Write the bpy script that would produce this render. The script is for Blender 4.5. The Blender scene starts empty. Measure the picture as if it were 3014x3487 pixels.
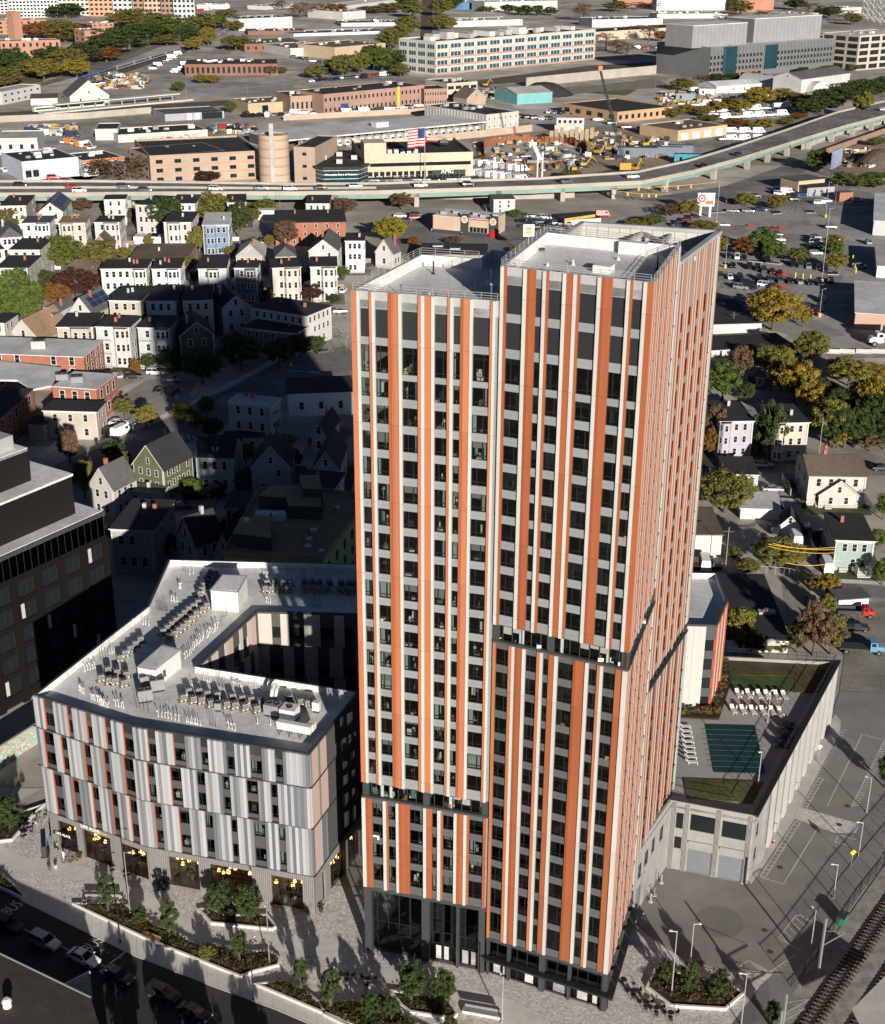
import bpy,math,random
from mathutils import Vector,Matrix
R=math.radians
D=bpy.data
SC=bpy.context.scene
COL=SC.collection
random.seed(11)
# ---------------------------------------------------------------- camera
FPX,TH,ROLL,CAMH=4740.0,R(23.32),R(0.31),125.0
PW,PH=3014.0,3487.0
FWD=Vector((0,math.cos(TH),-math.sin(TH)))
UP0=Vector((0,math.sin(TH),math.cos(TH)))
RT0=Vector((1,0,0))
RT=RT0*math.cos(ROLL)+UP0*math.sin(ROLL)
UP=UP0*math.cos(ROLL)-RT0*math.sin(ROLL)
cam_d=D.cameras.new('camera')
cam_d.sensor_fit='VERTICAL'
cam_d.angle=2*math.atan(PH/2/FPX)
cam_d.clip_start=1.0
cam_d.clip_end=20000.0
cam=D.objects.new('camera',cam_d)
COL.objects.link(cam)
M3=Matrix((RT,UP,-FWD)).transposed()
cam.matrix_world=Matrix.Translation((0,0,CAMH))@M3.to_4x4()
SC.camera=cam
# ---------------------------------------------------------------- sky, sun, exposure
SUN_EL,SUN_AZ=R(14.3),R(-73.2)
w=D.worlds.new('World');SC.world=w;w.use_nodes=True
nt=w.node_tree
sky=nt.nodes.new('ShaderNodeTexSky');sky.sky_type='NISHITA';sky.sun_disc=False
sky.sun_elevation=SUN_EL
sky.sun_rotation=R(90)-SUN_AZ
sky.air_density=0.3;sky.dust_density=0.1;sky.ozone_density=1.0
bg=nt.nodes['Background'];bg.inputs['Strength'].default_value=0.05
nt.links.new(sky.outputs[0],bg.inputs[0])
sun_d=D.lights.new('sun','SUN');sun_d.energy=5.0;sun_d.angle=R(0.5);sun_d.color=(1.0,0.93,0.84)
sun=D.objects.new('sun',sun_d);COL.objects.link(sun)
SDIR=Vector((math.cos(SUN_AZ)*math.cos(SUN_EL),math.sin(SUN_AZ)*math.cos(SUN_EL),math.sin(SUN_EL)))
sun.rotation_euler=SDIR.to_track_quat('Z','Y').to_euler()
sun.location=(60,-40,160)
vs=SC.view_settings
vs.view_transform='Standard';vs.look='None';vs.exposure=0.6;vs.gamma=1.0
try:vs.use_curve_mapping=False
except Exception:pass
SC.cycles.max_bounces=6;SC.cycles.diffuse_bounces=3;SC.cycles.glossy_bounces=3
SC.cycles.transparent_max_bounces=12;SC.cycles.caustics_reflective=False;SC.cycles.caustics_refractive=False
try:SC.cycles.use_denoising=True
except Exception:pass
# ---------------------------------------------------------------- surveying: a photo point at a known height -> plan position
def ray(x,y):
 return FWD*FPX+RT*(x-PW/2)-UP*(y-PH/2)
def G(x,y,z=0.0):
 d=ray(x,y);t=(z-CAMH)/d.z
 return Vector((d.x*t,d.y*t,z))
def ZH(x,y,p):
 d=ray(x,y);t=math.hypot(p[0],p[1])/math.hypot(d.x,d.y)
 return CAMH+d.z*t
def fr(ox,oy,s):
 return lambda x,y,z=0.0:G(ox+x/s,oy+y/s,z)
 # ---------------------------------------------------------------- materials
MATS={}
def mat(name,col,rough=0.8,var=0.12,scale=1.5,metal=0.0,bump=0.0,spec=0.3,emit=None,coord='Object',stretch=None,rnd=0.0,cell=0.0):
 if name in MATS:return MATS[name]
 m=D.materials.new(name);m.use_nodes=True
 n=m.node_tree.nodes;l=m.node_tree.links
 b=n['Principled BSDF']
 b.inputs['Roughness'].default_value=rough;b.inputs['Metallic'].default_value=metal
 b.inputs['Specular IOR Level'].default_value=spec
 c=(col[0],col[1],col[2],1)
 if var>0:
  tc=n.new('ShaderNodeTexCoord');src=tc.outputs['Object']
  if coord=='World':
   ge=n.new('ShaderNodeNewGeometry');src=ge.outputs['Position']
  if stretch:
   mp=n.new('ShaderNodeMapping');mp.inputs['Scale'].default_value=stretch
   l.new(src,mp.inputs[0]);src=mp.outputs[0]
  no=n.new('ShaderNodeTexNoise');no.inputs['Scale'].default_value=scale;no.inputs['Detail'].default_value=6;no.inputs['Roughness'].default_value=0.65
  l.new(src,no.inputs['Vector'])
  no2=n.new('ShaderNodeTexNoise');no2.inputs['Scale'].default_value=scale*0.13;no2.inputs['Detail'].default_value=3
  l.new(src,no2.inputs['Vector'])
  ad=n.new('ShaderNodeMath');ad.operation='ADD'
  l.new(no.outputs[0],ad.inputs[0]);l.new(no2.outputs[0],ad.inputs[1])
  mr=n.new('ShaderNodeMapRange');mr.inputs[1].default_value=0.7;mr.inputs[2].default_value=1.3
  mr.inputs[3].default_value=1-var;mr.inputs[4].default_value=1+var
  l.new(ad.outputs[0],mr.inputs[0])
  fac=mr.outputs[0]
  if cell>0:
   vo=n.new('ShaderNodeTexVoronoi');vo.inputs['Scale'].default_value=cell;l.new(src,vo.inputs['Vector'])
   sx=n.new('ShaderNodeSeparateColor');l.new(vo.outputs['Color'],sx.inputs[0])
   cr=n.new('ShaderNodeMapRange');cr.inputs[3].default_value=.78;cr.inputs[4].default_value=1.2;l.new(sx.outputs[0],cr.inputs[0])
   cm_=n.new('ShaderNodeMath');cm_.operation='MULTIPLY';l.new(fac,cm_.inputs[0]);l.new(cr.outputs[0],cm_.inputs[1]);fac=cm_.outputs[0]
  if rnd>0:
   oi=n.new('ShaderNodeObjectInfo');rr=n.new('ShaderNodeMapRange');rr.inputs[3].default_value=1-rnd;rr.inputs[4].default_value=1+rnd;l.new(oi.outputs['Random'],rr.inputs[0])
   mu=n.new('ShaderNodeMath');mu.operation='MULTIPLY';l.new(fac,mu.inputs[0]);l.new(rr.outputs[0],mu.inputs[1]);fac=mu.outputs[0]
  mx=n.new('ShaderNodeVectorMath');mx.operation='SCALE';mx.inputs[0].default_value=col[:3]
  l.new(fac,mx.inputs['Scale']);l.new(mx.outputs[0],b.inputs['Base Color'])
  if bump>0:
   bp=n.new('ShaderNodeBump');bp.inputs['Strength'].default_value=bump;bp.inputs['Distance'].default_value=0.05
   l.new(no.outputs[0],bp.inputs['Height']);l.new(bp.outputs[0],b.inputs['Normal'])
 else:
  b.inputs['Base Color'].default_value=c
 if emit:
  b.inputs['Emission Color'].default_value=(*emit[:3],1);b.inputs['Emission Strength'].default_value=emit[3]
 MATS[name]=m
 return m
def glass_mat(name,tint=(0.55,0.62,0.62),k=0.72):
 """see-through glazing: part clear, part mirror by viewing angle"""
 if name in MATS:return MATS[name]
 m=D.materials.new(name);m.use_nodes=True
 n=m.node_tree.nodes;l=m.node_tree.links
 n.remove(n['Principled BSDF'])
 tr=n.new('ShaderNodeBsdfTransparent');tr.inputs[0].default_value=(tint[0],tint[1],tint[2],1)
 gl=n.new('ShaderNodeBsdfGlossy');gl.inputs['Roughness'].default_value=0.02;gl.inputs[0].default_value=(0.8,0.85,0.88,1)
 fs=n.new('ShaderNodeFresnel');fs.inputs[0].default_value=1.55
 mx=n.new('ShaderNodeMixShader')
 l.new(fs.outputs[0],mx.inputs[0]);l.new(tr.outputs[0],mx.inputs[1]);l.new(gl.outputs[0],mx.inputs[2])
 l.new(mx.outputs[0],n['Material Output'].inputs[0])
 MATS[name]=m
 return m
def strip_mat(name,col,col2,period,axis=0,rough=0.85,frac=0.12,var=0.1):
 """fine board or rib relief too small to pick apart: darker joint lines"""
 if name in MATS:return MATS[name]
 m=mat(name,col,rough,var,1.2)
 n=m.node_tree.nodes;l=m.node_tree.links;b=n['Principled BSDF']
 tc=n.new('ShaderNodeTexCoord');sp=n.new('ShaderNodeSeparateXYZ');l.new(tc.outputs['Object'],sp.inputs[0])
 dv=n.new('ShaderNodeMath');dv.operation='DIVIDE';dv.inputs[1].default_value=period;l.new(sp.outputs[axis],dv.inputs[0])
 fc=n.new('ShaderNodeMath');fc.operation='FRACT';l.new(dv.outputs[0],fc.inputs[0])
 lt=n.new('ShaderNodeMath');lt.operation='LESS_THAN';lt.inputs[1].default_value=frac;l.new(fc.outputs[0],lt.inputs[0])
 mx=n.new('ShaderNodeMix');mx.data_type='RGBA';mx.inputs[7].default_value=(*col2,1)
 src=b.inputs['Base Color'].links[0].from_socket
 l.new(lt.outputs[0],mx.inputs[0]);l.new(src,mx.inputs[6]);l.new(mx.outputs[2],b.inputs['Base Color'])
 return m
 # ---------------------------------------------------------------- mesh helper
class MB:
 def __init__(s):s.v=[];s.f=[];s.m=[];s.mats=[];s.k=0
 def use(s,m):
  if m not in s.mats:s.mats.append(m)
  s.k=s.mats.index(m);return s
 def add(s,vs,fs):
  o=len(s.v);s.v+=[tuple(p)for p in vs]
  for f in fs:s.f.append([i+o for i in f]);s.m.append(s.k)
  return s
 def box(s,x0,x1,y0,y1,z0,z1):
  vs=[(x,y,z)for z in (z0,z1)for y in (y0,y1)for x in (x0,x1)]
  return s.add(vs,[(0,2,3,1),(4,5,7,6),(0,1,5,4),(2,6,7,3),(0,4,6,2),(1,3,7,5)])
 def obox(s,c,u,lu,lv,z0,z1):
  """box centred at c in plan, axis u (angle), half lengths lu, lv"""
  ca,sa=math.cos(u),math.sin(u)
  P=[(c[0]+a*lu*ca-b*lv*sa,c[1]+a*lu*sa+b*lv*ca)for a,b in ((-1,-1),(1,-1),(1,1),(-1,1))]
  return s.prism(P,z0,z1)
 def prism(s,poly,z0,z1,cap=True,bot=True):
  n=len(poly)
  a=sum(poly[i][0]*poly[(i+1)%n][1]-poly[(i+1)%n][0]*poly[i][1]for i in range(n))
  if a<0:poly=list(reversed(poly))
  vs=[(p[0],p[1],z0)for p in poly]+[(p[0],p[1],z1)for p in poly]
  fs=[(i,(i+1)%n,(i+1)%n+n,i+n)for i in range(n)]
  if cap:fs.append(tuple(range(n,2*n)))
  if bot:fs.append(tuple(reversed(range(n))))
  return s.add(vs,fs)
 def quad(s,a,b,c,d):return s.add([a,b,c,d],[(0,1,2,3)])
 def tube(s,a,b,r,r2=None,n=6,cap=True):
  a,b=Vector(a),Vector(b);r2=r if r2 is None else r2
  ax=(b-a).normalized();t=Vector((0,0,1))if abs(ax.z)<0.9 else Vector((1,0,0))
  e=ax.cross(t).normalized();f=ax.cross(e)
  vs=[]
  for p,q in ((a,r),(b,r2)):
   for i in range(n):
    th=2*math.pi*i/n;vs.append(p+e*math.cos(th)*q+f*math.sin(th)*q)
  fs=[(i,i+n,(i+1)%n+n,(i+1)%n)for i in range(n)]
  if cap:fs+=[tuple(range(n)),tuple(reversed(range(n,2*n)))]
  return s.add(vs,fs)
 def path(s,pts,r,n=5):
  for a,b in zip(pts,pts[1:]):s.tube(a,b,r,n=n)
  return s
 def lathe(s,prof,n=12,c=(0,0)):
  vs=[]
  for r,z in prof:
   for i in range(n):vs.append((c[0]+r*math.cos(2*math.pi*i/n),c[1]+r*math.sin(2*math.pi*i/n),z))
  fs=[]
  for k in range(len(prof)-1):
   for i in range(n):fs.append((k*n+i,k*n+(i+1)%n,(k+1)*n+(i+1)%n,(k+1)*n+i))
  fs.append(tuple(reversed(range(n))));fs.append(tuple(range((len(prof)-1)*n,len(prof)*n)))
  return s.add(vs,fs)
 def mesh(s,name):
  me=D.meshes.new(name);me.from_pydata(s.v,[],s.f)
  for m in s.mats:me.materials.append(m)
  if len(s.mats)>1:me.polygons.foreach_set('material_index',s.m)
  me.update();return me
 def obj(s,name,parent=None,loc=(0,0,0),rz=0.0):
  return mobj(name,s.mesh(name),parent,loc,rz)
def mobj(name,me,parent=None,loc=(0,0,0),rz=0.0,sc=None):
 o=D.objects.new(name,me);COL.objects.link(o)
 o.location=loc;o.rotation_euler=(0,0,rz)
 if sc is not None:o.scale=sc if hasattr(sc,'__len__')else (sc,sc,sc)
 if parent is not None:o.parent=parent
 return o
def tag(o,label=None,cat=None,group=None,kind=None):
 if label:o['label']=label
 if cat:o['category']=cat
 if group:o['group']=group
 if kind:o['kind']=kind
 return o
def thing(name,label,cat,loc=(0,0,0),rz=0.0,group=None):
 o=D.objects.new(name,None);COL.objects.link(o);o.empty_display_size=0.5
 o.location=loc;o.rotation_euler=(0,0,rz)
 return tag(o,label,cat,group)
def copy_tree(o,parent=None):
 c=o.copy();COL.objects.link(c);c.parent=parent
 for ch in list(o.children):copy_tree(ch,c)
 return c
def struct(o):o['kind']='structure';return o
def stuff(o):o['kind']='stuff';return o
def sheet(name,pts,z,m,thick=0.0):
 """flat patch of ground, optionally a raised slab"""
 b=MB().use(m)
 P=[(p[0],p[1])for p in pts]
 if thick>0:b.prism(P,z-thick,z)
 else:
  n=len(P);a=sum(P[i][0]*P[(i+1)%n][1]-P[(i+1)%n][0]*P[i][1]for i in range(n))
  if a<0:P=P[::-1]
  b.add([(p[0],p[1],z)for p in P],[tuple(range(n))])
 return struct(b.obj(name))
def ang(a,b):return math.atan2(b[1]-a[1],b[0]-a[0])
def lerp(a,b,t):return a+(b-a)*t
def V2(p):return Vector((p[0],p[1]))
ORD=['first','second','third','fourth','fifth','sixth','seventh','eighth','ninth','tenth','eleventh','twelfth','thirteenth','fourteenth','fifteenth','sixteenth','seventeenth','eighteenth','nineteenth','twentieth','twenty-first','twenty-second','twenty-third','twenty-fourth','twenty-fifth','twenty-sixth','twenty-seventh','twenty-eighth']
# ---------------------------------------------------------------- common materials
m_asphalt=mat('asphalt',(0.175,0.17,0.163),0.9,0.28,0.35,coord='World',bump=0.2,cell=.09)
m_ground=mat('town_ground',(0.37,0.34,0.30),0.95,0.5,0.06,coord='World',bump=0.2,cell=.03)
m_lotasph=mat('lot_asphalt',(0.29,0.28,0.265),0.9,0.25,0.25,coord='World',cell=.05)
m_concrete=mat('concrete',(0.46,0.44,0.41),0.85,0.18,0.6,coord='World')
m_walk=mat('sidewalk_concrete',(0.55,0.53,0.50),0.85,0.15,0.8,coord='World')
m_paint=mat('road_paint',(0.55,0.54,0.50),0.8,0.25,2.0,coord='World')
m_white=mat('white_paint',(0.60,0.585,0.555),0.6,0.06,0.8)
m_memb=strip_mat('white_roof_membrane',(0.58,0.58,0.57),(0.40,0.40,0.39),2.6,0,0.55,0.018,0.24)
m_black=mat('black_metal',(0.018,0.019,0.02),0.45,0.1,3)
m_dgrey=mat('charcoal_metal',(0.045,0.048,0.05),0.5,0.12,2)
m_mgrey=mat('mid_grey_metal',(0.22,0.22,0.22),0.5,0.1,2)
m_lgrey=mat('galvanised_metal',(0.42,0.42,0.41),0.45,0.12,2,metal=0.3)
m_glassd=mat('dark_window_glass',(0.012,0.016,0.018),0.06,0,spec=0.6)
m_glass=glass_mat('clear_glazing')
m_soil=mat('planting_soil',(0.035,0.026,0.018),0.95,0.4,3,coord='World',bump=0.4)
m_roofblk=mat('black_roofing',(0.032,0.032,0.034),0.85,0.35,0.35,coord='World')
m_brick=mat('red_brick',(0.30,0.12,0.075),0.9,0.2,3.0)
# ---------------------------------------------------------------- base ground
gb=MB().use(m_ground)
gb.add([(-4000,-300,-0.06),(4000,-300,-0.06),(4000,9000,-0.06),(-4000,9000,-0.06)],[(0,1,2,3)])
struct(gb.obj('ground'))
# ================================================================ the orange and white tower
P0,P1,P2,P3,P4=Vector((-9.8,144.74)),Vector((5.8,140.35)),Vector((20.5,133.7)),Vector((25.7,150.3)),Vector((33.2,166.7))
P5,P6,P7,P8=Vector((16.9,171.5)),Vector((12.2,158.5)),Vector((4.3,161.5)),Vector((-2.76,161.64))
m_or1=mat('orange_panel_light',(0.375,0.13,0.062),0.5,0.10,0.8,stretch=(3,3,.12),rnd=.07)
m_or2=mat('orange_panel_deep',(0.28,0.086,0.036),0.5,0.10,0.8,stretch=(3,3,.12),rnd=.07)
m_cream=mat('cream_panel',(0.44,0.425,0.39),0.5,0.08,0.8,stretch=(3,3,.12),rnd=.05)
m_spl=mat('light_spandrel',(0.215,0.228,0.228),0.5,0.08,0.8,rnd=.06)
m_spd=mat('dark_spandrel',(0.09,0.092,0.093),0.5,0.08,0.8,rnd=.06)
m_louv=strip_mat('louvre_slats',(0.026,0.028,0.031),(0.009,0.009,0.01),0.16,0,0.5,0.4)
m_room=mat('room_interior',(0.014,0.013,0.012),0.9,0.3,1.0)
m_core=mat('room_wall_dark',(0.028,0.027,0.025),0.9,0.2,0.5)  # near black walls: the dimness of the rooms is put into the colour
m_curt=strip_mat('curtain_cloth',(0.40,0.45,0.41),(0.25,0.29,0.27),0.22,0,0.9,0.35)
m_blind=mat('roller_blind',(.26,.25,.23),.9,.1)
m_furn=[mat('furniture_white',(0.6,0.58,0.54),0.7,0.1),mat('furniture_wood',(0.22,0.12,0.06),0.7,0.2),mat('furniture_dark',(0.03,0.03,0.035),0.7,0.2),mat('furniture_sage',(0.2,0.26,0.22),0.8,0.1),mat('furniture_lamp',(0.72,0.66,0.5),0.7,0.1)]
tower=thing('apartment_tower','tall apartment tower striped with orange and cream vertical panels','tower',(P1.x,P1.y,0))
def rel(p,z=0.0):return (p[0]-P1.x,p[1]-P1.y,z)
WIN_MESH={}
def window_meshes(w_,h_,key=0):
 k=(round(w_,2),round(h_,2),key)
 if k in WIN_MESH:return WIN_MESH[k]
 fm=MB().use(m_black)
 t=0.07
 fm.box(0,t,0.06,0.17,0,h_);fm.box(w_-t,w_,0.06,0.17,0,h_)
 fm.box(t,w_-t,0.06,0.17,0,t);fm.box(t,w_-t,0.06,0.17,h_-t,h_)
 if w_>0.9:
  mx=w_*(0.34 if key%2==0 else 0.66)
  fm.box(mx-0.035,mx+0.035,0.07,0.16,t,h_-t)
  fm.box(t,mx-0.036,0.075,0.155,0.42,0.48);fm.box(mx+0.036,w_-t,0.075,0.155,0.42,0.48)
 else:
  fm.box(t,w_-t,0.075,0.155,0.42,0.48)
 pm=MB().use(m_glass).quad((t,0.12,t),(w_-t,0.12,t),(w_-t,0.12,h_-t),(t,0.12,h_-t))
 WIN_MESH[k]=(fm.mesh('window'),pm.mesh('pane'))
 return WIN_MESH[k]
furn=MB()
rng=random.Random(5)
def facade(A,B,segs,rows,z0,z1,sp_mat,style,cut,louv=(),parts=True,proud=1.0):
 """segs: (kind, s0, s1) along A->B; rows: (zbottom, ztop) windows; fins run z0..z1 and are jointed at cut heights"""
 a=ang(A,B);u=(B-A).normalized()
 n_in=Vector((-u.y,u.x))
 cuts=[z0]+[c for c in cut if z0+0.5<c<z1-0.5]+[z1]
 for kind,s0,s1 in segs:
  o=A+u*s0
  w_=s1-s0
  if kind in ('w','o','O','d','g'):
   dep={'w':-0.25,'o':-0.19,'O':-0.15,'d':-0.07,'g':0.1}[kind]*proud
   m_={'w':m_cream,'o':style[0],'O':style[1],'d':style[2],'g':m_spl}[kind]
   nm={'w':'cream_panel','g':'seam_panel'}.get(kind,'orange_panel')
   for c0,c1 in zip(cuts,cuts[1:]):
    b=MB().use(m_)
    b.box(0,w_-0.004,dep,0.3,0.0,c1-c0-0.025)
    if kind=='O' and w_>0.8:
     for q in range(3):b.box(0.06+q*0.12,0.10+q*0.12,dep-0.05,dep,0,c1-c0-0.03)
    b.obj(nm,tower,rel(o,c0),a)
  elif kind in ('W',):
   zs=sorted(rows)
   prev=z0
   for (b0,b1)in zs+[(z1,z1)]:
    if b0-prev>0.05:
     sm=MB().use(sp_mat)
     hgt=b0-prev
     if hgt>0.7:
      sm.box(0,w_,0.0,0.25,0.0,hgt*0.5-0.012);sm.box(0,w_,0.004,0.25,hgt*0.5+0.012,hgt)
      sm.box(0,w_,0.03,0.24,hgt*0.5-0.012,hgt*0.5+0.012)
     else:sm.box(0,w_,0.0,0.25,0.0,hgt)
     sm.obj('spandrel',tower,rel(o,prev),a)
    if b1>b0:
     if any(abs(b0-lz)<0.1 for lz in louv):
      MB().use(m_louv).box(0.01,w_-0.01,0.08,0.2,0,b1-b0).obj('louvre',tower,rel(o,b0),a)
     else:
      key=rng.randint(0,1)
      fm,pm=window_meshes(w_,b1-b0,key)
      wo=mobj('window',fm,tower,rel(o,b0),a)
      mobj('pane',pm,wo)
      interior(o,u,n_in,w_,b0,b1)
    prev=b1
def interior(o,u,n,w_,z0,z1):
 def loc(s,d):return (o.x+u.x*s+n.x*d-P1.x,o.y+u.y*s+n.y*d-P1.y)
 a=math.atan2(u.y,u.x)
 r=rng.random()
 if r<0.02:
  furn.use(m_curt);furn.obox(loc(w_/2,0.33),a,w_/2-0.08,0.03,z0+0.05,z1-0.05)
 elif r<0.32:
  furn.use(m_curt)
  cw=w_*rng.uniform(0.1,0.22)
  furn.obox(loc(cw if rng.random()<0.6 else w_-cw,0.36),a,cw*0.8,0.04,z0-0.2,z1)
 if rng.random()<.22:
  furn.use(m_blind);furn.obox(loc(w_/2,.22),a,w_/2-.09,.012,z1-(z1-z0)*rng.uniform(.15,.6),z1-.08)
 for _ in range(rng.choice((0,1,2,2,3,4))):
  k=rng.random();furn.use(rng.choice(m_furn))
  s=rng.uniform(0.15,w_-0.15);d=rng.uniform(0.4,1.6);zf=z0-0.38
  if k<0.3:furn.obox(loc(s,d),a+rng.uniform(-.5,.5),rng.uniform(.2,.5),rng.uniform(.2,.4),zf,zf+rng.uniform(.4,.8))
  elif k<0.55:
   c=loc(s,d);furn.lathe([(0.03,zf),(0.03,zf+1.2),(0.22,zf+1.2),(0.13,zf+1.5)],8,c)
  elif k<0.8:
   c=loc(s,d);furn.obox(c,a+rng.uniform(-1,1),0.25,0.25,zf+0.4,zf+0.48);furn.obox(c,a+rng.uniform(-1,1),0.05,0.25,zf+0.48,zf+1.0)
   furn.obox(c,a,0.04,0.04,zf,zf+0.4)
  else:
   furn.obox(loc(s,d),a,rng.uniform(.15,.3),.05,zf+.5,zf+rng.uniform(1.1,1.9))
   # --- segment tables (metres along the face, surveyed)
def S(str_,xs):return [(k,xs[i],xs[i+1])for i,k in enumerate(str_)]
LU=S('owWowWdOwWowOwWowWdOwWowg',[0.0,0.63,0.96,1.98,2.31,2.64,4.05,4.4,5.27,5.62,7.4,7.76,8.13,8.9,9.23,10.64,10.95,11.29,12.03,12.35,13.07,13.4,15.24,15.53,15.82,16.12])
RU=S('woWwOWwoWwOwoWwOWwoWwO',[0.09,0.46,0.74,2.56,2.96,3.93,4.69,5.05,5.32,6.82,7.18,7.94,8.34,8.63,10.48,10.87,12.02,13.49,13.84,14.11,15.2,15.57,16.13])
RL=S('oWowOwWowWOwWOdwWowWOdw',[0.11,0.44,2.05,2.45,2.8,3.73,4.1,5.48,5.87,6.19,6.9,7.3,7.7,9.83,10.85,11.25,11.63,12.63,12.98,13.31,14.75,15.3,15.6,16.13])
RL=[('o',.11,.44),('W',.44,2.05),('o',2.05,2.45),('w',2.45,2.8),('O',2.8,3.73),('w',3.73,4.1),('W',4.1,5.48),('o',5.48,5.87),('w',5.87,6.19),('W',6.19,6.9),('O',6.9,7.6),('w',7.6,7.99),('W',7.99,9.83),('O',9.83,10.9),('d',10.9,11.25),('w',11.25,11.63),('W',11.63,12.63),('o',12.63,12.98),('w',12.98,13.31),('W',13.31,14.75),('O',14.75,15.3),('d',15.3,15.58),('w',15.58,16.13)]
LL=[('w',0,.47),('O',.47,1.34),('W',1.34,2.75),('w',2.75,3.14),('d',3.14,3.42),('W',3.42,4.44),('w',4.44,4.78),('O',4.78,5.9),('d',5.9,6.2),('W',6.2,7.97),('w',7.97,8.34),('O',8.34,9.08),('W',9.08,9.78),('w',9.78,10.18),('d',10.18,10.46),('W',10.46,11.87),('w',11.87,12.24),('O',12.24,13.11),('w',13.11,13.48),('d',13.48,13.79),('W',13.79,15.58),('o',15.58,15.87),('g',15.87,16.12)]
H_=2.1
rows_LU=[(29.82-H_+3.05*k,29.82+3.05*k)for k in range(17)]+[(79.3,82.34),(83.2,86.3)]
rows_RU=[(54.12-H_+3.06*k,54.12+3.06*k)for k in range(9)]+[(79.4,82.2),(83.2,86.05),(86.98,90.0)]
rows_RL=[(7.2,10.2),(11.05,13.95)]+[(17.18-H_+3.05*k,17.18+3.05*k)for k in range(11)]
rows_LL=[(11.7,14.28)]+[(17.32-2.05+3.045*k,17.32+3.045*k)for k in range(3)]
c_up=[27.7+9.15*k for k in range(8)]
facade(P0,P1,LU,rows_LU,26.38,88.2,m_spl,(m_or1,m_or1,m_or2),c_up,louv=(83.2,))
facade(P1,P2,RU,rows_RU,50.77,91.9,m_spl,(m_or2,m_or2,m_or2),[52+9.18*k for k in range(5)],louv=(83.2,86.98))
facade(P1,P2,RL,rows_RL,6.15,48.45,m_spd,(m_or1,m_or2,m_or2),[15+9.15*k for k in range(4)])
facade(P0,P1,LL,rows_LL,10.5,24.1,m_spd,(m_or2,m_or2,m_or2),[15.0,18.0,21.2])
# --- side faces: narrow fins seen almost edge on
def side_pattern(L,seed):
 q=random.Random(seed);s=0.0;out=[]
 while s<L-2.2:
  for k,w0 in (('o',.35),('w',.34),(q.choice('oO'),q.uniform(.6,1.0)),('w',.34),('o',.35),('W',q.choice((0.9,1.1,1.4)))):
   out.append((k,s,min(s+w0,L)));s+=w0
   if s>=L:break
 if s<L:out.append(('w',s,L-0.45 if L-s>0.9 else L));
 if L-s>0.9:out.append(('o',L-0.45,L))
 return [x for x in out if x[2]-x[1]>0.1]
def stuff_facade(A,B,segs,rows,z0,z1,sp_mat,style):
 """side bays: fins as parts, the windows between them joined"""
 facade(A,B,[x for x in segs if x[0]!='W'],[],z0,z1,sp_mat,style,[],proud=0.35)
 a=ang(A,B);u=(B-A).normalized();b1=MB();b2=MB();n_in=Vector((-u.y,u.x))
 for k,s0,s1 in segs:
  if k!='W':continue
  prev=z0
  for r0,r1 in sorted(rows)+[(z1,z1)]:
   if r0>prev:b1.use(sp_mat).box(s0,s1,0,0.25,prev,r0)
   if r1>r0:
    b1.use(m_black);t=.07
    b1.box(s0,s0+t,.06,.17,r0,r1);b1.box(s1-t,s1,.06,.17,r0,r1);b1.box(s0+t,s1-t,.06,.17,r0,r0+t);b1.box(s0+t,s1-t,.06,.17,r1-t,r1)
    b1.use(m_glass).quad((s0+t,.12,r0+t),(s1-t,.12,r0+t),(s1-t,.12,r1-t),(s0+t,.12,r1-t))
    b1.use(m_spl).box(s0+0.05,s1-.05,-0.1,-0.01,r0-0.12,r0-0.04)
    if rng.random()<.3:interior(A+u*s0,u,n_in,s1-s0,r0,r1)
   prev=r1
 stuff(b1.obj('side_windows',tower,rel(A),a))
LS,LB=(P3-P2).length,(P4-P3).length
rows_sideU=[(54.12-H_+3.06*k,54.12+3.06*k)for k in range(9)]+[(79.4,82.2),(83.2,86.05),(86.98,90.0)]
stuff_facade(P2,P3,side_pattern(LS,3),rows_sideU,50.77,91.9,m_spl,(m_or1,m_or2,m_or2))
stuff_facade(P2,P3,side_pattern(LS,4),[(7.2,10.2),(11.05,13.95)]+[(17.18-H_+3.05*k,17.18+3.05*k)for k in range(11)],6.15,48.45,m_spd,(m_or1,m_or2,m_or2))
stuff_facade(P3,P4,side_pattern(LB,9),[(40.9-H_+3.05*k,40.9+3.05*k)for k in range(15)],37.5,90.0,m_spl,(m_or1,m_or2,m_or2))
stuff_facade(P3,P4,side_pattern(LB,12),[(14.1-H_+3.05*k,14.1+3.05*k)for k in range(7)],10.6,35.8,m_spd,(m_or1,m_or2,m_or2))
# --- belts: recessed dark glass storeys
def belt(A,B,z0,z1,n,posts):
 a=ang(A,B);L=(B-A).length
 g_=MB().use(m_dgrey);
 g_.box(0,L,-0.12,0.5,z0,z0+0.28)
 g_.box(0,L,0.0,0.5,z1-0.1,z1)
 for p in posts:g_.box(p,p+0.8,0.02,0.5,z0+0.28,z1-0.1)
 for i in range(n+1):
  x=L*i/n;g_.box(max(0,x-.03),min(L,x+.03),0.25,0.45,z0+0.28,z1-0.1)
 g_.obj('belt_frame',tower,rel(A),a)
 for i in range(n):
  MB().use(m_glass).quad((L*i/n+.03,.35,z0+.28),(L*(i+1)/n-.03,.35,z0+.28),(L*(i+1)/n-.03,.35,z1-.1),(L*i/n+.03,.35,z1-.1)).obj('belt_pane',tower,rel(A),a)
 u=(B-A).normalized();n_in=Vector((-u.y,u.x))
 for i in range(n):
  interior(A+u*(L*i/n),u,n_in,L/n,z0+.4,z1)
belt(P1,P2,48.45,50.77,14,(0.0,6.6,15.3))
belt(P0,P1,24.1,26.38,14,(0.1,7.9,15.3))
belt(P2,P3,48.45,50.77,12,(0.0,16.5))
belt(P3,P4,35.8,37.5,12,(0.0,17.2))
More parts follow.
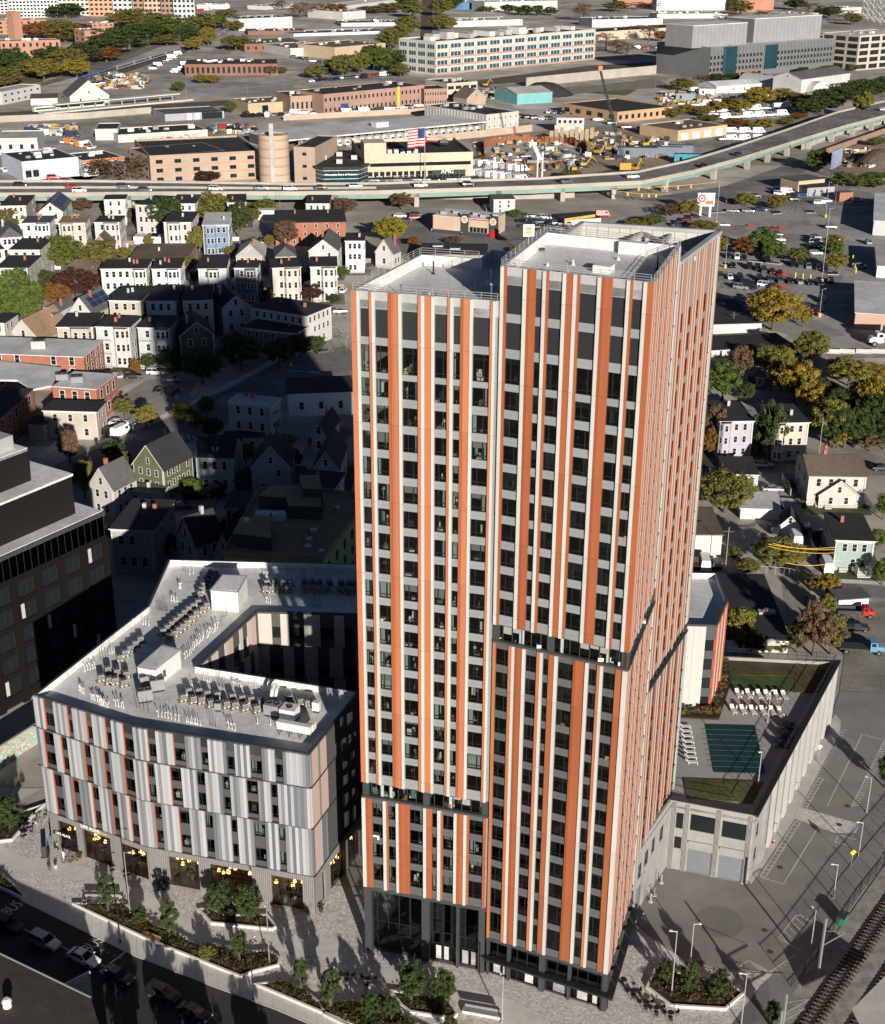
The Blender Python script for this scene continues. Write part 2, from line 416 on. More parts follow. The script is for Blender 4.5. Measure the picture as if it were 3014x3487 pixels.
# --- floors, core, furniture
poly=[P0,P1,P2,P3,P4,P5,P6,P7,P8]
cen=sum(poly,Vector((0,0)))/len(poly)
def inset(pl,d):
 n=len(pl);out=[]
 for i in range(n):
  a,b,c=pl[i-1],pl[i],pl[(i+1)%n]
  e1=(b-a).normalized();e2=(c-b).normalized()
  n1=Vector((-e1.y,e1.x));n2=Vector((-e2.y,e2.x));bi=(n1+n2)
  out.append(b+bi*(d/max(0.25,bi.dot(n1))))
 return out
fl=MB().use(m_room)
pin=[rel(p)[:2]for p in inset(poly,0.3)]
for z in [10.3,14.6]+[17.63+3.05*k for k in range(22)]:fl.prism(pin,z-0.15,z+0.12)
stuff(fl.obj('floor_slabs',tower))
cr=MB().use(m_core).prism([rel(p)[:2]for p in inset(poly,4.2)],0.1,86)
q=random.Random(3)
for A,B in ((P0,P1),(P1,P2),(P2,P3),(P3,P4)):
 u=(B-A).normalized();n_in=Vector((-u.y,u.x));L=(B-A).length
 for s in (4.6,7.8,10.9):
  c=A+u*s+n_in*2.4;cr.use(m_core).obox(rel(c),math.atan2(u.y,u.x),0.06,1.9,10.5,86)
stuff(cr.obj('interior_walls',tower))
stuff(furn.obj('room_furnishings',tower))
# --- roofs
def parapet_roof(name,parent,poly,zr,zt,t=0.35,m_in=None,m_top=None,origin=(0,0)):
 b=MB();P=[(p[0]-origin[0],p[1]-origin[1])for p in poly]
 I=[(p[0]-origin[0],p[1]-origin[1])for p in inset([Vector((p[0],p[1]))for p in poly],t)]
 n=len(P);b.use(m_in or m_memb).add([(x,y,zr)for x,y in I],[tuple(range(n))])
 for i in range(n):
  j=(i+1)%n
  b.use(m_in or m_memb).quad((*I[j],zr),(*I[i],zr),(*I[i],zt),(*I[j],zt))
  b.use(m_top or m_lgrey).quad((*I[i],zt),(*P[i],zt),(*P[j],zt),(*I[j],zt))
  b.quad((*P[i],zt),(*P[i],zr-0.5),(*P[j],zr-0.5),(*P[j],zt))
 return b.obj(name,parent)
def railing(name,parent,pts,z,h=1.05,step=1.6,m=None,origin=(0,0),r=0.03,bars=3):
 b=MB().use(m or m_lgrey)
 for a,c in zip(pts,pts[1:]):
  a=Vector((a[0]-origin[0],a[1]-origin[1]));c=Vector((c[0]-origin[0],c[1]-origin[1]));L=(c-a).length;n=max(1,int(L/step))
  for k in range(1,bars+1):b.tube((*a,z+h*k/bars),(*c,z+h*k/bars),r,n=4)
  for i in range(n+1):
   p=a.lerp(c,i/n);b.tube((*p,z),(*p,z+h),r,n=4)
 return b.obj(name,parent)
O1=(P1.x,P1.y)
PQ=Vector((11.4,156.9))
Lroof=[P0,P1,PQ,Vector((7.2,163.6)),Vector((5.6,164.2)),Vector((4.2,159.7)),P8]
parapet_roof('roof',tower,Lroof,86.95,88.2,origin=O1)
Rroof=[P1,P2,P3,PQ]
parapet_roof('roof',tower,Rroof,90.6,91.9,origin=O1)
b=MB().use(m_spl)
b.prism([rel(p)[:2]for p in (P1,P1+Vector((.2,-.05)),PQ+Vector((.2,0)),PQ)],86,91.85)
b.prism([rel(p)[:2]for p in (PQ,P3,P3+Vector((0,.2)),PQ+Vector((0,.2)))],84,91.85)
b.obj('upstand_wall',tower)
# rear screen wall round the open plant deck
m_scr=strip_mat('screen_wall',(0.44,0.43,0.40),(0.17,0.16,0.155),1.3,0,0.7,0.06)
sb=MB().use(m_scr)
scr=[P3+Vector((.3,.2)),P4,P5,PQ+Vector((.6,.4))]
for a,c in ((P4,P5),(P5,Vector((11.9,158.4)))):
 an=ang(a,c);L=(c-a).length;mid=(a+c)/2
 sb.obox(rel(mid),an,L/2,0.2,83.5,89.9)
sb.use(m_lgrey)
for a,c in ((P3,P4),(P4,P5),(P5,Vector((11.9,158.4)))):
 an=ang(a,c);mid=(a+c)/2+Vector((-math.sin(an),math.cos(an)))*0.15
 sb.obox(rel(mid),an,(c-a).length/2,0.32,89.7,90.12)
sb.obj('screen_wall',tower)
bb=MB().use(m_lgrey)
for t0,t1 in ((.25,.35),(.6,.55)):
 a=P3.lerp(PQ,t0);c=P4.lerp(P5,t1);bb.obox(rel((a+c)/2),ang(a,c),(c-a).length/2,.2,88.9,89.4)
a=P4.lerp(P5,.55);c=P3.lerp(P4,.35);bb.obox(rel((a+c)/2),ang(a,c),(c-a).length/2,.2,88.9,89.4)
bb.obj('steel_beam',tower)
MB().use(m_roofblk).prism([rel(p)[:2]for p in inset(scr,.5)],83.2,83.5).obj('plant_deck',tower)
cc=rel(P3.lerp(P4,.45)+Vector((-4,2.2)))
MB().use(m_lgrey).lathe([(1.6,83.5),(1.6,88.3),(1.75,88.4),(1.75,89.2),(1.5,89.2),(1.4,88.6)],18,cc[:2]).obj('cooling_fan',tower)
for a,c in ((P0,P1),(P0,P8),(P8,Vector((4.2,159.7)))):railing('railing',tower,[a.lerp(c,.01),a.lerp(c,.985)],88.15,.8,origin=O1)
for a,c in ((P1,P2),(P2,P3),(P1,PQ),(PQ,P3)):railing('railing',tower,[a.lerp(c,.015),a.lerp(c,.985)],91.85,.75,origin=O1)
# roof furniture
def rp(p0,p1,p3,s,t):return p0+(p1-p0)*s+(p3-p0)*t
def stub(p,z,h,r=.09,m=None):MB().use(m or m_black).lathe([(.25,z),(.1,z+.25),(r,z+.26),(r,z+h)],8,rel(p)[:2]).obj('roof_vent',tower)
for s,t,h in ((.25,.18,1.3),(.43,.22,.6),(.55,.06,1.3),(.2,.78,1.5),(.63,.5,.5)):stub(rp(P0,P1,P8,s,t),86.95,h,m=m_black if h>1 else m_white)
for s,t,h in ((.4,.2,.7),(.35,.5,.6),(.72,.12,.7),(.38,.02,1.3),(.9,.6,1.5),(.2,.4,.4),(.6,.75,.4)):stub(rp(P1,P2,PQ,s,t),90.6,h,m=m_black if h>1 else m_white)
a=math.atan2((P2-P1).y,(P2-P1).x)
c=rp(P1,P2,PQ,.58,.42);MB().use(m_white).obox(rel(c),a,.95,.8,90.6,91.35).obj('roof_hatch',tower)
c=rp(P0,P1,P8,.72,.62);MB().use(m_white).obox(rel(c),a,.95,.8,86.95,87.6).obj('roof_hatch',tower)
c=rp(P1,P2,PQ,.66,.95);MB().use(m_memb).obox(rel(c),a,1.6,.5,90.6,91.95).obj('roof_pier',tower)
for k,(s,t,h,r)in enumerate(((.84,.25,3.4,.09),(.94,.3,3.2,.11),(.91,.5,3.8,.2),(.97,.62,3.6,.2),(.985,.75,4.0,.2),(.9,.12,2.6,.16))):
 c=rp(P0,P1,P8,s,t)
 MB().use(m_lgrey if k in (0,5)else m_dgrey).lathe([(r*1.6,86.95),(r,87.2),(r,86.95+h-.3),(r*1.9,86.95+h-.25),(r*1.9,86.95+h-.12),(.05,86.95+h)],10,rel(c)[:2]).obj('exhaust_stack',tower)
pk=MB().use(m_dgrey)
for k in range(4):
 c=rp(P0,P1,P8,.975,.12+.07*k);pts=[(rel(c)[0]+dx,rel(c)[1]+dy,z)for dx,dy,z in ((0,0,87),(0,0,88.6),(.15,.25,88.95),(.3,.5,88.6),(.3,.5,87))];pk.path(pts,.14,6)
pk.obj('duct_bends',tower)
# --- lobby storeys
m_lobby=mat('lobby_interior',(0.10,0.09,0.08),0.8,0.3,0.6)
def lobby(A,B,zb,zt,cols,n,setb=0.9,parent=tower):
 a=ang(A,B);L=(B-A).length
 f=MB().use(m_dgrey)
 f.box(0,L,-0.05,1.0,zt-0.55,zt)
 f.obj('lobby_beam',parent,rel(A),a)
 for c0,c1 in cols:MB().use(m_dgrey).box(c0,c1,-0.02,0.75,zb,zt-.56).obj('column',parent,rel(A),a)
 f=MB().use(m_black)
 for i in range(n+1):
  x=L*i/n;f.box(x-.05,x+.05,setb,setb+.15,zb,zt-.56)
 for z in (zb+.02,zb+2.6,zb+4.4 if zt-zb>6.5 else zb+2.8):f.box(0,L,setb+.005,setb+.145,z,z+.1)
 f.obj('storefront_frame',parent,rel(A),a)
 for i in range(n):
  MB().use(m_glass).quad((L*i/n+.05,setb+.08,zb),(L*(i+1)/n-.05,setb+.08,zb),(L*(i+1)/n-.05,setb+.08,zt-.56),(L*i/n+.05,setb+.08,zt-.56)).obj('storefront_pane',parent,rel(A),a)
lobby(P0,P1,0.12,10.5,((0.0,.95),(7.7,8.7),(12.3,12.6),(15.2,16.0)),11)
lobby(P1,P2,0.12,6.15,((0.1,.3),(2.9,3.2),(7.2,7.9),(11.0,11.3),(15.3,16.1)),12,.6)
lobby(P2,P3,0.12,6.15,((.9,1.5),(5,5.3),(9,9.3),(13,13.3),(16.9,17.3)),10,.6)
# posters in the ground floor windows
m_post=[mat('poster_white',(.42,.42,.41),.6,.35,2.5),mat('poster_map',(.27,.28,.28),.6,.6,5)]
u=(P2-P1).normalized();a=ang(P1,P2)
for k,(s,w_)in enumerate(((.9,.9),(2.2,.8),(5.2,1.1),(9.0,2.0),(12.2,1.3),(14.2,.6))):
 MB().use(m_post[k==3]).box(s,s+w_,.55,.57,.4,2.3).obj('window_poster',tower,rel(P1),a)
a=ang(P0,P1)
for k,(s,w_)in enumerate(((9.4,.7),(10.5,.6),(12.9,.8),(14.1,.8))):
 MB().use(m_post[k>1]).box(s,s+w_,.82,.84,.4,2.5).obj('window_poster',tower,rel(P0),a)
 # canopy along the front and side
cb=MB().use(m_black)
uF=(P2-P1).normalized();uS=(P3-P2).normalized();nF=Vector((uF.y,-uF.x));nS=Vector((uS.y,-uS.x))
cp=[P1+nF*.05,P1+nF*.8,P2+nF*1.0+nS*1.0,P3+nS*1.0-uS*.6,P3+nS*.05-uS*.6,P2+nS*.05+nF*.05]
cb.prism([rel(p)[:2]for p in cp],2.95,3.25)
for t in (.08,.25,.42,.6,.78,.95):
 p=P2.lerp(P3,t);cb.tube((*rel(p+nS*.8)[:2],3.2),(*rel(p+nS*.02)[:2],4.6),.05,n=4)
cb.obj('canopy',tower)
lb=MB().use(m_lobby)
lb.prism([rel(p)[:2]for p in inset(poly,.35)],.13,.2)
stuff(lb.obj('lobby_floor',tower))
# ================================================================ five storey L shaped block left of the tower
r6=fr(0,1900,1.3777);r7=fr(0,2600,1.3777);r8=fr(1100,2600,1.628);r3=fr(2200,1900,2.2);r4=fr(2000,2650,1.766)
def src(ox,oy,s):return lambda x,y:(ox+x/s,oy+y/s)
def hitS(px,A,B):
 d=ray(*px);nx,ny=B[1]-A[1],A[0]-B[0]
 t=(A[0]*nx+A[1]*ny)/(d.x*nx+d.y*ny);L=math.hypot(B[0]-A[0],B[1]-A[1])
 return ((d.x*t-A[0])*(B[0]-A[0])+(d.y*t-A[1])*(B[1]-A[1]))/L
bA,bB,bC,bD=Vector((-56.3,166.4)),Vector((-40.5,158.3)),Vector((-16.95,151.95)),Vector((-11.3,167.7))
bE,bF,bG,bT,bL=Vector((-34.9,174.6)),Vector((-28.6,191.6)),Vector((30,188.6)),Vector((-45.75,210.3)),Vector((-45.9,193.2))
bW1,bW2,bW3=Vector((41.9,187.9)),Vector((45.1,196.4)),Vector((45.3,206.3))
ZROOF,ZPAR=24.5,25.5
block=thing('apartment_block','low L shaped apartment block clad in grey and white planks beside the orange tower','building',(bC.x,bC.y,0))
def relB(p,z=0.0):return (p[0]-bC.x,p[1]-bC.y,z)
OB=(bC.x,bC.y)
m_pl=[mat('plank_white',(.35,.355,.36),.5,.09,.8,stretch=(3,3,.15),rnd=.08),mat('plank_pale_grey',(.29,.298,.305),.5,.09,.8,stretch=(3,3,.15),rnd=.08),mat('plank_slate',(.115,.128,.145),.5,.09,.8,stretch=(3,3,.15),rnd=.08),mat('plank_taupe',(.185,.182,.18),.5,.09,.8,stretch=(3,3,.15),rnd=.08)]
m_wallk=mat('charcoal_wall',(.07,.07,.068),.7,.1,.8)
m_red=mat('red_orange_reveal',(.42,.09,.04),.5,.05,.8)
m_rib=strip_mat('ribbed_concrete',(.21,.205,.197),(.10,.097,.093),.28,0,.85,.3,.15)
m_pink=mat('blush_panel',(.42,.315,.27),.6,.05,.8)
full=[bA,bB,bC,bD,bE,bF,bG,bW1,bW2,bW3,bT,bL]
# core volume behind the cladding
cw=MB().use(m_wallk)
ins=inset(full,.45)
cw.prism([relB(p)[:2]for p in inset(full,3.2)],6.0,23.8)
cw.obj('inner_wall',block)
slab=MB().use(m_room)
for z in (6.2,9.9,13.3,16.6,20.0,23.9):slab.prism([relB(p)[:2]for p in ins],z-.15,z+.1)
stuff(slab.obj('floor_slabs',block))
parapet_roof('roof',block,full,ZROOF,ZPAR,.4,m_memb,m_dgrey,OB)
q=random.Random(21)
furn=MB()
_P1=P1
def interiorB(o,u,n,w_,z0,z1):
 def loc(s,d):return (o.x+u.x*s+n.x*d-bC.x,o.y+u.y*s+n.y*d-bC.y)
 a=math.atan2(u.y,u.x)
 if q.random()<.3:
  furn.use(m_curt);cw_=w_*q.uniform(.1,.3);furn.obox(loc(cw_ if q.random()<.5 else w_-cw_,.5),a,cw_,.03,z0,z1)
 if q.random()<.5:
  furn.use(q.choice(m_furn));furn.obox(loc(q.uniform(.3,w_-.2),q.uniform(.7,1.6)),a,.3,.3,z0-.4,z0+q.uniform(.2,.9))
def clad(A,B,cols,z0,z1,rows,left_red,nplank=.46,pal=(0,1,2,3,0),dep=.0):
 """cols: list of (s0,s1) window columns"""
 a=ang(A,B);L=(B-A).length;u=(B-A).normalized();n_in=Vector((-u.y,u.x))
 edges=[0.0]
 for c in cols:edges+=[max(0,c[0]),min(L,c[1])]
 edges.append(L)
 for i in range(0,len(edges),2):
  s0,s1=edges[i],edges[i+1]
  if s1-s0<.05:continue
  n=max(1,round((s1-s0)/nplank));last=None
  for k in range(n):
   x0,x1=s0+(s1-s0)*k/n,s0+(s1-s0)*(k+1)/n
   c=q.choice([p for p in pal if p!=last]);last=c
   MB().use(m_pl[c]).box(0,x1-x0-.02,-.26-dep-q.uniform(0,.06),.2,0,z1-z0-.02).obj('plank',block,relB(A+u*x0,z0),a)
 for i,c in enumerate(cols):
  s0,s1=max(0,c[0]),min(L,c[1]);w_=s1-s0
  if w_<.3:continue
  o=A+u*s0;prev=z0
  for b0,b1 in sorted(rows)+[(z1,z1)]:
   if b0>prev:MB().use(m_wallk).box(0,w_,0,.2,0,b0-prev).obj('spandrel',block,relB(o,prev),a)
   if b1>b0:
    fm,pm=window_meshes(w_,b1-b0,i%2)
    wo=mobj('window',fm,block,relB(o,b0),a);mobj('pane',pm,wo);interiorB(o,u,n_in,w_,b0,b1)
   prev=b1
  if left_red(i):MB().use(m_red).box(-.09,0,-.2,.18,0,z1-z0-.02).obj('red_reveal',block,relB(o,z0),a)
  if left_red(i+1)and i%3==1:MB().use(m_red).box(0,.07,-.2,.18,0,z1-z0-.02).obj('red_reveal',block,relB(o+u*w_,z0),a)
s6=src(0,1900,1.3777);s7=src(0,2600,1.3777)
top_x=[(218,262),(325,350),(412,440),(500,530),(583,630),(697,735),(818,872),(945,980),(1065,1105),(1175,1232),(1293,1332)]
top_y=lambda x:755+(x-220)*.20
mid_x=[(218,268),(297,330),(402,437),(492,522),(585,635),(695,732),(803,856),(925,968),(1048,1085),(1158,1215),(1272,1308)]
mid_y=lambda x:900+(x-220)*.185
low_x=[(265,305),(352,385),(442,475),(530,562),(615,652),(730,765),(845,895),(965,1005),(1087,1120),(1195,1250),(1310,1345)]
low_y=lambda x:140+(x-260)*.2
def split(xs,yf,s):
 out=([],[])
 for x0,x1 in xs:
  xm=(x0+x1)/2
  for k,(A,B)in enumerate(((bA,bB),(bB,bC))):
   a0,a1=hitS(s(x0,yf(xm)),A,B),hitS(s(x1,yf(xm)),A,B)
   L=(B-A).length;m_=(a0+a1)/2
   if -.5<m_<L-.4:out[k].append((max(.1,a0),min(L-.1,a1)));break
 return out
for xs,yf,s,z0,z1,rows,dp in ((top_x,top_y,s6,20.55,25.45,[(21.2,23.2)],.0),(mid_x,mid_y,s6,14.1,20.4,[(14.7,16.7),(17.9,19.9)],.08),(low_x,low_y,s7,6.4,13.95,[(7.2,9.3),(11.2,13.2)],.0)):
 ab,bc=split(xs,yf,s)
 clad(bA,bB,ab,z0,z1,rows,lambda i:True,dep=dp)
 clad(bB,bC,bc,z0,z1,rows,lambda i:i<2,dep=dp)
 MB().use(m_dgrey).prism([relB(p)[:2]for p in inset([bA,bB,bC,bD,bE],-.3)],z0-.13,z0+.0).obj('dark_band',block)
 # right flank towards the tower
LCD=(bD-bC).length
a=ang(bC,bD);u=(bD-bC).normalized()
for z0,z1 in ((20.55,25.45),(14.1,20.4),(6.4,13.95)):
 s=0.0;k=0
 while s<LCD:
  w_=min(q.uniform(.35,.9),LCD-s+.01)
  m_=q.choice([m_pink,m_pink,m_pink,m_pl[3],m_pl[0],m_pl[2]])if s<4.5 else m_wallk
  MB().use(m_).box(0,w_-.02,-.15,.2,0,z1-z0-.02).obj('flank_panel',block,relB(bC+u*s,z0),a);s+=w_;k+=1
MB().use(m_wallk).prism([relB(p)[:2]for p in (bC+u*.3,bD,bE,bE-u*.4,bC+Vector((-1,1)))],0.15,6.1).obj('ground_wall',block)if False else None
# courtyard walls and the rear outer wall: tall blush and charcoal panels
def strips(A,B,z0,z1,mats_,wmin,wmax,win=True):
 a=ang(A,B);L=(B-A).length;u=(B-A).normalized();s=0;k=0
 while s<L-.05:
  w_=min(q.uniform(wmin,wmax),L-s)
  m_=mats_[k%len(mats_)];o=A+u*s
  if win and m_ is m_wallk and w_>1:
   prev=z0
   for b0 in [z for z in (7.6,11,14.4,17.7,21)if z0<z<z1-2]:
    MB().use(m_).box(0,w_-.02,-.02,.25,0,b0-prev).obj('wall_panel',block,relB(o,prev),a)
    MB().use(m_glassd).box(.08,w_-.1,.1,.2,0,1.9).obj('window',block,relB(o,b0),a);prev=b0+1.9
   MB().use(m_).box(0,w_-.02,-.02,.25,0,z1-prev).obj('wall_panel',block,relB(o,prev),a)
  else:MB().use(m_).box(0,w_-.02,-.12,.25,0,z1-z0).obj('wall_panel',block,relB(o,z0),a)
  s+=w_;k+=1
m_cpan=mat('court_panel',(.44,.40,.36),.6,.06,.6)
for z0,z1 in ((6.3,13.9),(14.1,19.4),(19.6,25.2)):
 strips(bE,bF,z0,z1,[m_cpan,m_pink,m_wallk,m_cpan,m_wallk],.7,2.2)
 strips(bF,bG,z0,z1,[m_cpan,m_wallk],1.3,2.8)
 strips(bD,bE,z0,z1,[m_wallk,m_cpan],1.3,2.8)
 strips(bT,bL,z0,z1,[m_wallk,m_cpan],1.5,3,False);strips(bL,bA,z0,z1,[m_wallk,m_pl[1],m_wallk],1.5,3,False)
 # the pale end of the rear wing above the pool deck
strips(Vector((33.2,188.4)),bW1,10.9,25.2,[m_cream,m_wallk,m_cream],1.75,1.8)
a=ang(bW1,bW2);L=(bW2-bW1).length;u=(bW2-bW1).normalized()
for k in range(12):
 MB().use([m_red,m_cream,m_red,m_red][k%4]).box(0,L/12-.02,-.1-.08*(k%2),.25,0,14.3).obj('flank_panel',block,relB(bW1+u*(L*k/12),10.9),a)
strips(bW2,bW3,10.9,25.2,[m_wallk,m_cream],1.5,2.5,False);strips(bW3,bT,6.3,25.2,[m_wallk,m_cpan],3,5,False)
# ground storey: ribbed concrete piers and shop windows
m_shop=mat('shop_interior',(.16,.11,.07),.8,.5,.8)
gx=[(278,362),(392,520),(567,690),(790,932),(985,1182),(1272,1420)]
gy=lambda x:330+(x-280)*.235
m_lampw=mat('warm_pendant',(.8,.5,.2),.5,0,emit=(1,.5,.15,4.5))
def ground(A,B,opens):
 a=ang(A,B);u=(B-A).normalized();L=(B-A).length;e=0.0
 for s0,s1 in opens+[(L,L)]:
  if s0-e>.1:MB().use(m_rib).box(0,s0-e,-.05,.5,0,5.2).obj('concrete_pier',block,relB(A+u*e,.1),a)
  if s1>s0:
   w_=s1-s0;n=max(2,round(w_/1.5));f=MB().use(m_black)
   for i in range(n+1):f.box(w_*i/n-.04,w_*i/n+.04,.3,.42,0,5.0)
   for z in (0,2.5,3.9,4.95):f.box(0,w_,.31,.41,z,z+.09)
   f.obj('shop_frame',block,relB(A+u*s0,.1),a)
   for i in range(n):MB().use(m_glass).quad((w_*i/n+.04,.36,0),(w_*(i+1)/n-.04,.36,0),(w_*(i+1)/n-.04,.36,4.95),(w_*i/n+.04,.36,4.95)).obj('shop_pane',block,relB(A+u*s0,.1),a)
   it=MB().use(m_shop).box(.1,w_-.1,3.6,3.8,0,5);it.box(-.1,0.05,.5,3.8,0,5);it.box(w_-.05,w_+.1,.5,3.8,0,5)
   for _ in range(int(w_*1.3)):
    it.use(q.choice(m_furn));x=q.uniform(.3,w_-.3);y=q.uniform(.8,3);it.box(x-.25,x+.25,y-.25,y+.25,.0,q.uniform(.5,1.1))
   it.use(m_lampw)
   for _ in range(max(4,int(w_*1.6))):it.lathe([(.05,3.6),(.2,3.4),(.26,3.1),(.05,3.0)],7,(q.uniform(.3,w_-.3),q.uniform(.8,3.2)))
   stuff(it.obj('shop_fittings',block,relB(A+u*s0,.1),a))
  e=s1
 MB().use(m_rib).box(0,L,-.06,.5,5.1,6.27).obj('fascia',block,relB(A,.1),a)
ga,gb_=[],[]
for x0,x1 in gx:
 A,B,tgt=(bA,bB,ga)if x1<700 else (bB,bC,gb_)
 tgt.append((hitS(s7(x0,gy(x0)),A,B),hitS(s7(x1,gy(x1)),A,B)))
ground(bA,bB,[(max(.3,a0),min((bB-bA).length-.3,a1))for a0,a1 in ga])
ground(bB,bC,gb_)
ground(bC,Vector((-8.6,172)),[(2.2,3.2),(4.6,9.0),(10,14)])
MB().use(m_shop).prism([relB(p)[:2]for p in inset([bA,bB,bC,bD,bE,bL],.6)],.08,.14).obj('shop_floor',block)
gw=MB().use(m_wallk).prism([relB(p)[:2]for p in (bL,bT,bT+Vector((.3,-.3)),bL+Vector((.3,0)))],0,6.1)
gw.prism([relB(p)[:2]for p in (bA,bA+Vector((.4,.1)),bL+Vector((.4,.1)),bL)],.1,6.1);gw.prism([relB(p)[:2]for p in (bT,bT+Vector((0,-.3)),bW3+Vector((0,-.3)),bW3)],0,6.1)
gw.prism([relB(p)[:2]for p in (bE,bE+Vector((-.3,0)),bF+Vector((-.3,.3)),bG+Vector((0,.3)),bG,bF)],0,6.1)
gw.obj('ground_wall',block)
stuff(furn.obj('room_furnishings',block))
# bridge and entrance between block and tower
lk=MB().use(m_dgrey);pa,pb=Vector((-13.2,162.6)),Vector((-8.2,151.5))
lk.prism([relB(p)[:2]for p in (bD+Vector((-.5,-4)),Vector((-7.0,158)),Vector((-5,166)),bD)],9.9,10.2);lk.prism([relB(p)[:2]for p in (bD+Vector((-.5,-4)),Vector((-7.0,158)),Vector((-5,166)),bD)],13.4,13.8)
lk.obj('link_bridge',block)
MB().use(m_glass).quad((*relB(bD+Vector((-.4,-3.8)))[:2],10.2),(*relB(Vector((-7.1,158.2)))[:2],10.2),(*relB(Vector((-7.1,158.2)))[:2],13.4),(*relB(bD+Vector((-.4,-3.8)))[:2],13.4)).obj('link_pane',block)
def text3(name,body,size,loc,rot,m_,parent=None,align='CENTER',ext=.02,sx=1.0):
 cu=D.curves.new(name,'FONT');cu.body=body;cu.size=size;cu.extrude=ext;cu.align_x=align;cu.align_y='CENTER'
 cu.materials.append(m_);t_=D.objects.new(name+'_curve',cu);me=D.meshes.new_from_object(t_);D.objects.remove(t_)
 o=D.objects.new(name,me);COL.objects.link(o);o.location=loc;o.rotation_euler=rot;o.scale=(sx,1,1)
 if parent is not None:o.parent=parent
 return o
m_sign=mat('sign_letter_white',(.85,.82,.75),.5,0)
a=ang(bA,bB);u=(bB-bA).normalized();nO=Vector((u.y,-u.x))
p=bA+u*hitS(s7(425,305),bA,bB)+nO*.12;text3('sign_letters','LIFE ALIVE',.75,relB(p,5.75),(R(90),0,a),m_sign,block)
m_gold=mat('sign_letter_gold',(.7,.5,.2),.5,0)
for x_,w_ in ((466,'organic'),(494,'cafe')):p=bA+u*hitS(s7(x_,325),bA,bB)+nO*.12;text3('sign_letters',w_,.45,relB(p,5.7),(R(90),0,a),m_gold,block)
# penthouses
def penthouse(tp,h):
 P=[r6(x,y,ZROOF+h)for x,y in tp]
 b=MB().use(m_white).prism([relB(p)[:2]for p in P],ZROOF,ZROOF+h-.2)
 I=[relB(p)[:2]for p in P];cx=sum(p[0]for p in I)/4;cy=sum(p[1]for p in I)/4
 b.use(m_lgrey).prism([(cx+(x-cx)*1.04,cy+(y-cy)*1.04)for x,y in I],ZROOF+h-.2,ZROOF+h)
 b.use(m_memb).prism([(cx+(x-cx)*.93,cy+(y-cy)*.93)for x,y in I],ZROOF+h,ZROOF+h+.03)
 return b.obj('roof_penthouse',block)
penthouse([(988,148),(1115,158),(1158,82),(1045,78)],3.6)
penthouse([(645,508),(728,522),(845,428),(760,408)],3.0)
dr=MB().use(m_dgrey)
for x,y in ((763,545),(812,498)):
 p=r6(x,y,ZROOF+1.2);c=relB(p);dr.obox((c[0]+.05,c[1]-.1),R(30),.45,.06,ZROOF+.8,ZROOF+1.8)
dr.obj('penthouse_window',block)
# vents
q=random.Random(8)
vp=MB().use(m_white).lathe([(.16,0),(.08,.25),(.06,.26),(.06,1.0)],7).mesh('vent_pipe')
vh=MB().use(m_white);vh.lathe([(.16,0),(.08,.2),(.07,.21),(.07,.8)],7);vh.path([(0,0,.8),(0,.12,.95),(0,.26,.95),(0,.34,.75)],.07,6);vh=vh.mesh('vent_pipe')
vb=MB().use(m_dgrey).lathe([(.12,0),(.05,.2),(.04,.21),(.04,1.7)],6).mesh('vent_pipe')
clus=[(430,660,7,9,4),(470,690,5,9,3),(372,620,4,8,6),(545,695,4,12,3),(640,705,4,18,4),(745,745,4,14,2),(805,755,3,18,4),(875,770,8,9,2),(985,785,3,14,3),(1075,800,3,14,4),(1210,780,2,60,5),(400,530,5,12,-3),(470,475,5,12,-6),(515,450,3,12,-4),(600,330,5,14,-8),(670,310,3,14,3),(740,245,7,8,1),(805,200,4,8,2),(840,145,3,5,-2),(890,75,2,20,-5),(860,60,2,10,3),(870,470,4,9,-8),(905,430,6,7,-10),(935,400,4,7,-8),(970,375,4,7,-9),(1000,350,4,7,-8),(1035,300,5,8,-9),(1085,245,5,7,0),(1250,205,3,10,3),(1310,225,4,12,1),(1470,225,5,9,1),(1545,230,3,18,1),(1240,85,3,9,1),(1410,88,4,8,1),(1480,85,3,9,1),(1630,92,4,8,0),(900,600,2,30,5),(955,575,5,9,3),(1025,600,5,8,2),(1100,605,5,9,4),(1200,610,3,9,3),(1560,660,4,12,3),(1290,725,2,20,2)]
for x,y,n,dx,dy in clus:
 me=q.choice([vp,vh,vh,vb])
 for i in range(n):
  p=r6(x+dx*i+q.uniform(-2,2),y+dy*i+q.uniform(-2,2),ZROOF);mobj('vent_pipe',me,block,relB(p,ZROOF),q.uniform(0,6),(.62,.62,q.uniform(.8,1.2)))
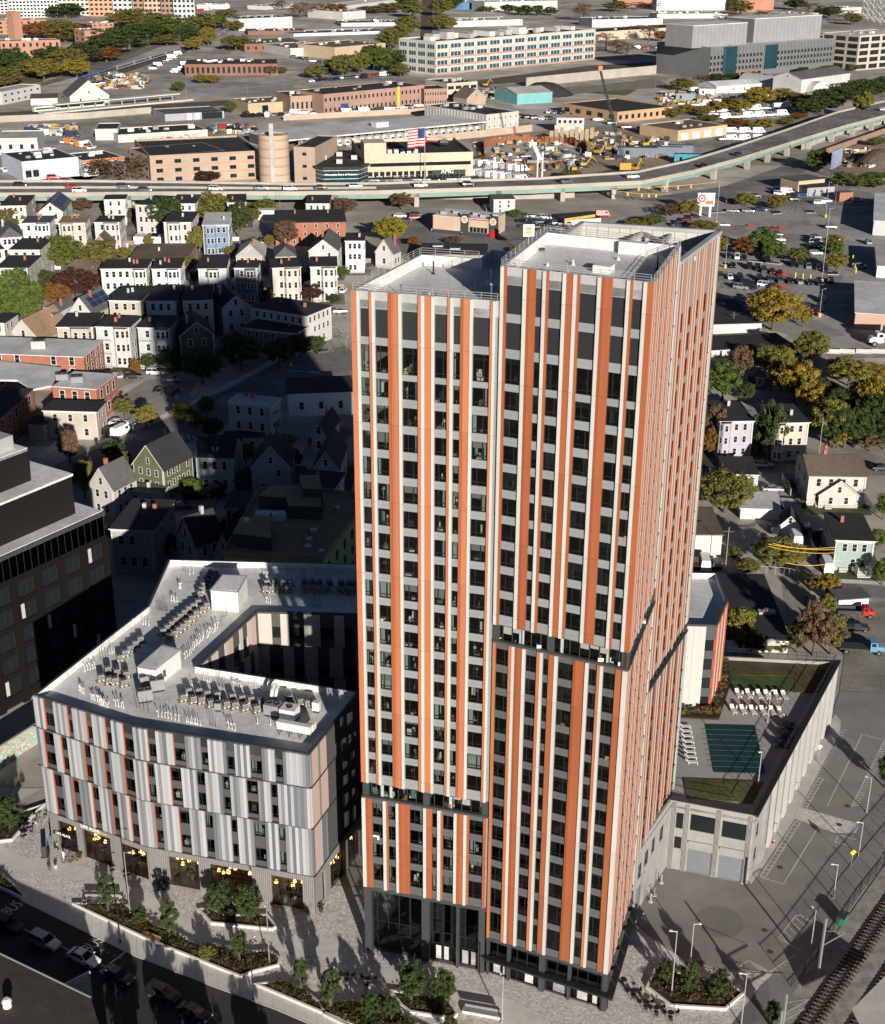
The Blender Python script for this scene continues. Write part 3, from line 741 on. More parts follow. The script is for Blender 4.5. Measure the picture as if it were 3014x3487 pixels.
  # condenser units: each its own thing on the roof
m_ac=mat('condenser_grey',(.27,.265,.255),.5,.1,2);m_acd=mat('condenser_grille',(.06,.06,.06),.6,.1,4)
def ac_proto():
 t=MB().use(m_ac);t.box(-.42,.42,-.42,.42,.25,1.05);t.use(m_acd)
 for k in (-1,1):
  for i in range(5):t.box(-.36+i*.15,-.27+i*.15,k*.425-.01,k*.425+.01,.32,.95);t.box(k*.425-.01,k*.425+.01,-.36+i*.15,-.27+i*.15,.32,.95)
 t.use(m_acd).lathe([(.33,1.05),(.33,1.09)],12);t.use(m_lgrey).lathe([(.1,1.09),(.1,1.12)],8)
 t.use(m_white);t.box(-.4,-.2,-.3,.3,.0,.25);t.box(.2,.4,-.3,.3,.0,.25)
 return t.mesh('condenser_unit')
acm=ac_proto()
AC=[('grey condenser unit in the long diagonal double row on the block roof',[(930,222),(908,240),(885,255),(866,272),(846,289),(826,307),(806,324),(786,342),(766,360),(970,237),(950,255),(920,275),(900,297),(877,320),(857,337),(838,352),(818,370),(798,387)]),('grey condenser unit behind the taller white roof penthouse',[(985,87),(975,105),(965,124),(955,143),(945,163),(938,182),(1012,92),(1002,110),(992,128)]),('grey condenser unit on the left roof edge beside the lower penthouse',[(660,397),(636,418),(612,440),(588,462),(563,484)]),('grey condenser unit in the cluster at the front left roof corner',[(507,540),(550,552),(593,562),(475,577),(512,589),(540,592),(582,602)]),('grey condenser unit in the double row along the front roof',[(885,640),(933,640),(972,652),(1020,658),(1090,667),(1135,674),(1177,680),(1225,692),(860,670),(907,679),(945,682),(990,696),(1063,702),(1102,706),(1150,714),(1205,722)]),('grey condenser unit in the short row at the front roof end',[(1355,675),(1408,690),(1442,697)]),('grey condenser unit in the shaded rear roof row near the tower',[(1250,130),(1288,128),(1325,130),(1360,132),(1243,158),(1270,160),(1310,160),(1350,160),(1430,128),(1465,130),(1500,132),(1545,132),(1600,134),(1635,136),(1660,136),(1425,160),(1460,160),(1498,163),(1535,163),(1590,165),(1630,165),(1660,168)])]
for lab,pts in AC:
 dunn=MB().use(mat('timber_sleepers',(.30,.25,.18),.9,.2,2))
 for k_,(x,y)in enumerate(pts):
  p=r6(x,y,ZROOF);o=mobj('condenser_unit',acm,None,(p.x,p.y,ZROOF+.06),R(25));tag(o,lab.replace('grey condenser unit','grey condenser, %s'%ORD[k_]),'condenser','rooftop condenser units')
  dunn.obox(relB(p),R(25),.75,.55,ZROOF,ZROOF+.05)
 stuff(dunn.obj('roof_pads',block))
def bigunit(x,y,w_,d_,h_,rz,label,fans,white=False):
 p=r6(x,y,ZROOF);t=thing('rooftop_air_handler',label,'air handler',(p.x,p.y,ZROOF),rz)
 MB().use(m_white if white else m_mgrey).box(-w_/2,w_/2,-d_/2,d_/2,.3,h_).obj('casing',t)
 f=MB().use(m_black).box(-w_/2+.1,w_/2-.1,-d_/2+.1,d_/2-.1,0,.3);f.obj('base_frame',t)
 for i in range(fans):MB().use(m_acd).lathe([(.42,h_),(.45,h_+.12),(.38,h_+.12),(.36,h_+.02)],14,(-w_/2+w_*(i+.5)/fans,0)).obj('fan',t)
bigunit(692,605,2.0,1.1,1.9,R(20),'grey twin fan air handler behind the front cluster of units',2)
bigunit(740,622,2.0,1.1,1.9,R(20),'grey twin fan air handler touching the lower white penthouse',2)
bigunit(682,672,2.0,1.1,1.9,R(20),'grey twin fan air handler nearest the front parapet',2)
bigunit(1283,735,2.2,1.6,1.8,R(-18),'wide grey air handler joined to the white ducts',2)
bigunit(1360,755,2.2,2.0,1.9,R(-18),'large white air handler with the duct on the front roof',1,True)
bigunit(1485,722,1.0,.7,1.6,R(-18),'tall upright condenser at the right end of the front roof',0,True)
bigunit(1025,715,.9,.9,1.3,R(0),'round topped galvanised fan beside the front row',1,False)
dt=thing('roof_duct','white bent air duct standing at the front right roof corner','duct',tuple(r6(1390,840,ZROOF)),R(-18))
MB().use(m_white).box(-2.6,2.2,-.4,.4,1.0,2.1).box(1.5,2.3,.42,1.5,1.0,2.0).obj('duct_run',dt)
lg=MB().use(m_dgrey)
for x in (-2.3,-.8,.7,2.0):lg.tube((x,-.35,0),(x,-.35,1),.05);lg.tube((x,.35,0),(x,.35,1),.05)
lg.obj('duct_legs',dt)
dt=thing('exhaust_hood','white double elbow exhaust hood rising from the front roof','vent',tuple(r6(1275,690,ZROOF)),R(40))
b=MB().use(m_white);b.path([(0,0,0),(0,0,1.2),(.5,.5,1.9),(1.3,1.2,2.2),(1.7,1.6,1.9)],.28,8);b.path([(.5,-.2,0),(.5,-.2,1.0),(1.1,.3,1.8),(1.7,.9,2.0)],.24,8);b.obj('elbow_pipe',dt)
# ================================================================ right podium with pool deck
ic,pc,pbk,pbl=Vector((32.1,162.4)),Vector((43.1,158.8)),Vector((65.6,201.9)),Vector((46.4,203.6))
pod=thing('podium_building','low concrete podium carrying the pool deck right of the tower','building',(pc.x,pc.y,0))
def relP(p,z=0.0):return (p[0]-pc.x,p[1]-pc.y,z)
OP=(pc.x,pc.y);ZD=10.7
m_pcon=mat('podium_concrete',(.27,.262,.25),.85,.2,.5)
m_deck=mat('deck_concrete',(.33,.32,.305),.85,.14,.5,coord='World')
m_gdoor=strip_mat('garage_door_grey',(.15,.165,.185),(.1,.11,.125),.55,2,.6,.06)
dpoly=[Vector((25.9,151.2)),ic,pc,pbk,pbl,bW2,bW1,Vector((30,188.3)),P4+Vector((-.5,0))]
MB().use(m_deck).prism([relP(p)[:2]for p in dpoly],ZD-.4,ZD).obj('pool_deck',pod)
def wallseg(A,B,z0,z1,t=.35,m_=None,name='wall',openings=()):
 a=ang(A,B);L=(B-A).length;b=MB().use(m_ or m_pcon)
 xs=sorted(set([0.0,L]+[x for o in openings for x in o[:2]]))
 for x0,x1 in zip(xs,xs[1:]):
  zc=z0
  for o in sorted([o for o in openings if o[0]<=x0+1e-4 and o[1]>=x1-1e-4],key=lambda o:o[2]):
   if o[2]>zc:b.box(x0,x1,0,t,zc,o[2])
   zc=o[3]
  if z1>zc:b.box(x0,x1,0,t,zc,z1)
 o_=b.obj(name,pod,relP(A),a)
 for x0,x1,y0,y1,kind in openings:
  if kind=='g':MB().use(m_gdoor).box(x0,x1,.18,.28,y0,y1).obj('garage_door',pod,relP(A),a)
  else:
   w_=MB().use(m_black);n=max(1,round((x1-x0)/1.2))
   for i in range(n+1):w_.box(x0+(x1-x0)*i/n-.04,x0+(x1-x0)*i/n+.04,.12,.22,y0,y1)
   w_.box(x0,x1,.13,.21,y0,y0+.07);w_.box(x0,x1,.13,.21,y1-.07,y1)
   wo=w_.obj('window',pod,relP(A),a);MB().use(m_glassd).box(x0,x1,.19,.2,y0,y1).obj('pane',wo)
 return o_
Lf=(pc-ic).length
wallseg(ic,pc,0,11.5,openings=[(.9,1.9,7.0,9.6,'w'),(.9,1.9,3.6,5.6,'w'),(2.9,6.3,7.1,9.8,'w'),(7.3,10.6,7.0,9.7,'w'),(2.9,6.3,.05,3.9,'g'),(7.3,10.6,.05,3.9,'g')])
a=ang(ic,pc);pr=MB().use(m_pcon)
for x0 in (.25,2.1,6.45,10.75):
 for k in range(4):pr.box(x0+k*.17,x0+k*.17+.1,-.13,0,0,11.2)
pr.box(2.9,6.3,-.25,0,5.0,5.4);pr.box(7.3,10.6,-.25,0,5.0,5.4);pr.obj('concrete_ribs',pod,relP(ic),a)
wallseg(Vector((25.9,151.2)),ic,0,11.5,openings=[(1.2,2.6,5.5,8.0,'w'),(3.4,5.0,6.2,8.6,'w'),(6.0,7.4,6.6,9.0,'w'),(9.0,10.6,6.6,9.0,'w'),(1.0,3.0,.05,4.2,'g'),(4.2,5.4,.05,2.4,'g'),(8.4,9.6,.05,2.4,'g')])
Le=(pbk-pc).length
wallseg(pc,pbk,0,11.4,openings=[(1.6,3.2,6.6,8.8,'w'),(1.6,3.2,2.6,4.8,'w')]+[(7.0+4.1*k,9.3+4.1*k,1.0,9.8,'w')for k in range(10)])
a=ang(pc,pbk);wp=MB()
for k in range(11):MB().use(mat('pilaster_pale',(.40,.39,.37),.8,.12)if k else m_pcon).box(5.2+4.1*k,6.7+4.1*k,-.35,0,.1,11.3).obj('white_pilaster',pod,relP(pc),a)
MB().use(m_black).box(-.1,Le,-.45,.25,11.4,11.75).obj('parapet_cap',pod,relP(pc),a)
wallseg(pbk,pbl,0,11.4);wallseg(pbl,bW2,0,10.9)
MB().use(m_dgrey).box(0,Lf,-.1,.2,11.5,11.62).obj('parapet_cap',pod,relP(ic),ang(ic,pc))
railing('railing',pod,[Vector((30,160)),ic+Vector((.1,.5)),pc+Vector((-.4,.5))],11.5,1.2,1.2,m_black,OP,.03,2)
railing('railing',pod,[pc+Vector((-.4,.5)),pbk+Vector((-.6,-.3)),pbl],11.7,1.3,1.5,m_black,OP,.035,2)
m_sedum=mat('sedum_roof',(.075,.06,.025),.95,.6,2.2,coord='World',bump=.5);m_lawn=mat('roof_lawn',(.045,.075,.02),.95,.4,4,coord='World',bump=.4);m_dry=mat('dry_lawn',(.085,.085,.028),.95,.45,2.5,coord='World',bump=.5)
def deckpatch(name,pts,m_,th=.12,z=ZD):return MB().use(m_).prism([relP(r3(x,y,z))[:2]for x,y in pts],z+.004,z+th).obj(name,pod)
deckpatch('sedum_bed',[(600,752),(1440,772),(1290,1015),(1112,1010),(1112,890),(632,882)],m_sedum,.16)
deckpatch('lawn',[(632,886),(1108,893),(1108,1006),(645,992)],m_lawn,.12)
deckpatch('lawn',[(280,1655),(875,1680),(795,1840),(302,1800)],m_dry,.14)
deckpatch('planting_bed',[(560,745),(600,752),(640,930),(545,1215),(245,1200),(245,1170),(470,1165)],m_soil,.3)
m_pool=mat('pool_cover_green',(.008,.035,.038),.6,.15,.6)
pool=thing('pool_cover','dark green safety cover stretched over the deck pool','pool cover',tuple(r3(670,1430,ZD+.05)))
pcs=[r3(x,y,ZD+.05)for x,y in ((445,1248),(815,1258),(895,1615),(510,1605))]
pl_=pool.location
MB().use(m_pool).prism([(p.x-pl_.x,p.y-pl_.y)for p in pcs],0,.06).obj('cover_sheet',pool)
for k in range(1,9):
 a=pcs[0].lerp(pcs[3],k/9);c=pcs[1].lerp(pcs[2],k/9);mid=(a+c)/2
 MB().use(mat('pool_strap',(.06,.16,.17),.6,.1)).obox((mid.x-pl_.x,mid.y-pl_.y),ang(a,c),(c-a).length/2+.7,.04,.062,.075).obj('strap',pool)
 # loungers
def lounger():
 t=D.objects.new('sun_lounger',None);COL.objects.link(t)
 MB().use(m_white).box(-.95,.35,-.33,.33,.3,.36).obj('seat',t)
 b=MB().use(m_white);b.add([(.35,-.33,.3),(.95,-.33,.75),(.95,.33,.75),(.35,.33,.3),(.35,-.33,.36),(.93,-.33,.8),(.93,.33,.8),(.35,.33,.36)],[(3,2,1,0),(4,5,6,7),(0,1,5,4),(1,2,6,5),(2,3,7,6),(3,0,4,7)]);b.obj('backrest',t)
 for x in (-.85,.4):
  for y in (-.28,.28):MB().use(m_white).box(x-.04,x+.04,y-.04,y+.04,0,.3).obj('leg',t)
 return t
lp=lounger();first=True
def put_lounger(x,y,rz,lab):
 global first
 o=lp if first else copy_tree(lp);first=False
 p=r3(x,y,ZD);o.location=(p.x,p.y,ZD+.01);o.rotation_euler=(0,0,rz);tag(o,lab,'sun lounger','white loungers on the pool deck')
for i,x in enumerate((690,768,847,905,978,1035)):put_lounger(x,1030+i*3,R(100),'white sun lounger, %s from the left in the row by the lawn'%ORD[i])
for i,x in enumerate((652,725,797,875,945,1005)):put_lounger(x,1150+i*3,R(100),'white sun lounger, %s from the left in the row facing the pool'%ORD[i])
for i,y in enumerate((1272,1308,1345,1386,1426,1464,1502,1540)):put_lounger(290+i*7,y,R(178),'white sun lounger, %s from the top beside the tower wall'%ORD[i])
stm=MB().use(m_white).lathe([(.2,0),(.16,.2),(.16,.4),(.22,.45)],10).mesh('side_table')
for i,(x,y)in enumerate(((722,1015),(803,1020),(925,1025),(680,1122),(752,1125),(828,1128),(902,1130))):
 p=r3(x,y,ZD);tag(mobj('side_table',stm,None,(p.x,p.y,ZD+.01)),'small round white side table between loungers, %s of seven'%ORD[i],'side table','deck side tables')
for i,(x,y)in enumerate(((1065,1265),(1045,1335),(1010,1400))):
 p=r3(x,y,ZD);t=thing('lounge_sofa','black outdoor sofa set on the deck, %s from the rear wall'%ORD[i],'sofa',(p.x,p.y,ZD),R(60+8*i),'black deck sofas')
 MB().use(m_black).box(-1,1,-.9,-.1,.1,.4).box(-1,1,.9,.3,.1,.4).obj('seat',t);MB().use(m_black).box(-1,1,-1.05,-.9,.1,.85).box(-1,1,.9,1.05,.1,.8).obj('backrest',t);MB().use(m_dgrey).box(-.4,.4,-.05,.25,.05,.35).obj('coffee_table',t)
def lamp_pole(name,p,z,h,label,m_=None,arm=.5,rz=0.0,cat='lamp post',head=True):
 t=thing(name,label,cat,(p[0],p[1],z),rz)
 MB().use(m_ or m_lgrey).lathe([(.16,0),(.16,.15),(.08,.2),(.06,h)],8).obj('pole',t)
 if head:
  MB().use(m_ or m_lgrey).tube((0,0,h-.25),(arm,0,h-.1),.04).obj('arm',t);MB().use(m_white).box(arm-.15,arm+.25,-.12,.12,h-.18,h-.05).obj('lamp_head',t)
 return t
lamp_pole('lamp_post',r3(840,1690,ZD),ZD,5.5,'pale lamp post beside the deck pool and dry lawn',rz=R(200),arm=.3)
lamp_pole('lamp_post',r3(910,1228,ZD),ZD,5.7,'pale lamp post between the deck lounger rows',rz=R(20),arm=.3)
# ================================================================ libraries: trees, cars, houses
def leaf_mat(name,col,var=.35):
 if name in MATS:return MATS[name]
 m=D.materials.new(name);m.use_nodes=True;n=m.node_tree.nodes;l=m.node_tree.links;b=n['Principled BSDF']
 b.inputs['Roughness'].default_value=.75;b.inputs['Specular IOR Level'].default_value=.15
 tc=n.new('ShaderNodeTexCoord');no=n.new('ShaderNodeTexNoise');no.inputs['Scale'].default_value=9;no.inputs['Detail'].default_value=3;l.new(tc.outputs['Object'],no.inputs['Vector'])
 oi=n.new('ShaderNodeObjectInfo')
 hs=n.new('ShaderNodeHueSaturation');hs.inputs['Color'].default_value=(*col,1)
 mr=n.new('ShaderNodeMapRange');mr.inputs[1].default_value=.3;mr.inputs[2].default_value=.7;mr.inputs[3].default_value=1-var;mr.inputs[4].default_value=1+var
 l.new(no.outputs[0],mr.inputs[0]);l.new(mr.outputs[0],hs.inputs['Value'])
 mh=n.new('ShaderNodeMapRange');mh.inputs[3].default_value=.485;mh.inputs[4].default_value=.515;l.new(oi.outputs['Random'],mh.inputs[0]);l.new(mh.outputs[0],hs.inputs['Hue'])
 l.new(hs.outputs[0],b.inputs['Base Color'])
 tl=n.new('ShaderNodeBsdfTranslucent');l.new(hs.outputs[0],tl.inputs[0]);mx=n.new('ShaderNodeMixShader');mx.inputs[0].default_value=.25
 l.new(b.outputs[0],mx.inputs[1]);l.new(tl.outputs[0],mx.inputs[2]);l.new(mx.outputs[0],n['Material Output'].inputs[0])
 MATS[name]=m;return m
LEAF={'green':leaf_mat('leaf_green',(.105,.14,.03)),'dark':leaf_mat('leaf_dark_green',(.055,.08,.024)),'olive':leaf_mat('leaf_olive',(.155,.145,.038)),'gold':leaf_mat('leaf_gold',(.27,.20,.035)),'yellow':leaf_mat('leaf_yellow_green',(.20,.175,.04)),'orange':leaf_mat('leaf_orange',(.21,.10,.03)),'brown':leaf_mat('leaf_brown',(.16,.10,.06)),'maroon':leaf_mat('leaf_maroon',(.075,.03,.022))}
m_bark=mat('bark',(.10,.08,.06),.95,.3,4)
def crown_mesh(kind,seed):
 q=random.Random(seed);vs=[];fs=[]
 ncl,nl,cr,ls={'round':(95,82,.215,.055),'tall':(52,80,.23,.062),'cone':(40,55,.2,.08),'sparse':(40,40,.26,.05),'bush':(26,45,.3,.1)}[kind]
 for c in range(ncl):
  while True:
   x,y,z=q.uniform(-1,1),q.uniform(-1,1),q.uniform(-1,1);r2=x*x+y*y+z*z
   if r2<1 and r2>(.12 if c%4 else .0):break
  if kind=='cone':f=(1-(z+1)/2)*.95+.08;x*=f;y*=f
  else:x*=.9;y*=.9;z*=.85
  k=q.uniform(.65,1.25)*cr
  for i in range(nl):
   th=q.uniform(0,6.283);u=q.uniform(-1,1);rr=k*q.random()**.4;s=math.sqrt(1-u*u)
   dx,dy,dz=s*math.cos(th),s*math.sin(th),u
   p=Vector((x+dx*rr,y+dy*rr,z+dz*rr*.8))
   nrm=Vector((dx+q.uniform(-.7,.7),dy+q.uniform(-.7,.7),dz+q.uniform(-.3,.9)))
   if nrm.length<.05:continue
   nrm.normalize();t=nrm.cross(Vector((q.uniform(-1,1),q.uniform(-1,1),q.uniform(-1,1)))).normalized();b=nrm.cross(t);w=ls*q.uniform(.6,1.3);o=len(vs)
   vs+=[p-t*w,p+b*w*.6,p+t*w,p-b*w*.6];fs.append((o,o+1,o+2,o+3))
 me=D.meshes.new('crown');me.from_pydata([tuple(v)for v in vs],[],fs);me.materials.append(LEAF['green']);me.update();return me
CROWNS={k:[crown_mesh(k,100+i)for i in range(n)]for k,n in (('round',4),('tall',3),('cone',2),('sparse',2),('bush',2))}
def trunk_mesh(seed,spread):
 q=random.Random(seed);b=MB().use(m_bark);b.tube((0,0,0),(.01,.01,.35),.035,.024,7);b.tube((.01,.01,.35),(0,.02,.75),.024,.008,6)
 for i in range(7):
  th=i*2.4+q.random();z=.25+i*.06;e=(math.cos(th)*spread*q.uniform(.5,.9),math.sin(th)*spread*q.uniform(.5,.9),z+q.uniform(.2,.38));b.tube((0,0,z),e,.014,.004,5)
  b.tube(e,(e[0]*1.25,e[1]*1.25,e[2]+.1),.004,.002,4)
 return b.mesh('trunk')
TRUNKS=[trunk_mesh(7,.22),trunk_mesh(9,.3)]
tq=random.Random(77);TREES=[]
def tree_at(p,h,rad,col,label,kind='round',group=None,z=0.0,base=.17):
 t=thing({'bush':'shrub','cone':'conifer_tree'}.get(kind,'tree'),label,'shrub' if kind=='bush' else 'tree',(p[0],p[1],z),tq.uniform(0,6.28),group)
 if kind=='bush':base=.0
 ch=h*(1-base)
 c=mobj('crown',tq.choice(CROWNS[kind]),t,(0,0,h*base+ch/2),0,(rad,rad,ch/2))
 c.material_slots[0].link='OBJECT';c.material_slots[0].material=LEAF[col]
 if kind!='bush':mobj('trunk',TRUNKS[len(TREES)%2],t,(0,0,0),0,(max(h*.8,rad*2),max(h*.8,rad*2),h*.98))
 TREES.append(t);return t
def pxm(p,z=0.0):return FPX/(Vector((p[0],p[1],z-CAMH)).length)
def tree(f,bx,by,ty,wpx,col,label,kind='round',group=None,s=None):
 """base pixel, top pixel row, crown width in that frame's pixels"""
 p=f(bx,by);sc=s or f.s
 k=pxm(p)*sc;dep=math.asin(CAMH/Vector((p.x,p.y,CAMH)).length)
 return tree_at(p,max(1.5,(by-ty)/(k*math.cos(dep))),wpx*((1.6 if p.x<-150 else 1.35)if p.y>620 else 1.17)/2/k,col,label,kind,group)
class Frame:
 def __init__(s_,ox,oy,s):s_.ox,s_.oy,s_.s=ox,oy,s
 def __call__(s_,x,y,z=0.0):return G(s_.ox+x/s_.s,s_.oy+y/s_.s,z)
r3,r4,r5,r6,r7,r8=Frame(2200,1900,2.2),Frame(2000,2650,1.766),Frame(0,1250,1.4328),Frame(0,1900,1.3777),Frame(0,2600,1.3777),Frame(1100,2600,1.628)
h1=Frame(0,600,1.4925);q1=Frame(2300,650,2.508);q2=Frame(2300,1250,2.508);f1=Frame(0,0,1.791);f2=Frame(1000,0,1.791);f3=Frame(2000,0,1.766);dsp=Frame(0,0,.5942)
# ---- cars
m_tyre=mat('tyre_rubber',(.015,.015,.015),.8,0);m_rim=mat('wheel_rim',(.35,.35,.36),.35,0,metal=.8);m_hl=mat('headlight_lens',(.7,.72,.72),.15,0);m_tl=mat('tail_light_red',(.35,.02,.015),.3,0)
PAINT={n:mat('paint_'+n,c,.28,0,spec=.6,metal=mt)for n,c,mt in (('white',(.75,.75,.73),0),('black',(.012,.012,.014),0),('silver',(.42,.43,.44),.5),('grey',(.12,.125,.13),.4),('red',(.42,.02,.015),0),('blue',(.03,.08,.22),.2),('orange',(.6,.16,.03),0),('dark blue',(.012,.025,.06),.2),('maroon',(.12,.012,.015),.1),('teal',(.02,.2,.22),0),('yellow',(.42,.26,.04),0),('pale blue',(.12,.24,.36),0))}
def ring_loft(b,st):
 """stations (x, z0, z1, half width)"""
 rings=[]
 for x,z0,z1,hw in st:
  rings.append([(x,-hw*.92,z0),(x,-hw,z0+(z1-z0)*.45),(x,-hw*.93,z1-.03),(x,-hw*.8,z1),(x,hw*.8,z1),(x,hw*.93,z1-.03),(x,hw,z0+(z1-z0)*.45),(x,hw*.92,z0)])
 n=8;o=len(b.v);b.v+=[v for r in rings for v in r]
 for k in range(len(rings)-1):
  for i in range(n):b.f.append([o+k*n+i,o+k*n+(i+1)%n,o+(k+1)*n+(i+1)%n,o+(k+1)*n+i]);b.m.append(b.k)
 b.f.append([o+i for i in range(n)][::-1]);b.m.append(b.k);e=o+(len(rings)-1)*n;b.f.append([e+i for i in range(n)]);b.m.append(b.k)
def frustum(b,x0,x1,hw,z0,X0,X1,HW,z1):
 b.add([(x0,-hw,z0),(x1,-hw,z0),(x1,hw,z0),(x0,hw,z0),(X0,-HW,z1),(X1,-HW,z1),(X1,HW,z1),(X0,HW,z1)],[(3,2,1,0),(4,5,6,7),(0,1,5,4),(1,2,6,5),(2,3,7,6),(3,0,4,7)])
CARS={'sedan':([(-2.35,.4,.78,.7),(-2.2,.25,.95,.84),(-1.2,.2,.98,.9),(.9,.2,.96,.9),(1.8,.22,.84,.86),(2.25,.27,.7,.76),(2.35,.36,.6,.62)],(-1.85,1.05,.8,.95,-1.05,.2,.6,1.43)),'suv':([(-2.3,.4,1.0,.78),(-2.2,.3,1.08,.88),(-1.2,.25,1.1,.93),(.9,.25,1.08,.93),(1.8,.28,1.0,.9),(2.25,.32,.85,.8),(2.35,.4,.7,.68)],(-2.2,1.05,.84,1.06,-1.95,.35,.66,1.68)),'van':([(-2.9,.4,1.2,.9),(-2.8,.3,1.25,.97),(1.6,.3,1.25,.97),(2.3,.32,1.05,.92),(2.75,.4,.8,.8)],(-2.88,2.0,.95,1.22,-2.85,1.15,.8,2.45)),'pickup':([(-2.8,.45,.95,.85),(-2.7,.4,1.1,.93),(-.4,.38,1.12,.95),(1.2,.38,1.12,.95),(2.2,.4,1.05,.92),(2.7,.45,.85,.8)],(-.7,1.35,.85,1.1,-.55,.65,.68,1.75))}
def car_parts(kind):
 st,gh=CARS[kind]
 body=MB().use(PAINT['white']);ring_loft(body,st)
 g0=MB().use(m_glassd)
 if kind=='van':
  frustum(body,*gh);x0,x1,hw,z0,X0,X1,HW,z1=gh
  g0.quad((x1+.02,-.78,z0+.1),(x1+.02,.78,z0+.1),(X1+.1,.7,z1-.25),(X1+.1,-.7,z1-.25))
  for s in (-1,1):g0.box(.4,1.25,s*.9-.03,s*.9+.03,1.4,1.95)
 else:
  frustum(g0,*gh);x0,x1,hw,z0,X0,X1,HW,z1=gh
  body.box(X0-.02,X1+.02,-HW-.02,HW+.02,z1-.02,z1+.03)
  for s in (-1,1):
   for xx,XX in ((x0,X0),(x1,X1)):body.tube((xx,s*hw,z0),(XX,s*HW,z1),.045,n=4)
   body.tube(((x0+x1)/2-.1,s*(hw+.005),z0),((X0+X1)/2,s*(HW+.005),z1),.04,n=4)
  if kind=='pickup':
   body.use(m_tyre).box(-2.6,-.85,-.75,.75,1.1,1.135)
 return body,g0
CAR_ONE={}
def car_mesh(kind):
 if kind in CAR_ONE:return CAR_ONE[kind]
 b,g0=car_parts(kind);st=CARS[kind][0];x0,x1=st[0][0],st[-1][0]
 o=len(b.v);b.use(m_glassd);b.v+=g0.v;b.f+=[[i+o for i in f]for f in g0.f];b.m+=[b.k]*len(g0.f)
 for x in (x0+.85,x1-.9):
  for s in (-1,1):b.use(m_tyre).tube((x,s*.7,.33),(x,s*.93,.33),.34,n=10);b.use(m_rim).tube((x,s*.925,.33),(x,s*.94,.33),.2,n=8)
 for s in (-1,1):b.use(m_hl).box(x1-.25,x1-.1,s*.6-.14,s*.6+.14,.62,.74);b.use(m_tl).box(x0+.03,x0+.12,s*.66-.12,s*.66+.12,.7,.9)
 CAR_ONE[kind]=b.mesh('car');return CAR_ONE[kind]
def car(kind,col,p,rz,label,group=None,s=1.0,z=0.0):
 o=mobj({'van':'parked_van','pickup':'pickup_truck'}.get(kind,'car'),car_mesh(kind),None,(p[0],p[1],z),rz,s)
 o.material_slots[0].link='OBJECT';o.material_slots[0].material=PAINT[col]
 return tag(o,label,{'van':'van','pickup':'pickup truck'}.get(kind,'car'),group)
def car_full(kind,col,p,rz,label,group=None,s=1.0,z=0.0):
 t=thing('car',label,'car',(p[0],p[1],z),rz,group);t.scale=(s,s,s)
 b,g0=car_parts(kind);bo=b.obj('body',t);bo.material_slots[0].link='OBJECT';bo.material_slots[0].material=PAINT[col];g0.obj('windows',t)
 st=CARS[kind][0];x0,x1=st[0][0],st[-1][0]
 for x in (x0+.85,x1-.9):
  for sd in (-1,1):w_=MB().use(m_tyre).tube((x,sd*.7,.33),(x,sd*.95,.33),.34,n=14).obj('wheel',t);MB().use(m_rim).tube((x,sd*.945,.33),(x,sd*.965,.33),.22,n=10).obj('rim',w_)
 for sd in (-1,1):
  MB().use(m_hl).box(x1-.3,x1-.08,sd*.6-.16,sd*.6+.16,.6,.74).obj('headlight',t);MB().use(m_tl).box(x0+.02,x0+.14,sd*.64-.14,sd*.64+.14,.72,.92).obj('tail_light',t)
  MB().use(PAINT[col]).box(.85,1.0,sd*1.0-.1,sd*1.0+.1,1.0,1.12).obj('mirror',t)
 return t
 # ---- houses
m_trim=mat('white_trim',(.52,.51,.49),.7,.05)
m_shing={n:mat('roof_'+n,c,.9,.25,.8)for n,c in (('black',(.03,.03,.032)),('grey',(.10,.10,.10)),('brown',(.13,.10,.075)),('tan',(.28,.19,.12)),('blue',(.07,.085,.11)),('white',(.52,.52,.515)),('pale',(.38,.37,.35)))}
hw_=MB().use(m_trim);hw_.box(-.55,-.42,-.07,0,0,1.7).box(.42,.55,-.07,0,0,1.7).box(-.42,.42,-.07,0,1.57,1.7).box(-.6,.6,-.12,0,-.1,0).box(-.42,.42,-.055,0,.82,.87);hw_.use(m_glassd).box(-.42,.42,-.035,-.005,0,.82).box(-.42,.42,-.045,-.005,.87,1.57)
HWIN=hw_.mesh('window')
WALL={}
def wallm(c):
 k=tuple(round(v,3)for v in c)
 if k not in WALL:WALL[k]=strip_mat('clapboard_%02d'%len(WALL),c,tuple(v*.72 for v in c),.3,2,.85,.14,.16)
 return WALL[k]
hq=random.Random(31);YARDS=[]
YMAT=[mat('yard_grass',(.075,.085,.03),.95,.5,.3,coord='World'),mat('yard_dirt',(.17,.14,.10),.95,.4,.3,coord='World'),mat('yard_paving',(.27,.255,.235),.9,.3,.25,coord='World'),mat('yard_asphalt',(.15,.147,.143),.9,.3,.25,coord='World')]
FMAT=[mat('fence_wood',(.26,.19,.13),.9,.3,1),mat('fence_white',(.55,.54,.5),.8,.1,1),mat('fence_grey',(.25,.25,.24),.9,.2,1)]
def add_windows(t,A,B,zs,n,ws=1.0,skip=.0,inset_=.9):
 """windows on wall A->B (local coords, interior left)"""
 a=math.atan2(B[1]-A[1],B[0]-A[0]);L=math.hypot(B[0]-A[0],B[1]-A[1])
 for z in zs:
  for i in range(n):
   if hq.random()<skip:continue
   s=inset_+(L-2*inset_)*(i+.5)/n
   mobj('window',HWIN,t,(A[0]+math.cos(a)*s,A[1]+math.sin(a)*s,z),a,(ws,1,ws))
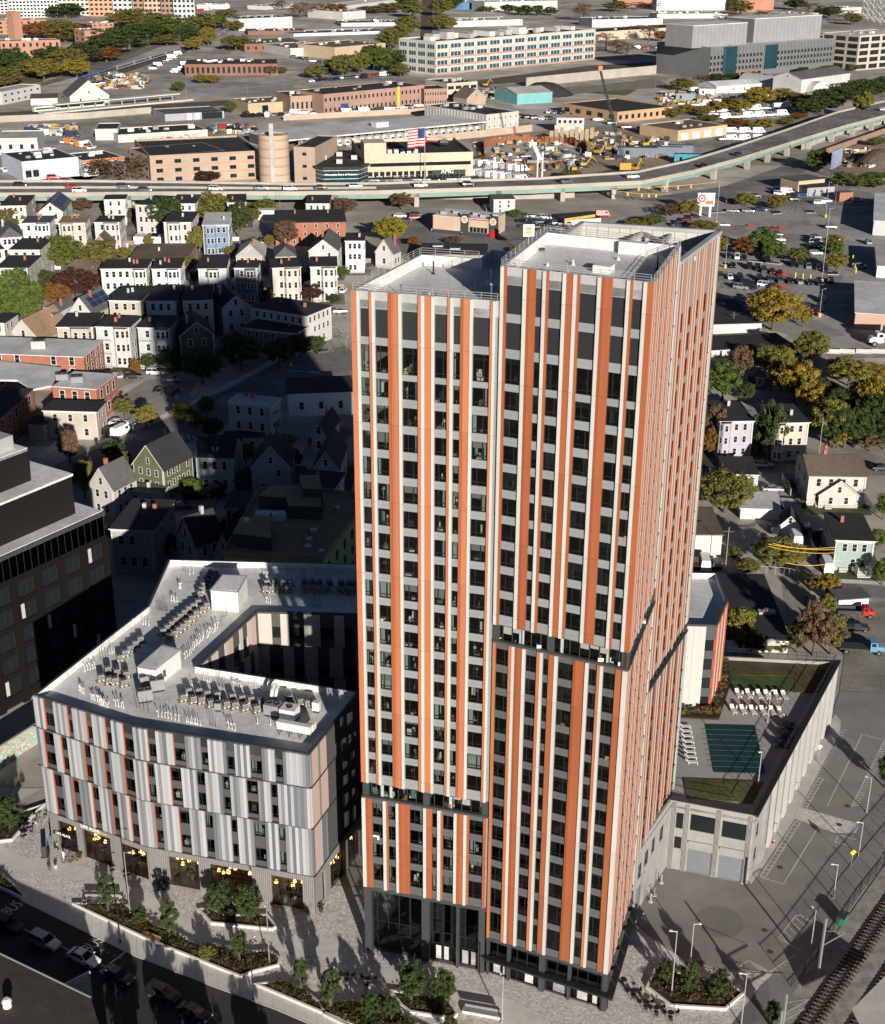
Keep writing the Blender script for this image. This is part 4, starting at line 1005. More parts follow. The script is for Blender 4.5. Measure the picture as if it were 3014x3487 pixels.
def house(f,FL,FR,BR,z,roof,wc,rc,nf,cf,cs,label,bay=None,chim=1,name='house',trim=True,dormer=0,porch=0,zr=None,over=.35,cat='house',solar=False,dmax=30,wsz=None,BL=None):
 a_,b_,c_=f(*FL,z),f(*FR,z),f(*BR,z)
 an=ang(a_,b_);w_=(b_-a_).length;ux,uy=math.cos(an),math.sin(an)
 d_=max(4.0,min(dmax,-(c_.x-b_.x)*uy+(c_.y-b_.y)*ux))
 if BL:
  e_=f(*BL,z);an=ang(a_,e_)-math.pi/2;ux,uy=math.cos(an),math.sin(an);d_=min(dmax,(e_-a_).length)
 t=thing(name,label,cat,(a_.x,a_.y,0),an)
 wm=wallm(wc)if not hasattr(wc,'name')else wc;rm=m_shing[rc]
 MB().use(wm).box(0,w_,0,d_,-.05,z).obj('wall',t)
 if trim:
  tb=MB().use(m_trim)
  for x in (-.03,w_-.15):tb.box(x,x+.18,-.03,.15,0,z)
  tb.box(-.03,.15,d_-.15,d_+.03,0,z);tb.box(w_-.15,w_+.03,d_-.15,d_+.03,0,z)
  tb.box(-.06,w_+.06,-.06,d_+.06,z-.45,z-.05)if roof=='flat' else None
  stuff(tb.obj('corner_trim',t))
 if name=='house':
  yd=2.5;P=[Vector((a_.x+ux*x-uy*y,a_.y+uy*x+ux*y))for x,y in ((-yd,-yd-1.5),(w_+yd,-yd-1.5),(w_+yd,d_+yd+3),(-yd,d_+yd+3))]
  sheet('yard',P,-.055+.0007*(len(YARDS)%20),hq.choice(YMAT));YARDS.append(1)
  fb_=MB().use(hq.choice(FMAT));fb_.box(-yd,-yd+.1,d_*.4,d_+yd,0,1.7);fb_.box(-yd+.1,w_+yd,d_+yd,d_+yd+.1,0,1.7);stuff(fb_.obj('yard_fence',t))
  st_=MB().use(m_shing['pale']);st_.box(w_*.15,w_*.15+1.5,-1.0,0,0,.35).box(w_*.15,w_*.15+1.5,-.5,0,.35,.7);st_.obj('front_steps',t)
  MB().use(m_shing['pale']).box(-.06,w_+.06,-.06,d_+.06,-.05,.6).obj('foundation',t)
  MB().use(m_trim).tube((w_-.3,-.1,.3),(w_-.3,-.1,z-.3),.07,n=5).obj('downpipe',t)
 fh=z/nf;zs=[fh*k+fh*.3 for k in range(nf)]
 ws=wsz or min(1.25,max(.9,fh/3.3))
 if roof=='flat':
  r=MB().use(rm);o=over;r.prism([(-o,-o),(w_+o,-o),(w_+o,d_+o),(-o,d_+o)],z,z+.22)
  ro=r.obj('roof',t)
  if trim:MB().use(m_trim).box(-o-.02,w_+o+.02,-o-.04,-o,z-.02,z+.2).obj('cornice',t)
 else:
  H2=zr or min(w_,d_)*.38;o=over;r=MB().use(rm);e=.16
  if roof=='gf':
   k=o*H2/(w_/2)
   for sgn in (0,1):
    xa,xb=(-o,w_/2)if sgn==0 else (w_+o,w_/2);pts=[(xa,-o,z-k),(xb,-o,z+H2),(xb,d_+o,z+H2),(xa,d_+o,z-k)]
    r.add(pts+[(x,y,q_+e)for x,y,q_ in pts],[(0,1,2,3),(7,6,5,4),(0,4,5,1),(1,5,6,2),(2,6,7,3),(3,7,4,0)])
   ga=MB().use(wm);ga.add([(0,0,z),(w_,0,z),(w_/2,0,z+H2)],[(0,1,2)]);ga.obj('gable',t);MB().use(wm).add([(0,d_,z),(w_,d_,z),(w_/2,d_,z+H2)],[(2,1,0)]).obj('gable',t)
   gt=MB().use(m_trim)
   for xa,xb in ((-o,w_/2),(w_+o,w_/2)):gt.add([(xa,-o-.03,z-k-.12),(xb,-o-.03,z+H2-.1),(xb,-o-.03,z+H2+e),(xa,-o-.03,z-k+e),(xa,-o,z-k-.12),(xb,-o,z+H2-.1),(xb,-o,z+H2+e),(xa,-o,z-k+e)],[(0,1,2,3),(4,7,6,5),(0,3,7,4),(3,2,6,7),(0,4,5,1)])
   gt.obj('rake_trim',t);mobj('window',HWIN,t,(w_/2,0,z+H2*.15),0,(ws*.9,1,ws*.9))
  elif roof=='gs':
   k=o*H2/(d_/2)
   for sgn in (0,1):
    ya,yb=(-o,d_/2)if sgn==0 else (d_+o,d_/2);pts=[(-o,ya,z-k),(w_+o,ya,z-k),(w_+o,yb,z+H2),(-o,yb,z+H2)]
    r.add(pts+[(x,y,q_+e)for x,y,q_ in pts],[(3,2,1,0),(4,5,6,7),(0,1,5,4),(1,2,6,5),(2,3,7,6),(3,0,4,7)])
   ga=MB().use(wm);ga.add([(0,0,z),(0,d_,z),(0,d_/2,z+H2)],[(2,1,0)]);ga.obj('gable',t);MB().use(wm).add([(w_,0,z),(w_,d_,z),(w_,d_/2,z+H2)],[(0,1,2)]).obj('gable',t)
  else:
   m_=min(w_,d_)/2;rx=(m_*.85,w_-m_*.85)if w_>d_ else (w_/2,w_/2);ry=(d_/2,d_/2)if w_>d_ else (m_*.85,d_-m_*.85)
   r.add([(-o,-o,z-.1),(w_+o,-o,z-.1),(w_+o,d_+o,z-.1),(-o,d_+o,z-.1),(rx[0],ry[0],z+H2),(rx[1],ry[1],z+H2)],[(0,1,5,4),(2,3,4,5),(1,2,5),(3,0,4),(3,2,1,0)]if w_>d_ else [(0,1,4),(1,2,5,4),(2,3,5),(3,0,4,5),(3,2,1,0)])
  ro=r.obj('roof',t)
  for k in range(dormer):
   x=w_*(k+1)/(dormer+1);b=MB().use(wm);zz=z+H2*.25;y0=d_*.12
   b.box(x-.8,x+.8,y0,d_*.45,zz,zz+1.3);b.use(rm);b.add([(x-1,y0-.2,zz+1.25),(x+1,y0-.2,zz+1.25),(x,y0-.2,zz+2.1),(x-1,d_*.48,zz+1.25),(x+1,d_*.48,zz+1.25),(x,d_*.48,zz+2.1)],[(0,1,2),(1,4,5,2),(0,2,5,3)]);do=b.obj('dormer',t);mobj('window',HWIN,do,(x,y0,zz+.15),0,.65)
  if solar:
   sp=MB().use(mat('solar_panel_blue',(.02,.035,.09),.2,.1));th=math.atan2(H2,w_/2)
   for i in range(2):
    for j in range(3):x0,y0=.25+i*.3,.15+j*.27;pt=lambda fx,fy:(w_+o-(w_/2)*fx,d_*fy,z+H2*(fx)+e+.1);sp.add([pt(x0,y0),pt(x0,y0+.24),pt(x0+.27,y0+.24),pt(x0+.27,y0)],[(0,1,2,3)])
   stuff(sp.obj('solar_panels',t))
 cam_l=Vector((-(a_.x)*ux-a_.y*uy,a_.x*uy-a_.y*ux))
 add_windows(t,(0,0),(w_,0),zs,cf,ws,.08)
 if cam_l.x>w_:add_windows(t,(w_,0),(w_,d_),zs,cs,ws,.1)
 elif cam_l.x<0:add_windows(t,(0,d_),(0,0),zs,cs,ws,.1)
 if bay:
  x0,x1=bay[0]*w_,bay[1]*w_;bd=1.1;b=MB().use(wm);P=[(x0,.01),(x0+.7,-bd),(x1-.7,-bd),(x1,.01)]
  b.prism(P,.3,z-.1);bo=b.obj('bay',t);MB().use(rm).prism([(x0-.2,.0),(x0+.6,-bd-.25),(x1-.6,-bd-.25),(x1+.2,.0)],z-.1,z+.1).obj('bay_roof',t)
  for A,B,n in ((P[0],P[1],1),(P[1],P[2],2 if x1-x0>3.6 else 1),(P[2],P[3],1)):
   aa=math.atan2(B[1]-A[1],B[0]-A[0]);LL=math.hypot(B[0]-A[0],B[1]-A[1])
   for zz in zs:
    for i in range(n):s=LL*(i+.5)/n;mobj('window',HWIN,bo,(A[0]+math.cos(aa)*s,A[1]+math.sin(aa)*s,zz),aa,(ws*.85,1,ws))
 if porch:
  for k in range(porch):
   b=MB().use(m_trim);zz=fh*k+.3;x0,x1=.05*w_,.45*w_
   b.box(x0,x1,-1.8,-.02,zz-.15,zz);b.box(x0,x1,-1.85,-1.75,zz+.85,zz+.95)
   for i in range(6):x=lerp(x0+.05,x1-.05,i/5);b.box(x-.05,x+.05,-1.84,-1.76,zz,zz+(fh-.15 if i in (0,5)and k<porch-1 else .85))
   b.obj('porch',t)
 for k in range(chim):
  cx,cy=w_*hq.uniform(.2,.8),d_*hq.uniform(.35,.8);zt=z+(.3 if roof=='flat' else (zr or min(w_,d_)*.38));MB().use(m_brick if hq.random()<.6 else m_shing['pale']).box(cx-.35,cx+.35,cy-.35,cy+.35,z-.2,zt+1.3).obj('chimney',ro)
 return t
 # ================================================================ street, plaza and service yard
def paver_mat(name,c1,c2,sc):
 m=mat(name,c1,.85,.12,1.0,coord='World');n=m.node_tree.nodes;l=m.node_tree.links;b=n['Principled BSDF']
 ge=n.new('ShaderNodeNewGeometry');mp=n.new('ShaderNodeMapping');mp.inputs['Rotation'].default_value=(0,0,R(28));l.new(ge.outputs['Position'],mp.inputs[0])
 br=n.new('ShaderNodeTexBrick');br.inputs['Color1'].default_value=(*c1,1);br.inputs['Color2'].default_value=(*c2,1);br.inputs['Mortar'].default_value=(.2,.19,.18,1);br.inputs['Scale'].default_value=sc;br.inputs['Mortar Size'].default_value=.012;br.inputs['Bias'].default_value=.1
 l.new(mp.outputs[0],br.inputs[0]);vn=n.new('ShaderNodeTexVoronoi');vn.inputs['Scale'].default_value=sc*1.2;l.new(mp.outputs[0],vn.inputs[0])
 mx=n.new('ShaderNodeMix');mx.data_type='RGBA';mx.blend_type='MULTIPLY';mx.inputs[0].default_value=.55
 mr=n.new('ShaderNodeMapRange');mr.inputs[3].default_value=.55;mr.inputs[4].default_value=1.25;l.new(vn.outputs['Color'],mr.inputs[0])
 l.new(br.outputs[0],mx.inputs[6]);l.new(mr.outputs[0],mx.inputs[7]);l.new(mx.outputs[2],b.inputs['Base Color']);return m
m_paver=paver_mat('plaza_pavers',(.80,.76,.72),(.46,.43,.415),2.0)
m_yard=mat('yard_concrete',(.22,.208,.195),.85,.22,.25,coord='World')
m_planter=mat('planter_concrete',(.55,.53,.49),.8,.1,.6,coord='World')
sheet('plaza_paving',[r7(-300,250),r7(220,200),r7(1480,560),r8(300,700),r8(1560,1300),r4(270,900),r4(460,1010),r4(620,1120),r4(800,1160),r4(1130,1175),r4(1300,1300),r4(900,1700),r8(1200,1700),r8(0,1400),r7(1450,1180),r7(1000,1010),r7(560,810),r7(120,620),r7(-300,430)],.0,m_paver)
path=[r7(-200,300),r7(0,378),r7(110,440),r7(300,468),r7(430,492),r7(580,548),r7(730,622),r7(850,692),r7(930,762),r7(1000,790),r7(1200,797),r7(1450,816),r7(1580,826),r7(1640,862),r7(1700,922),r8(270,1125),r8(560,1180),r8(760,1235),r8(900,1270),r8(1040,1310),r8(1200,1400),r8(1300,1500),r8(1120,1520),r8(930,1400),r8(700,1300),r8(330,1235),r8(180,1210),r8(110,1150),r7(1540,922),r7(1480,892),r7(1250,877),r7(1050,852),r7(900,832),r7(850,792),r7(800,742),r7(720,682),r7(570,617),r7(450,592),r7(400,547),r7(330,537),r7(200,512),r7(65,502),r7(-200,420)]
sheet('concrete_path',path,.006,m_walk)
sheet('forecourt_path',[r7(-250,120),r7(205,115),r7(60,190),r7(-250,330)],.006,m_concrete)
kerb=[(-300,395),(115,645),(370,770),(640,900),(1000,1040),(1300,1150),(1480,1228),(1700,1320)]
walk_in=[(1700,1215),(1560,1165),(1180,1022),(1130,1005),(700,838),(335,660),(120,560),(-300,320)]
sheet('sidewalk',[r7(x,y)for x,y in kerb+walk_in],.012,m_walk)
# joints of the sidewalk slabs: thin strips in a dark joint colour
jt=MB().use(mat('dark_joint',(.16,.155,.15),.9,0))
kp=[r7(x,y)for x,y in kerb];wp=[r7(x,y)for x,y in walk_in[::-1]]
def along(P,t):
 Ls=[(b-a).length for a,b in zip(P,P[1:])];d=t*sum(Ls)
 for a,b,L in zip(P,P[1:],Ls):
  if d<=L:return a.lerp(b,d/L)
  d-=L
 return P[-1]
for i in range(46):
 a,c=along(kp,i/46),along(wp,i/46);jt.obox(((a.x+c.x)/2,(a.y+c.y)/2),ang(a,c),(c-a).length/2,.012,.012,.015)
stuff(tag(jt.obj('sidewalk_joints'),'dark scored joints across the concrete sidewalk','joint'))
kb=MB().use(m_concrete)
for a,c in zip(kp,kp[1:]):kb.obox(((a.x+c.x)/2,(a.y+c.y)/2-.12),ang(a,c),(c-a).length/2,.1,-.15,.02)
struct(kb.obj('kerb'))
# the street lies a kerb lower than the plaza
far_k=[(1480,1420),(700,1240),(470,1120),(0,890),(-400,700)]
sheet('road',[r7(x,y,-.13)for x,y in kerb]+[r7(1900,1800,-.13),r7(300,1700,-.13),r7(-900,900,-.13),r7(-900,200,-.13)],-.05,mat('road_asphalt',(.04,.039,.038),.9,.3,.3,coord='World',bump=.2))
mk=MB().use(m_paint)
def stripe(b,f,x0,y0,x1,y1,w_=.06,z=-.045):
 a,c=f(x0,y0,z),f(x1,y1,z);b.obox(((a.x+c.x)/2,(a.y+c.y)/2),ang(a,c),(c-a).length/2,w_,z,z+.004)
lane=[(-60,700),(110,775),(160,798),(290,858),(325,875),(470,942),(610,1005),(690,1045),(840,1113),(965,1167),(1000,1182),(1120,1235)]
for a,c in zip(lane[1::2],lane[2::2]):stripe(mk,r7,*a,*c)
stripe(mk,r7,500,950,590,882,.12)
for k in range(4):stripe(mk,r7,470+30*k,880+12*k,485+30*k,872+12*k,.05)
struct(mk.obj('lane_markings'))
for i,(x,y)in enumerate(((58,676),(436,848))):
 p=r7(x,y);a=ang(r7(x,y),r7(x+100,y+45));t=text3('road_marking','BUS',2.6,(p.x,p.y,-.04),(0,0,a+R(90)),m_paint,ext=.002,sx=.62);struct(t)
 # planters
m_shrubs=[leaf_mat('shrub_olive',(.075,.085,.025)),leaf_mat('shrub_dark',(.045,.065,.022)),leaf_mat('shrub_straw',(.13,.10,.04)),leaf_mat('shrub_russet',(.10,.05,.025))]
def planting(pts,n,q,smin=.25,smax=.6):
 """ground cover: many leaf tufts inside a polygon"""
 b=MB();xs=[p[0]for p in pts];ys=[p[1]for p in pts]
 def inside(x,y):
  c=False;j=len(pts)-1
  for i in range(len(pts)):
   if (pts[i][1]>y)!=(pts[j][1]>y)and x<(pts[j][0]-pts[i][0])*(y-pts[i][1])/(pts[j][1]-pts[i][1])+pts[i][0]:c=not c
   j=i
  return c
 k=0
 while k<n:
  x,y=q.uniform(min(xs),max(xs)),q.uniform(min(ys),max(ys))
  if not inside(x,y):k+=.2;continue
  k+=1;s=q.uniform(smin,smax);b.use(q.choice(m_shrubs))
  for i in range(14):
   th=q.uniform(0,6.28);r_=q.uniform(0,.7)*s;h=q.uniform(.2,1)*s;c=Vector((x+math.cos(th)*r_,y+math.sin(th)*r_,.1+h));w_=s*q.uniform(.14,.3)
   e=Vector((q.uniform(-1,1),q.uniform(-1,1),q.uniform(-.3,.6))).normalized()*w_;g_=e.cross(Vector((q.uniform(-1,1),q.uniform(-1,1),1))).normalized()*w_*.6;b.quad(c-e,c+g_,c+e,c-g_)
 return b
pq=random.Random(41)
def planter(f,pts,label,n,h=.42,wall=True):
 P=[f(x,y)for x,y in pts];c=P[0];t=thing('planter',label,'planter',(c.x,c.y,0),0,'raised plaza planters')
 L=[Vector((p.x-c.x,p.y-c.y))for p in P];nn=len(L)
 if sum(L[i].x*L[(i+1)%nn].y-L[(i+1)%nn].x*L[i].y for i in range(nn))<0:L=L[::-1]
 w_=MB().use(m_planter);I=inset(L,.28)
 for i in range(nn):
  j=(i+1)%nn;w_.quad((*L[i],.0),(*L[j],.0),(*L[j],h),(*L[i],h));w_.quad((*L[i],h),(*L[j],h),(*I[j],h),(*I[i],h));w_.quad((*I[i],h),(*I[j],h),(*I[j],.05),(*I[i],.05))
 w_.obj('planter_wall',t)
 MB().use(m_soil).add([(p.x,p.y,h-.15)for p in I],[tuple(range(nn))]).obj('soil',t)
 o=planting([(p.x,p.y)for p in inset(L,.5)],n,pq,.3,.75).obj('ground_cover',t,(0,0,h-.2));stuff(o);return t
PLT=[(r7,[(338,665),(575,655),(740,768),(810,782),(935,862),(1000,852),(1180,887),(1265,882),(1318,920),(1310,955),(1190,985),(1130,1010),(700,838)],'long pale planter with shrubs between street sidewalk and serpentine path',420),(r7,[(925,690),(985,684),(1060,716),(1180,718),(1255,714),(1302,772),(1278,786),(990,757)],'boat shaped planter holding two trees before the block',40),(r7,[(1192,1042),(1330,1022),(1420,1062),(1510,1130),(1640,1140),(1800,1180),(1800,1260),(1640,1230),(1480,1165)],'planter with dense shrubs beside the lower sidewalk end',260),(r8,[(-20,1330),(180,1325),(330,1290),(440,1375),(470,1420),(620,1500),(200,1500),(0,1400)],'shrubby planter cut by the bottom edge of the photo',200),(r8,[(365,1264),(610,1298),(695,1312),(750,1396),(716,1426),(480,1388),(430,1350)],'narrow planter with two trees in front of the tower lobby',40),(r4,[(352,1265),(402,1155),(450,1150),(640,1200),(860,1245),(945,1302),(832,1400),(500,1380)],'pale curved planter with bench edge right of the tower',150),(r7,[(-150,260),(0,200),(110,230),(215,195),(160,245),(90,330),(60,365),(-150,390)],'dark planter with a tree at the left plaza edge',60),(r7,[(-60,505),(10,520),(120,625),(100,640),(-60,560)],'low wedge of planting at the sidewalk by the left edge',50)]
for f,pts,lab,n in PLT:planter(f,pts,lab,int(n*1.7))
# street trees standing just outside the frame: their round shadows fall on the road
for i,(x,y)in enumerate(((555,945),(760,975),(925,1105),(1165,1165))):
 p=r7(x,y)+Vector((SDIR.x,SDIR.y,0)).normalized()*20;tree_at(p,7.6,2.3,'dark','street tree below the photo, %s from left, whose shadow lies on the road'%ORD[i],'round','street trees below the frame')
 # plaza trees
for f,bx,by,ty,w_,col,lab,kind in ((r7,510,695,535,85,'dark','slim young tree at the left end of the long planter','tall'),(r7,798,812,660,80,'dark','slim young tree beside the planter bench','tall'),(r7,1040,722,560,125,'dark','left of two full trees in the boat shaped planter','round'),(r7,1165,745,575,125,'dark','right of two full trees in the boat shaped planter','round'),(r7,660,765,680,65,'dark','small bushy tree in the long planter','round'),(r7,1127,940,795,75,'dark','dense upright tree near the right tip of the long planter','tall'),(r7,1415,1078,925,72,'dark','dense upright tree in the lower sidewalk planter','tall'),(r7,1550,1158,985,85,'dark','loose leafed tree in the lower sidewalk planter','tall'),(r7,975,925,855,70,'olive','short shrub tree amid the long planter','round'),(r8,490,1332,1120,150,'dark','left of two bushy trees before the tower lobby','round'),(r8,655,1352,1165,140,'dark','right of two bushy trees before the tower lobby','round'),(r8,262,1420,1290,100,'dark','round tree at the bottom edge below the tower','round'),(r8,380,1430,1300,95,'dark','thin tree at the bottom edge near the lobby trees','tall'),(r8,45,1368,1160,95,'dark','tall loose tree at the lower left of the lobby','tall'),(r4,472,1258,1105,105,'dark','left of three trees in the curved planter','tall'),(r4,603,1302,1115,105,'dark','middle of three trees in the curved planter','tall'),(r4,786,1332,1175,118,'dark','right of three trees in the curved planter','round'),(r7,48,320,165,110,'dark','round tree in the planter at the left plaza edge','round'),(r8,700,1560,1420,90,'dark','shrub tree rising from the bottom edge of the plaza','round'),(r4,1110,1480,1360,90,'dark','dark shrub tree beside the rail corridor at bottom','round')):
 tree(f,bx,by,ty,w_,col,lab,kind,'plaza trees')
 # lamp posts
for f,bx,by,ty,lab,m_,rz in ((r7,612,712,445,'thin grey lamp post in the long planter',m_mgrey,0),(r7,565,838,660,'black lamp post on the sidewalk by the long planter',m_black,1),(r7,1190,1108,862,'black lamp post on the sidewalk below the planter tip',m_black,1),(r7,1265,948,712,'grey lamp post with banner at the planter tip',m_mgrey,2),(r8,992,1436,1215,'pale lamp post beside the white bench',m_lgrey,2),(r4,505,1315,968,'pale lamp post in the curved planter, left',m_lgrey,3),(r4,608,1230,915,'pale lamp post in the curved planter, rear',m_lgrey,0),(r4,925,1485,1215,'pale lamp post right of the curved planter',m_lgrey,3),(r4,1345,1018,815,'pale lamp post at the service yard fence corner',m_lgrey,2),(r4,1480,722,535,'white double arm lamp post by the fence',m_lgrey,3),(r4,1630,470,280,'white gantry lamp post near the crosswalk',m_lgrey,3),(r4,1680,205,12,'white lamp post at the top of the service lane',m_lgrey,2.6)):
 p=f(bx,by);k=pxm(p)*f.s;dep=math.asin(CAMH/Vector((p.x,p.y,CAMH)).length);lamp_pole('lamp_post',p,0,(by-ty)/(k*math.cos(dep)),lab,m_,.7,rz)
 # benches
def bench(f,pts,lab,back=False):
 P=[f(x,y)for x,y in pts];a,c=P[0],P[1];an=ang(a,c);L=(c-a).length;t=thing('bench',lab,'bench',(a.x,a.y,.01),an)
 MB().use(m_planter).box(0,L,0,.8,0,.4).obj('base',t)
 for i in range(4):MB().use(m_mgrey).box(0,L,.02+.2*i,.17+.2*i,.402,.45).obj('slat',t)
 if back:MB().use(m_mgrey).box(.2,L-.2,.75,.8,.5,.9).obj('backrest',t)
bench(r8,[(770,1385),(990,1425)],'long pale slatted bench in front of the tower',True)
bench(r7,[(388,655),(570,657)],'pale bench at the head of the long planter',True)
t=thing('bench','brown timber bench set into the long planter wall','bench',tuple(r7(675,822)),ang(r7(675,822),r7(735,845)))
for i in range(3):MB().use(m_furn[1]).box(0,2.4,.18*i,.18*i+.15,.42,.47).obj('slat',t)
MB().use(m_furn[1]).box(0,2.4,.55,.6,.5,.85).obj('backrest',t);MB().use(m_dgrey).box(.1,.2,0,.5,0,.42).box(2.2,2.3,0,.5,0,.42).obj('legs',t)
# café tables and chairs
def cafe(p,lab,black=True,n=3):
 m_=m_black if black else m_lgrey;t=thing('cafe_table',lab,'table',(p.x,p.y,.01),pq.uniform(0,3));MB().use(m_).lathe([(.3,0),(.04,.04),(.04,.7),(.42,.71),(.42,.75)],14).obj('table_top',t)
 for i in range(n):
  th=i*6.28/n+.4;c=thing('cafe_chair',lab.replace('table','table chair, %s'%ORD[i]),'chair',(p.x+.9*math.cos(th),p.y+.9*math.sin(th),.01),th,'cafe chairs');MB().use(m_).box(-.22,.22,-.22,.22,.42,.46).obj('seat',c);MB().use(m_).box(.2,.24,-.22,.22,.46,.85).obj('backrest',c)
  for x in (-.19,.19):
   for y in (-.19,.19):MB().use(m_).box(x-.02,x+.02,y-.02,y+.02,0,.42).obj('leg',c)
for f,x,y,lab in ((r7,185,275,'grey cafe table by the left planter'),(r7,118,335,'dark cafe table near the planter wall'),(r7,130,300,'dark cafe table behind the seated group'),(r7,600,520,'dark cafe table at the third shop window'),(r7,535,495,'dark cafe table at the second shop window'),(r4,275,1302,'black round table beside the curved planter'),(r4,350,1370,'black square table below the curved planter'),(r4,415,1405,'black cafe table in the row by the curved planter'),(r4,500,1435,'black cafe table nearest the bottom edge'),(r8,130,1195,'dark cafe table on the path left of the lobby trees'),(r8,250,1215,'dark cafe table before the lobby'),(r7,1590,1010,'dark cafe table on pavers above the planter')):
 cafe(f(x,y),lab,'grey' not in lab)
 # shop awnings, board sign, bins, plant pots
t=thing('sandwich_board','narrow dark signboard standing on the plaza by the cafe','signboard',tuple(r7(208,440)),.4);MB().use(m_dgrey).box(-.35,.35,-.05,.05,0,1.8).obj('board',t);MB().use(m_dgrey).box(-.4,.4,-.25,.25,0,.06).obj('foot',t)
for i,(f,x,y,lab)in enumerate(((r7,375,455,'potted plant beside the cafe bicycles'),(r7,1508,695,'potted shrub in a dark tub at the block corner'))):
 p=f(x,y);t=thing('potted_plant',lab,'plant',(p.x,p.y,0));MB().use(m_brick if i==0 else m_dgrey).lathe([(.22,0),(.32,.6),(.28,.6)],12).obj('pot',t);c=mobj('leaves',CROWNS['bush'][0],t,(0,0,1.0),0,(.5,.5,.6));c.material_slots[0].link='OBJECT';c.material_slots[0].material=LEAF['dark']
aw=thing('cafe_awning','black flat cafe awning lettered over the corner door','awning',tuple(r7(285,400)),ang(bA,bB));MB().use(m_black).box(-.5,3.6,-.6,.9,3.0,3.2).obj('canopy',aw);text3('letters','LIFE ALIVE',.6,(1.4,-.62,3.3),(R(90),0,0),m_sign,aw)
t=thing('litter_bin','pair of black litter bins before the ribbed concrete pier','bin',tuple(r7(762,590)),.3);MB().use(m_black).box(-.7,-.05,-.35,.35,0,1.2).obj('left_bin',t);MB().use(m_black).box(.05,.7,-.35,.35,0,1.2).obj('right_bin',t)
# people
SKIN=mat('skin',(.42,.25,.17),.6,.05)
def person(p,rz,top,legs,lab,pose='stand',s=1.0):
 import bmesh
 J={'stand':[(0,0,.95),(0,0,1.2),(0,0,1.42),(0,0,1.52),(.01,0,1.66),(0,.18,1.40),(.04,.23,1.15),(.12,.22,.92),(0,-.18,1.40),(.02,-.24,1.15),(.06,-.24,.90),(0,.09,.92),(.06,.1,.5),(.12,.1,.06),(.24,.1,.03),(0,-.09,.92),(-.05,-.1,.5),(-.14,-.1,.06),(-.03,-.1,.03)],'sit':[(0,0,.5),(0,0,.75),(.02,0,.97),(.03,0,1.07),(.05,0,1.21),(0,.18,.95),(.1,.22,.72),(.32,.18,.66),(0,-.18,.95),(.1,-.22,.72),(.32,-.18,.66),(.05,.1,.48),(.45,.12,.48),(.47,.12,.06),(.6,.12,.03),(.05,-.1,.48),(.45,-.12,.48),(.47,-.12,.06),(.6,-.12,.03)]}[pose]
 rad=[.15,.15,.13,.06,.105,.075,.05,.04,.075,.05,.04,.1,.07,.05,.045,.1,.07,.05,.045]
 E_=[(0,1),(1,2),(2,3),(3,4),(2,5),(5,6),(6,7),(2,8),(8,9),(9,10),(0,11),(11,12),(12,13),(13,14),(0,15),(15,16),(16,17),(17,18)]
 me=D.meshes.new('body');me.from_pydata(J,E_,[]);o=D.objects.new('person',me);COL.objects.link(o);o.location=(p[0],p[1],.015);o.rotation_euler=(0,0,rz);o.scale=(s,s,s)
 md=o.modifiers.new('skin','SKIN');md.use_smooth_shade=True
 for i,sv in enumerate(me.skin_vertices[0].data):sv.radius=(rad[i],rad[i]);sv.use_root=i==0
 o.modifiers.new('sub','SUBSURF').levels=1
 for m_ in (top,legs,SKIN):me.materials.append(m_)
 dg=bpy.context.evaluated_depsgraph_get();ev=D.meshes.new_from_object(o.evaluated_get(dg));o.modifiers.clear()
 for m_ in (top,legs,SKIN):
  if len(ev.materials)<3:ev.materials.append(m_)
 hz=J[4][2]-.16;lz=J[0][2]+.02
 for pl in ev.polygons:
  c=pl.center;hand=min((c-Vector(J[7])).length,(c-Vector(J[10])).length)<.12
  pl.material_index=2 if (c.z>hz or hand)else (1 if c.z<lz or (pose=='sit' and c.x>.12 and c.z<.6)else 0)
 ev.materials.clear()
 for m_ in (top,legs,SKIN):ev.materials.append(m_)
 o.data=ev;hr=MB().use(mat('hair_dark',(.03,.02,.015),.7,0));h=J[4];hr.lathe([(.03,h[2]+.125),(.1,h[2]+.09),(.118,h[2]+.02),(.1,h[2]-.04)][::-1],10,(h[0]-.015,h[1]));hr.obj('hair',o);return tag(o,lab,'person')
cl={n:mat('cloth_'+n,c,.9,.1,6)for n,c in (('black',(.02,.02,.022)),('white',(.6,.58,.55)),('navy',(.03,.045,.1)),('tan',(.3,.2,.12)),('grey',(.15,.15,.15)),('blue',(.07,.13,.25)))}
for f,x,y,rz,a_,b_,lab,ps in ((r7,258,405,0,'black','navy','person in dark clothes sitting at the cafe table with chairs','sit'),(r7,240,380,1,'blue','black','person in blue top standing behind the cafe tables','stand'),(r7,272,400,2.5,'tan','grey','person in tan top sitting beside the cafe door','sit'),(r7,300,455,1.2,'white','black','person in white top standing by the bicycles','stand'),(r7,232,500,-1,'black','grey','person in black walking across the path with a white dog','stand')):
 person(f(x,y),rz,cl[a_],cl[b_],lab,ps)
p=r7(260,492);dg_=thing('dog','small white dog walked across the concrete path','dog',(p.x,p.y,.01),-.8)
b=MB().use(m_white);ring_loft(b,[(-.3,.3,.42,.06),(-.22,.26,.5,.12),(0,.26,.5,.13),(.2,.24,.54,.14),(.3,.36,.62,.1),(.4,.48,.7,.09),(.5,.5,.64,.05)])
for x in (-.22,.2):
 for y in (-.08,.08):b.tube((x,y,.32),(x+.02,y,0),.045,.03)
b.tube((-.28,0,.45),(-.42,0,.6),.03,.015);b.tube((.34,.07,.66),(.32,.09,.76),.03,.01);b.tube((.34,-.07,.66),(.32,-.09,.76),.03,.01);b.obj('body',dg_)
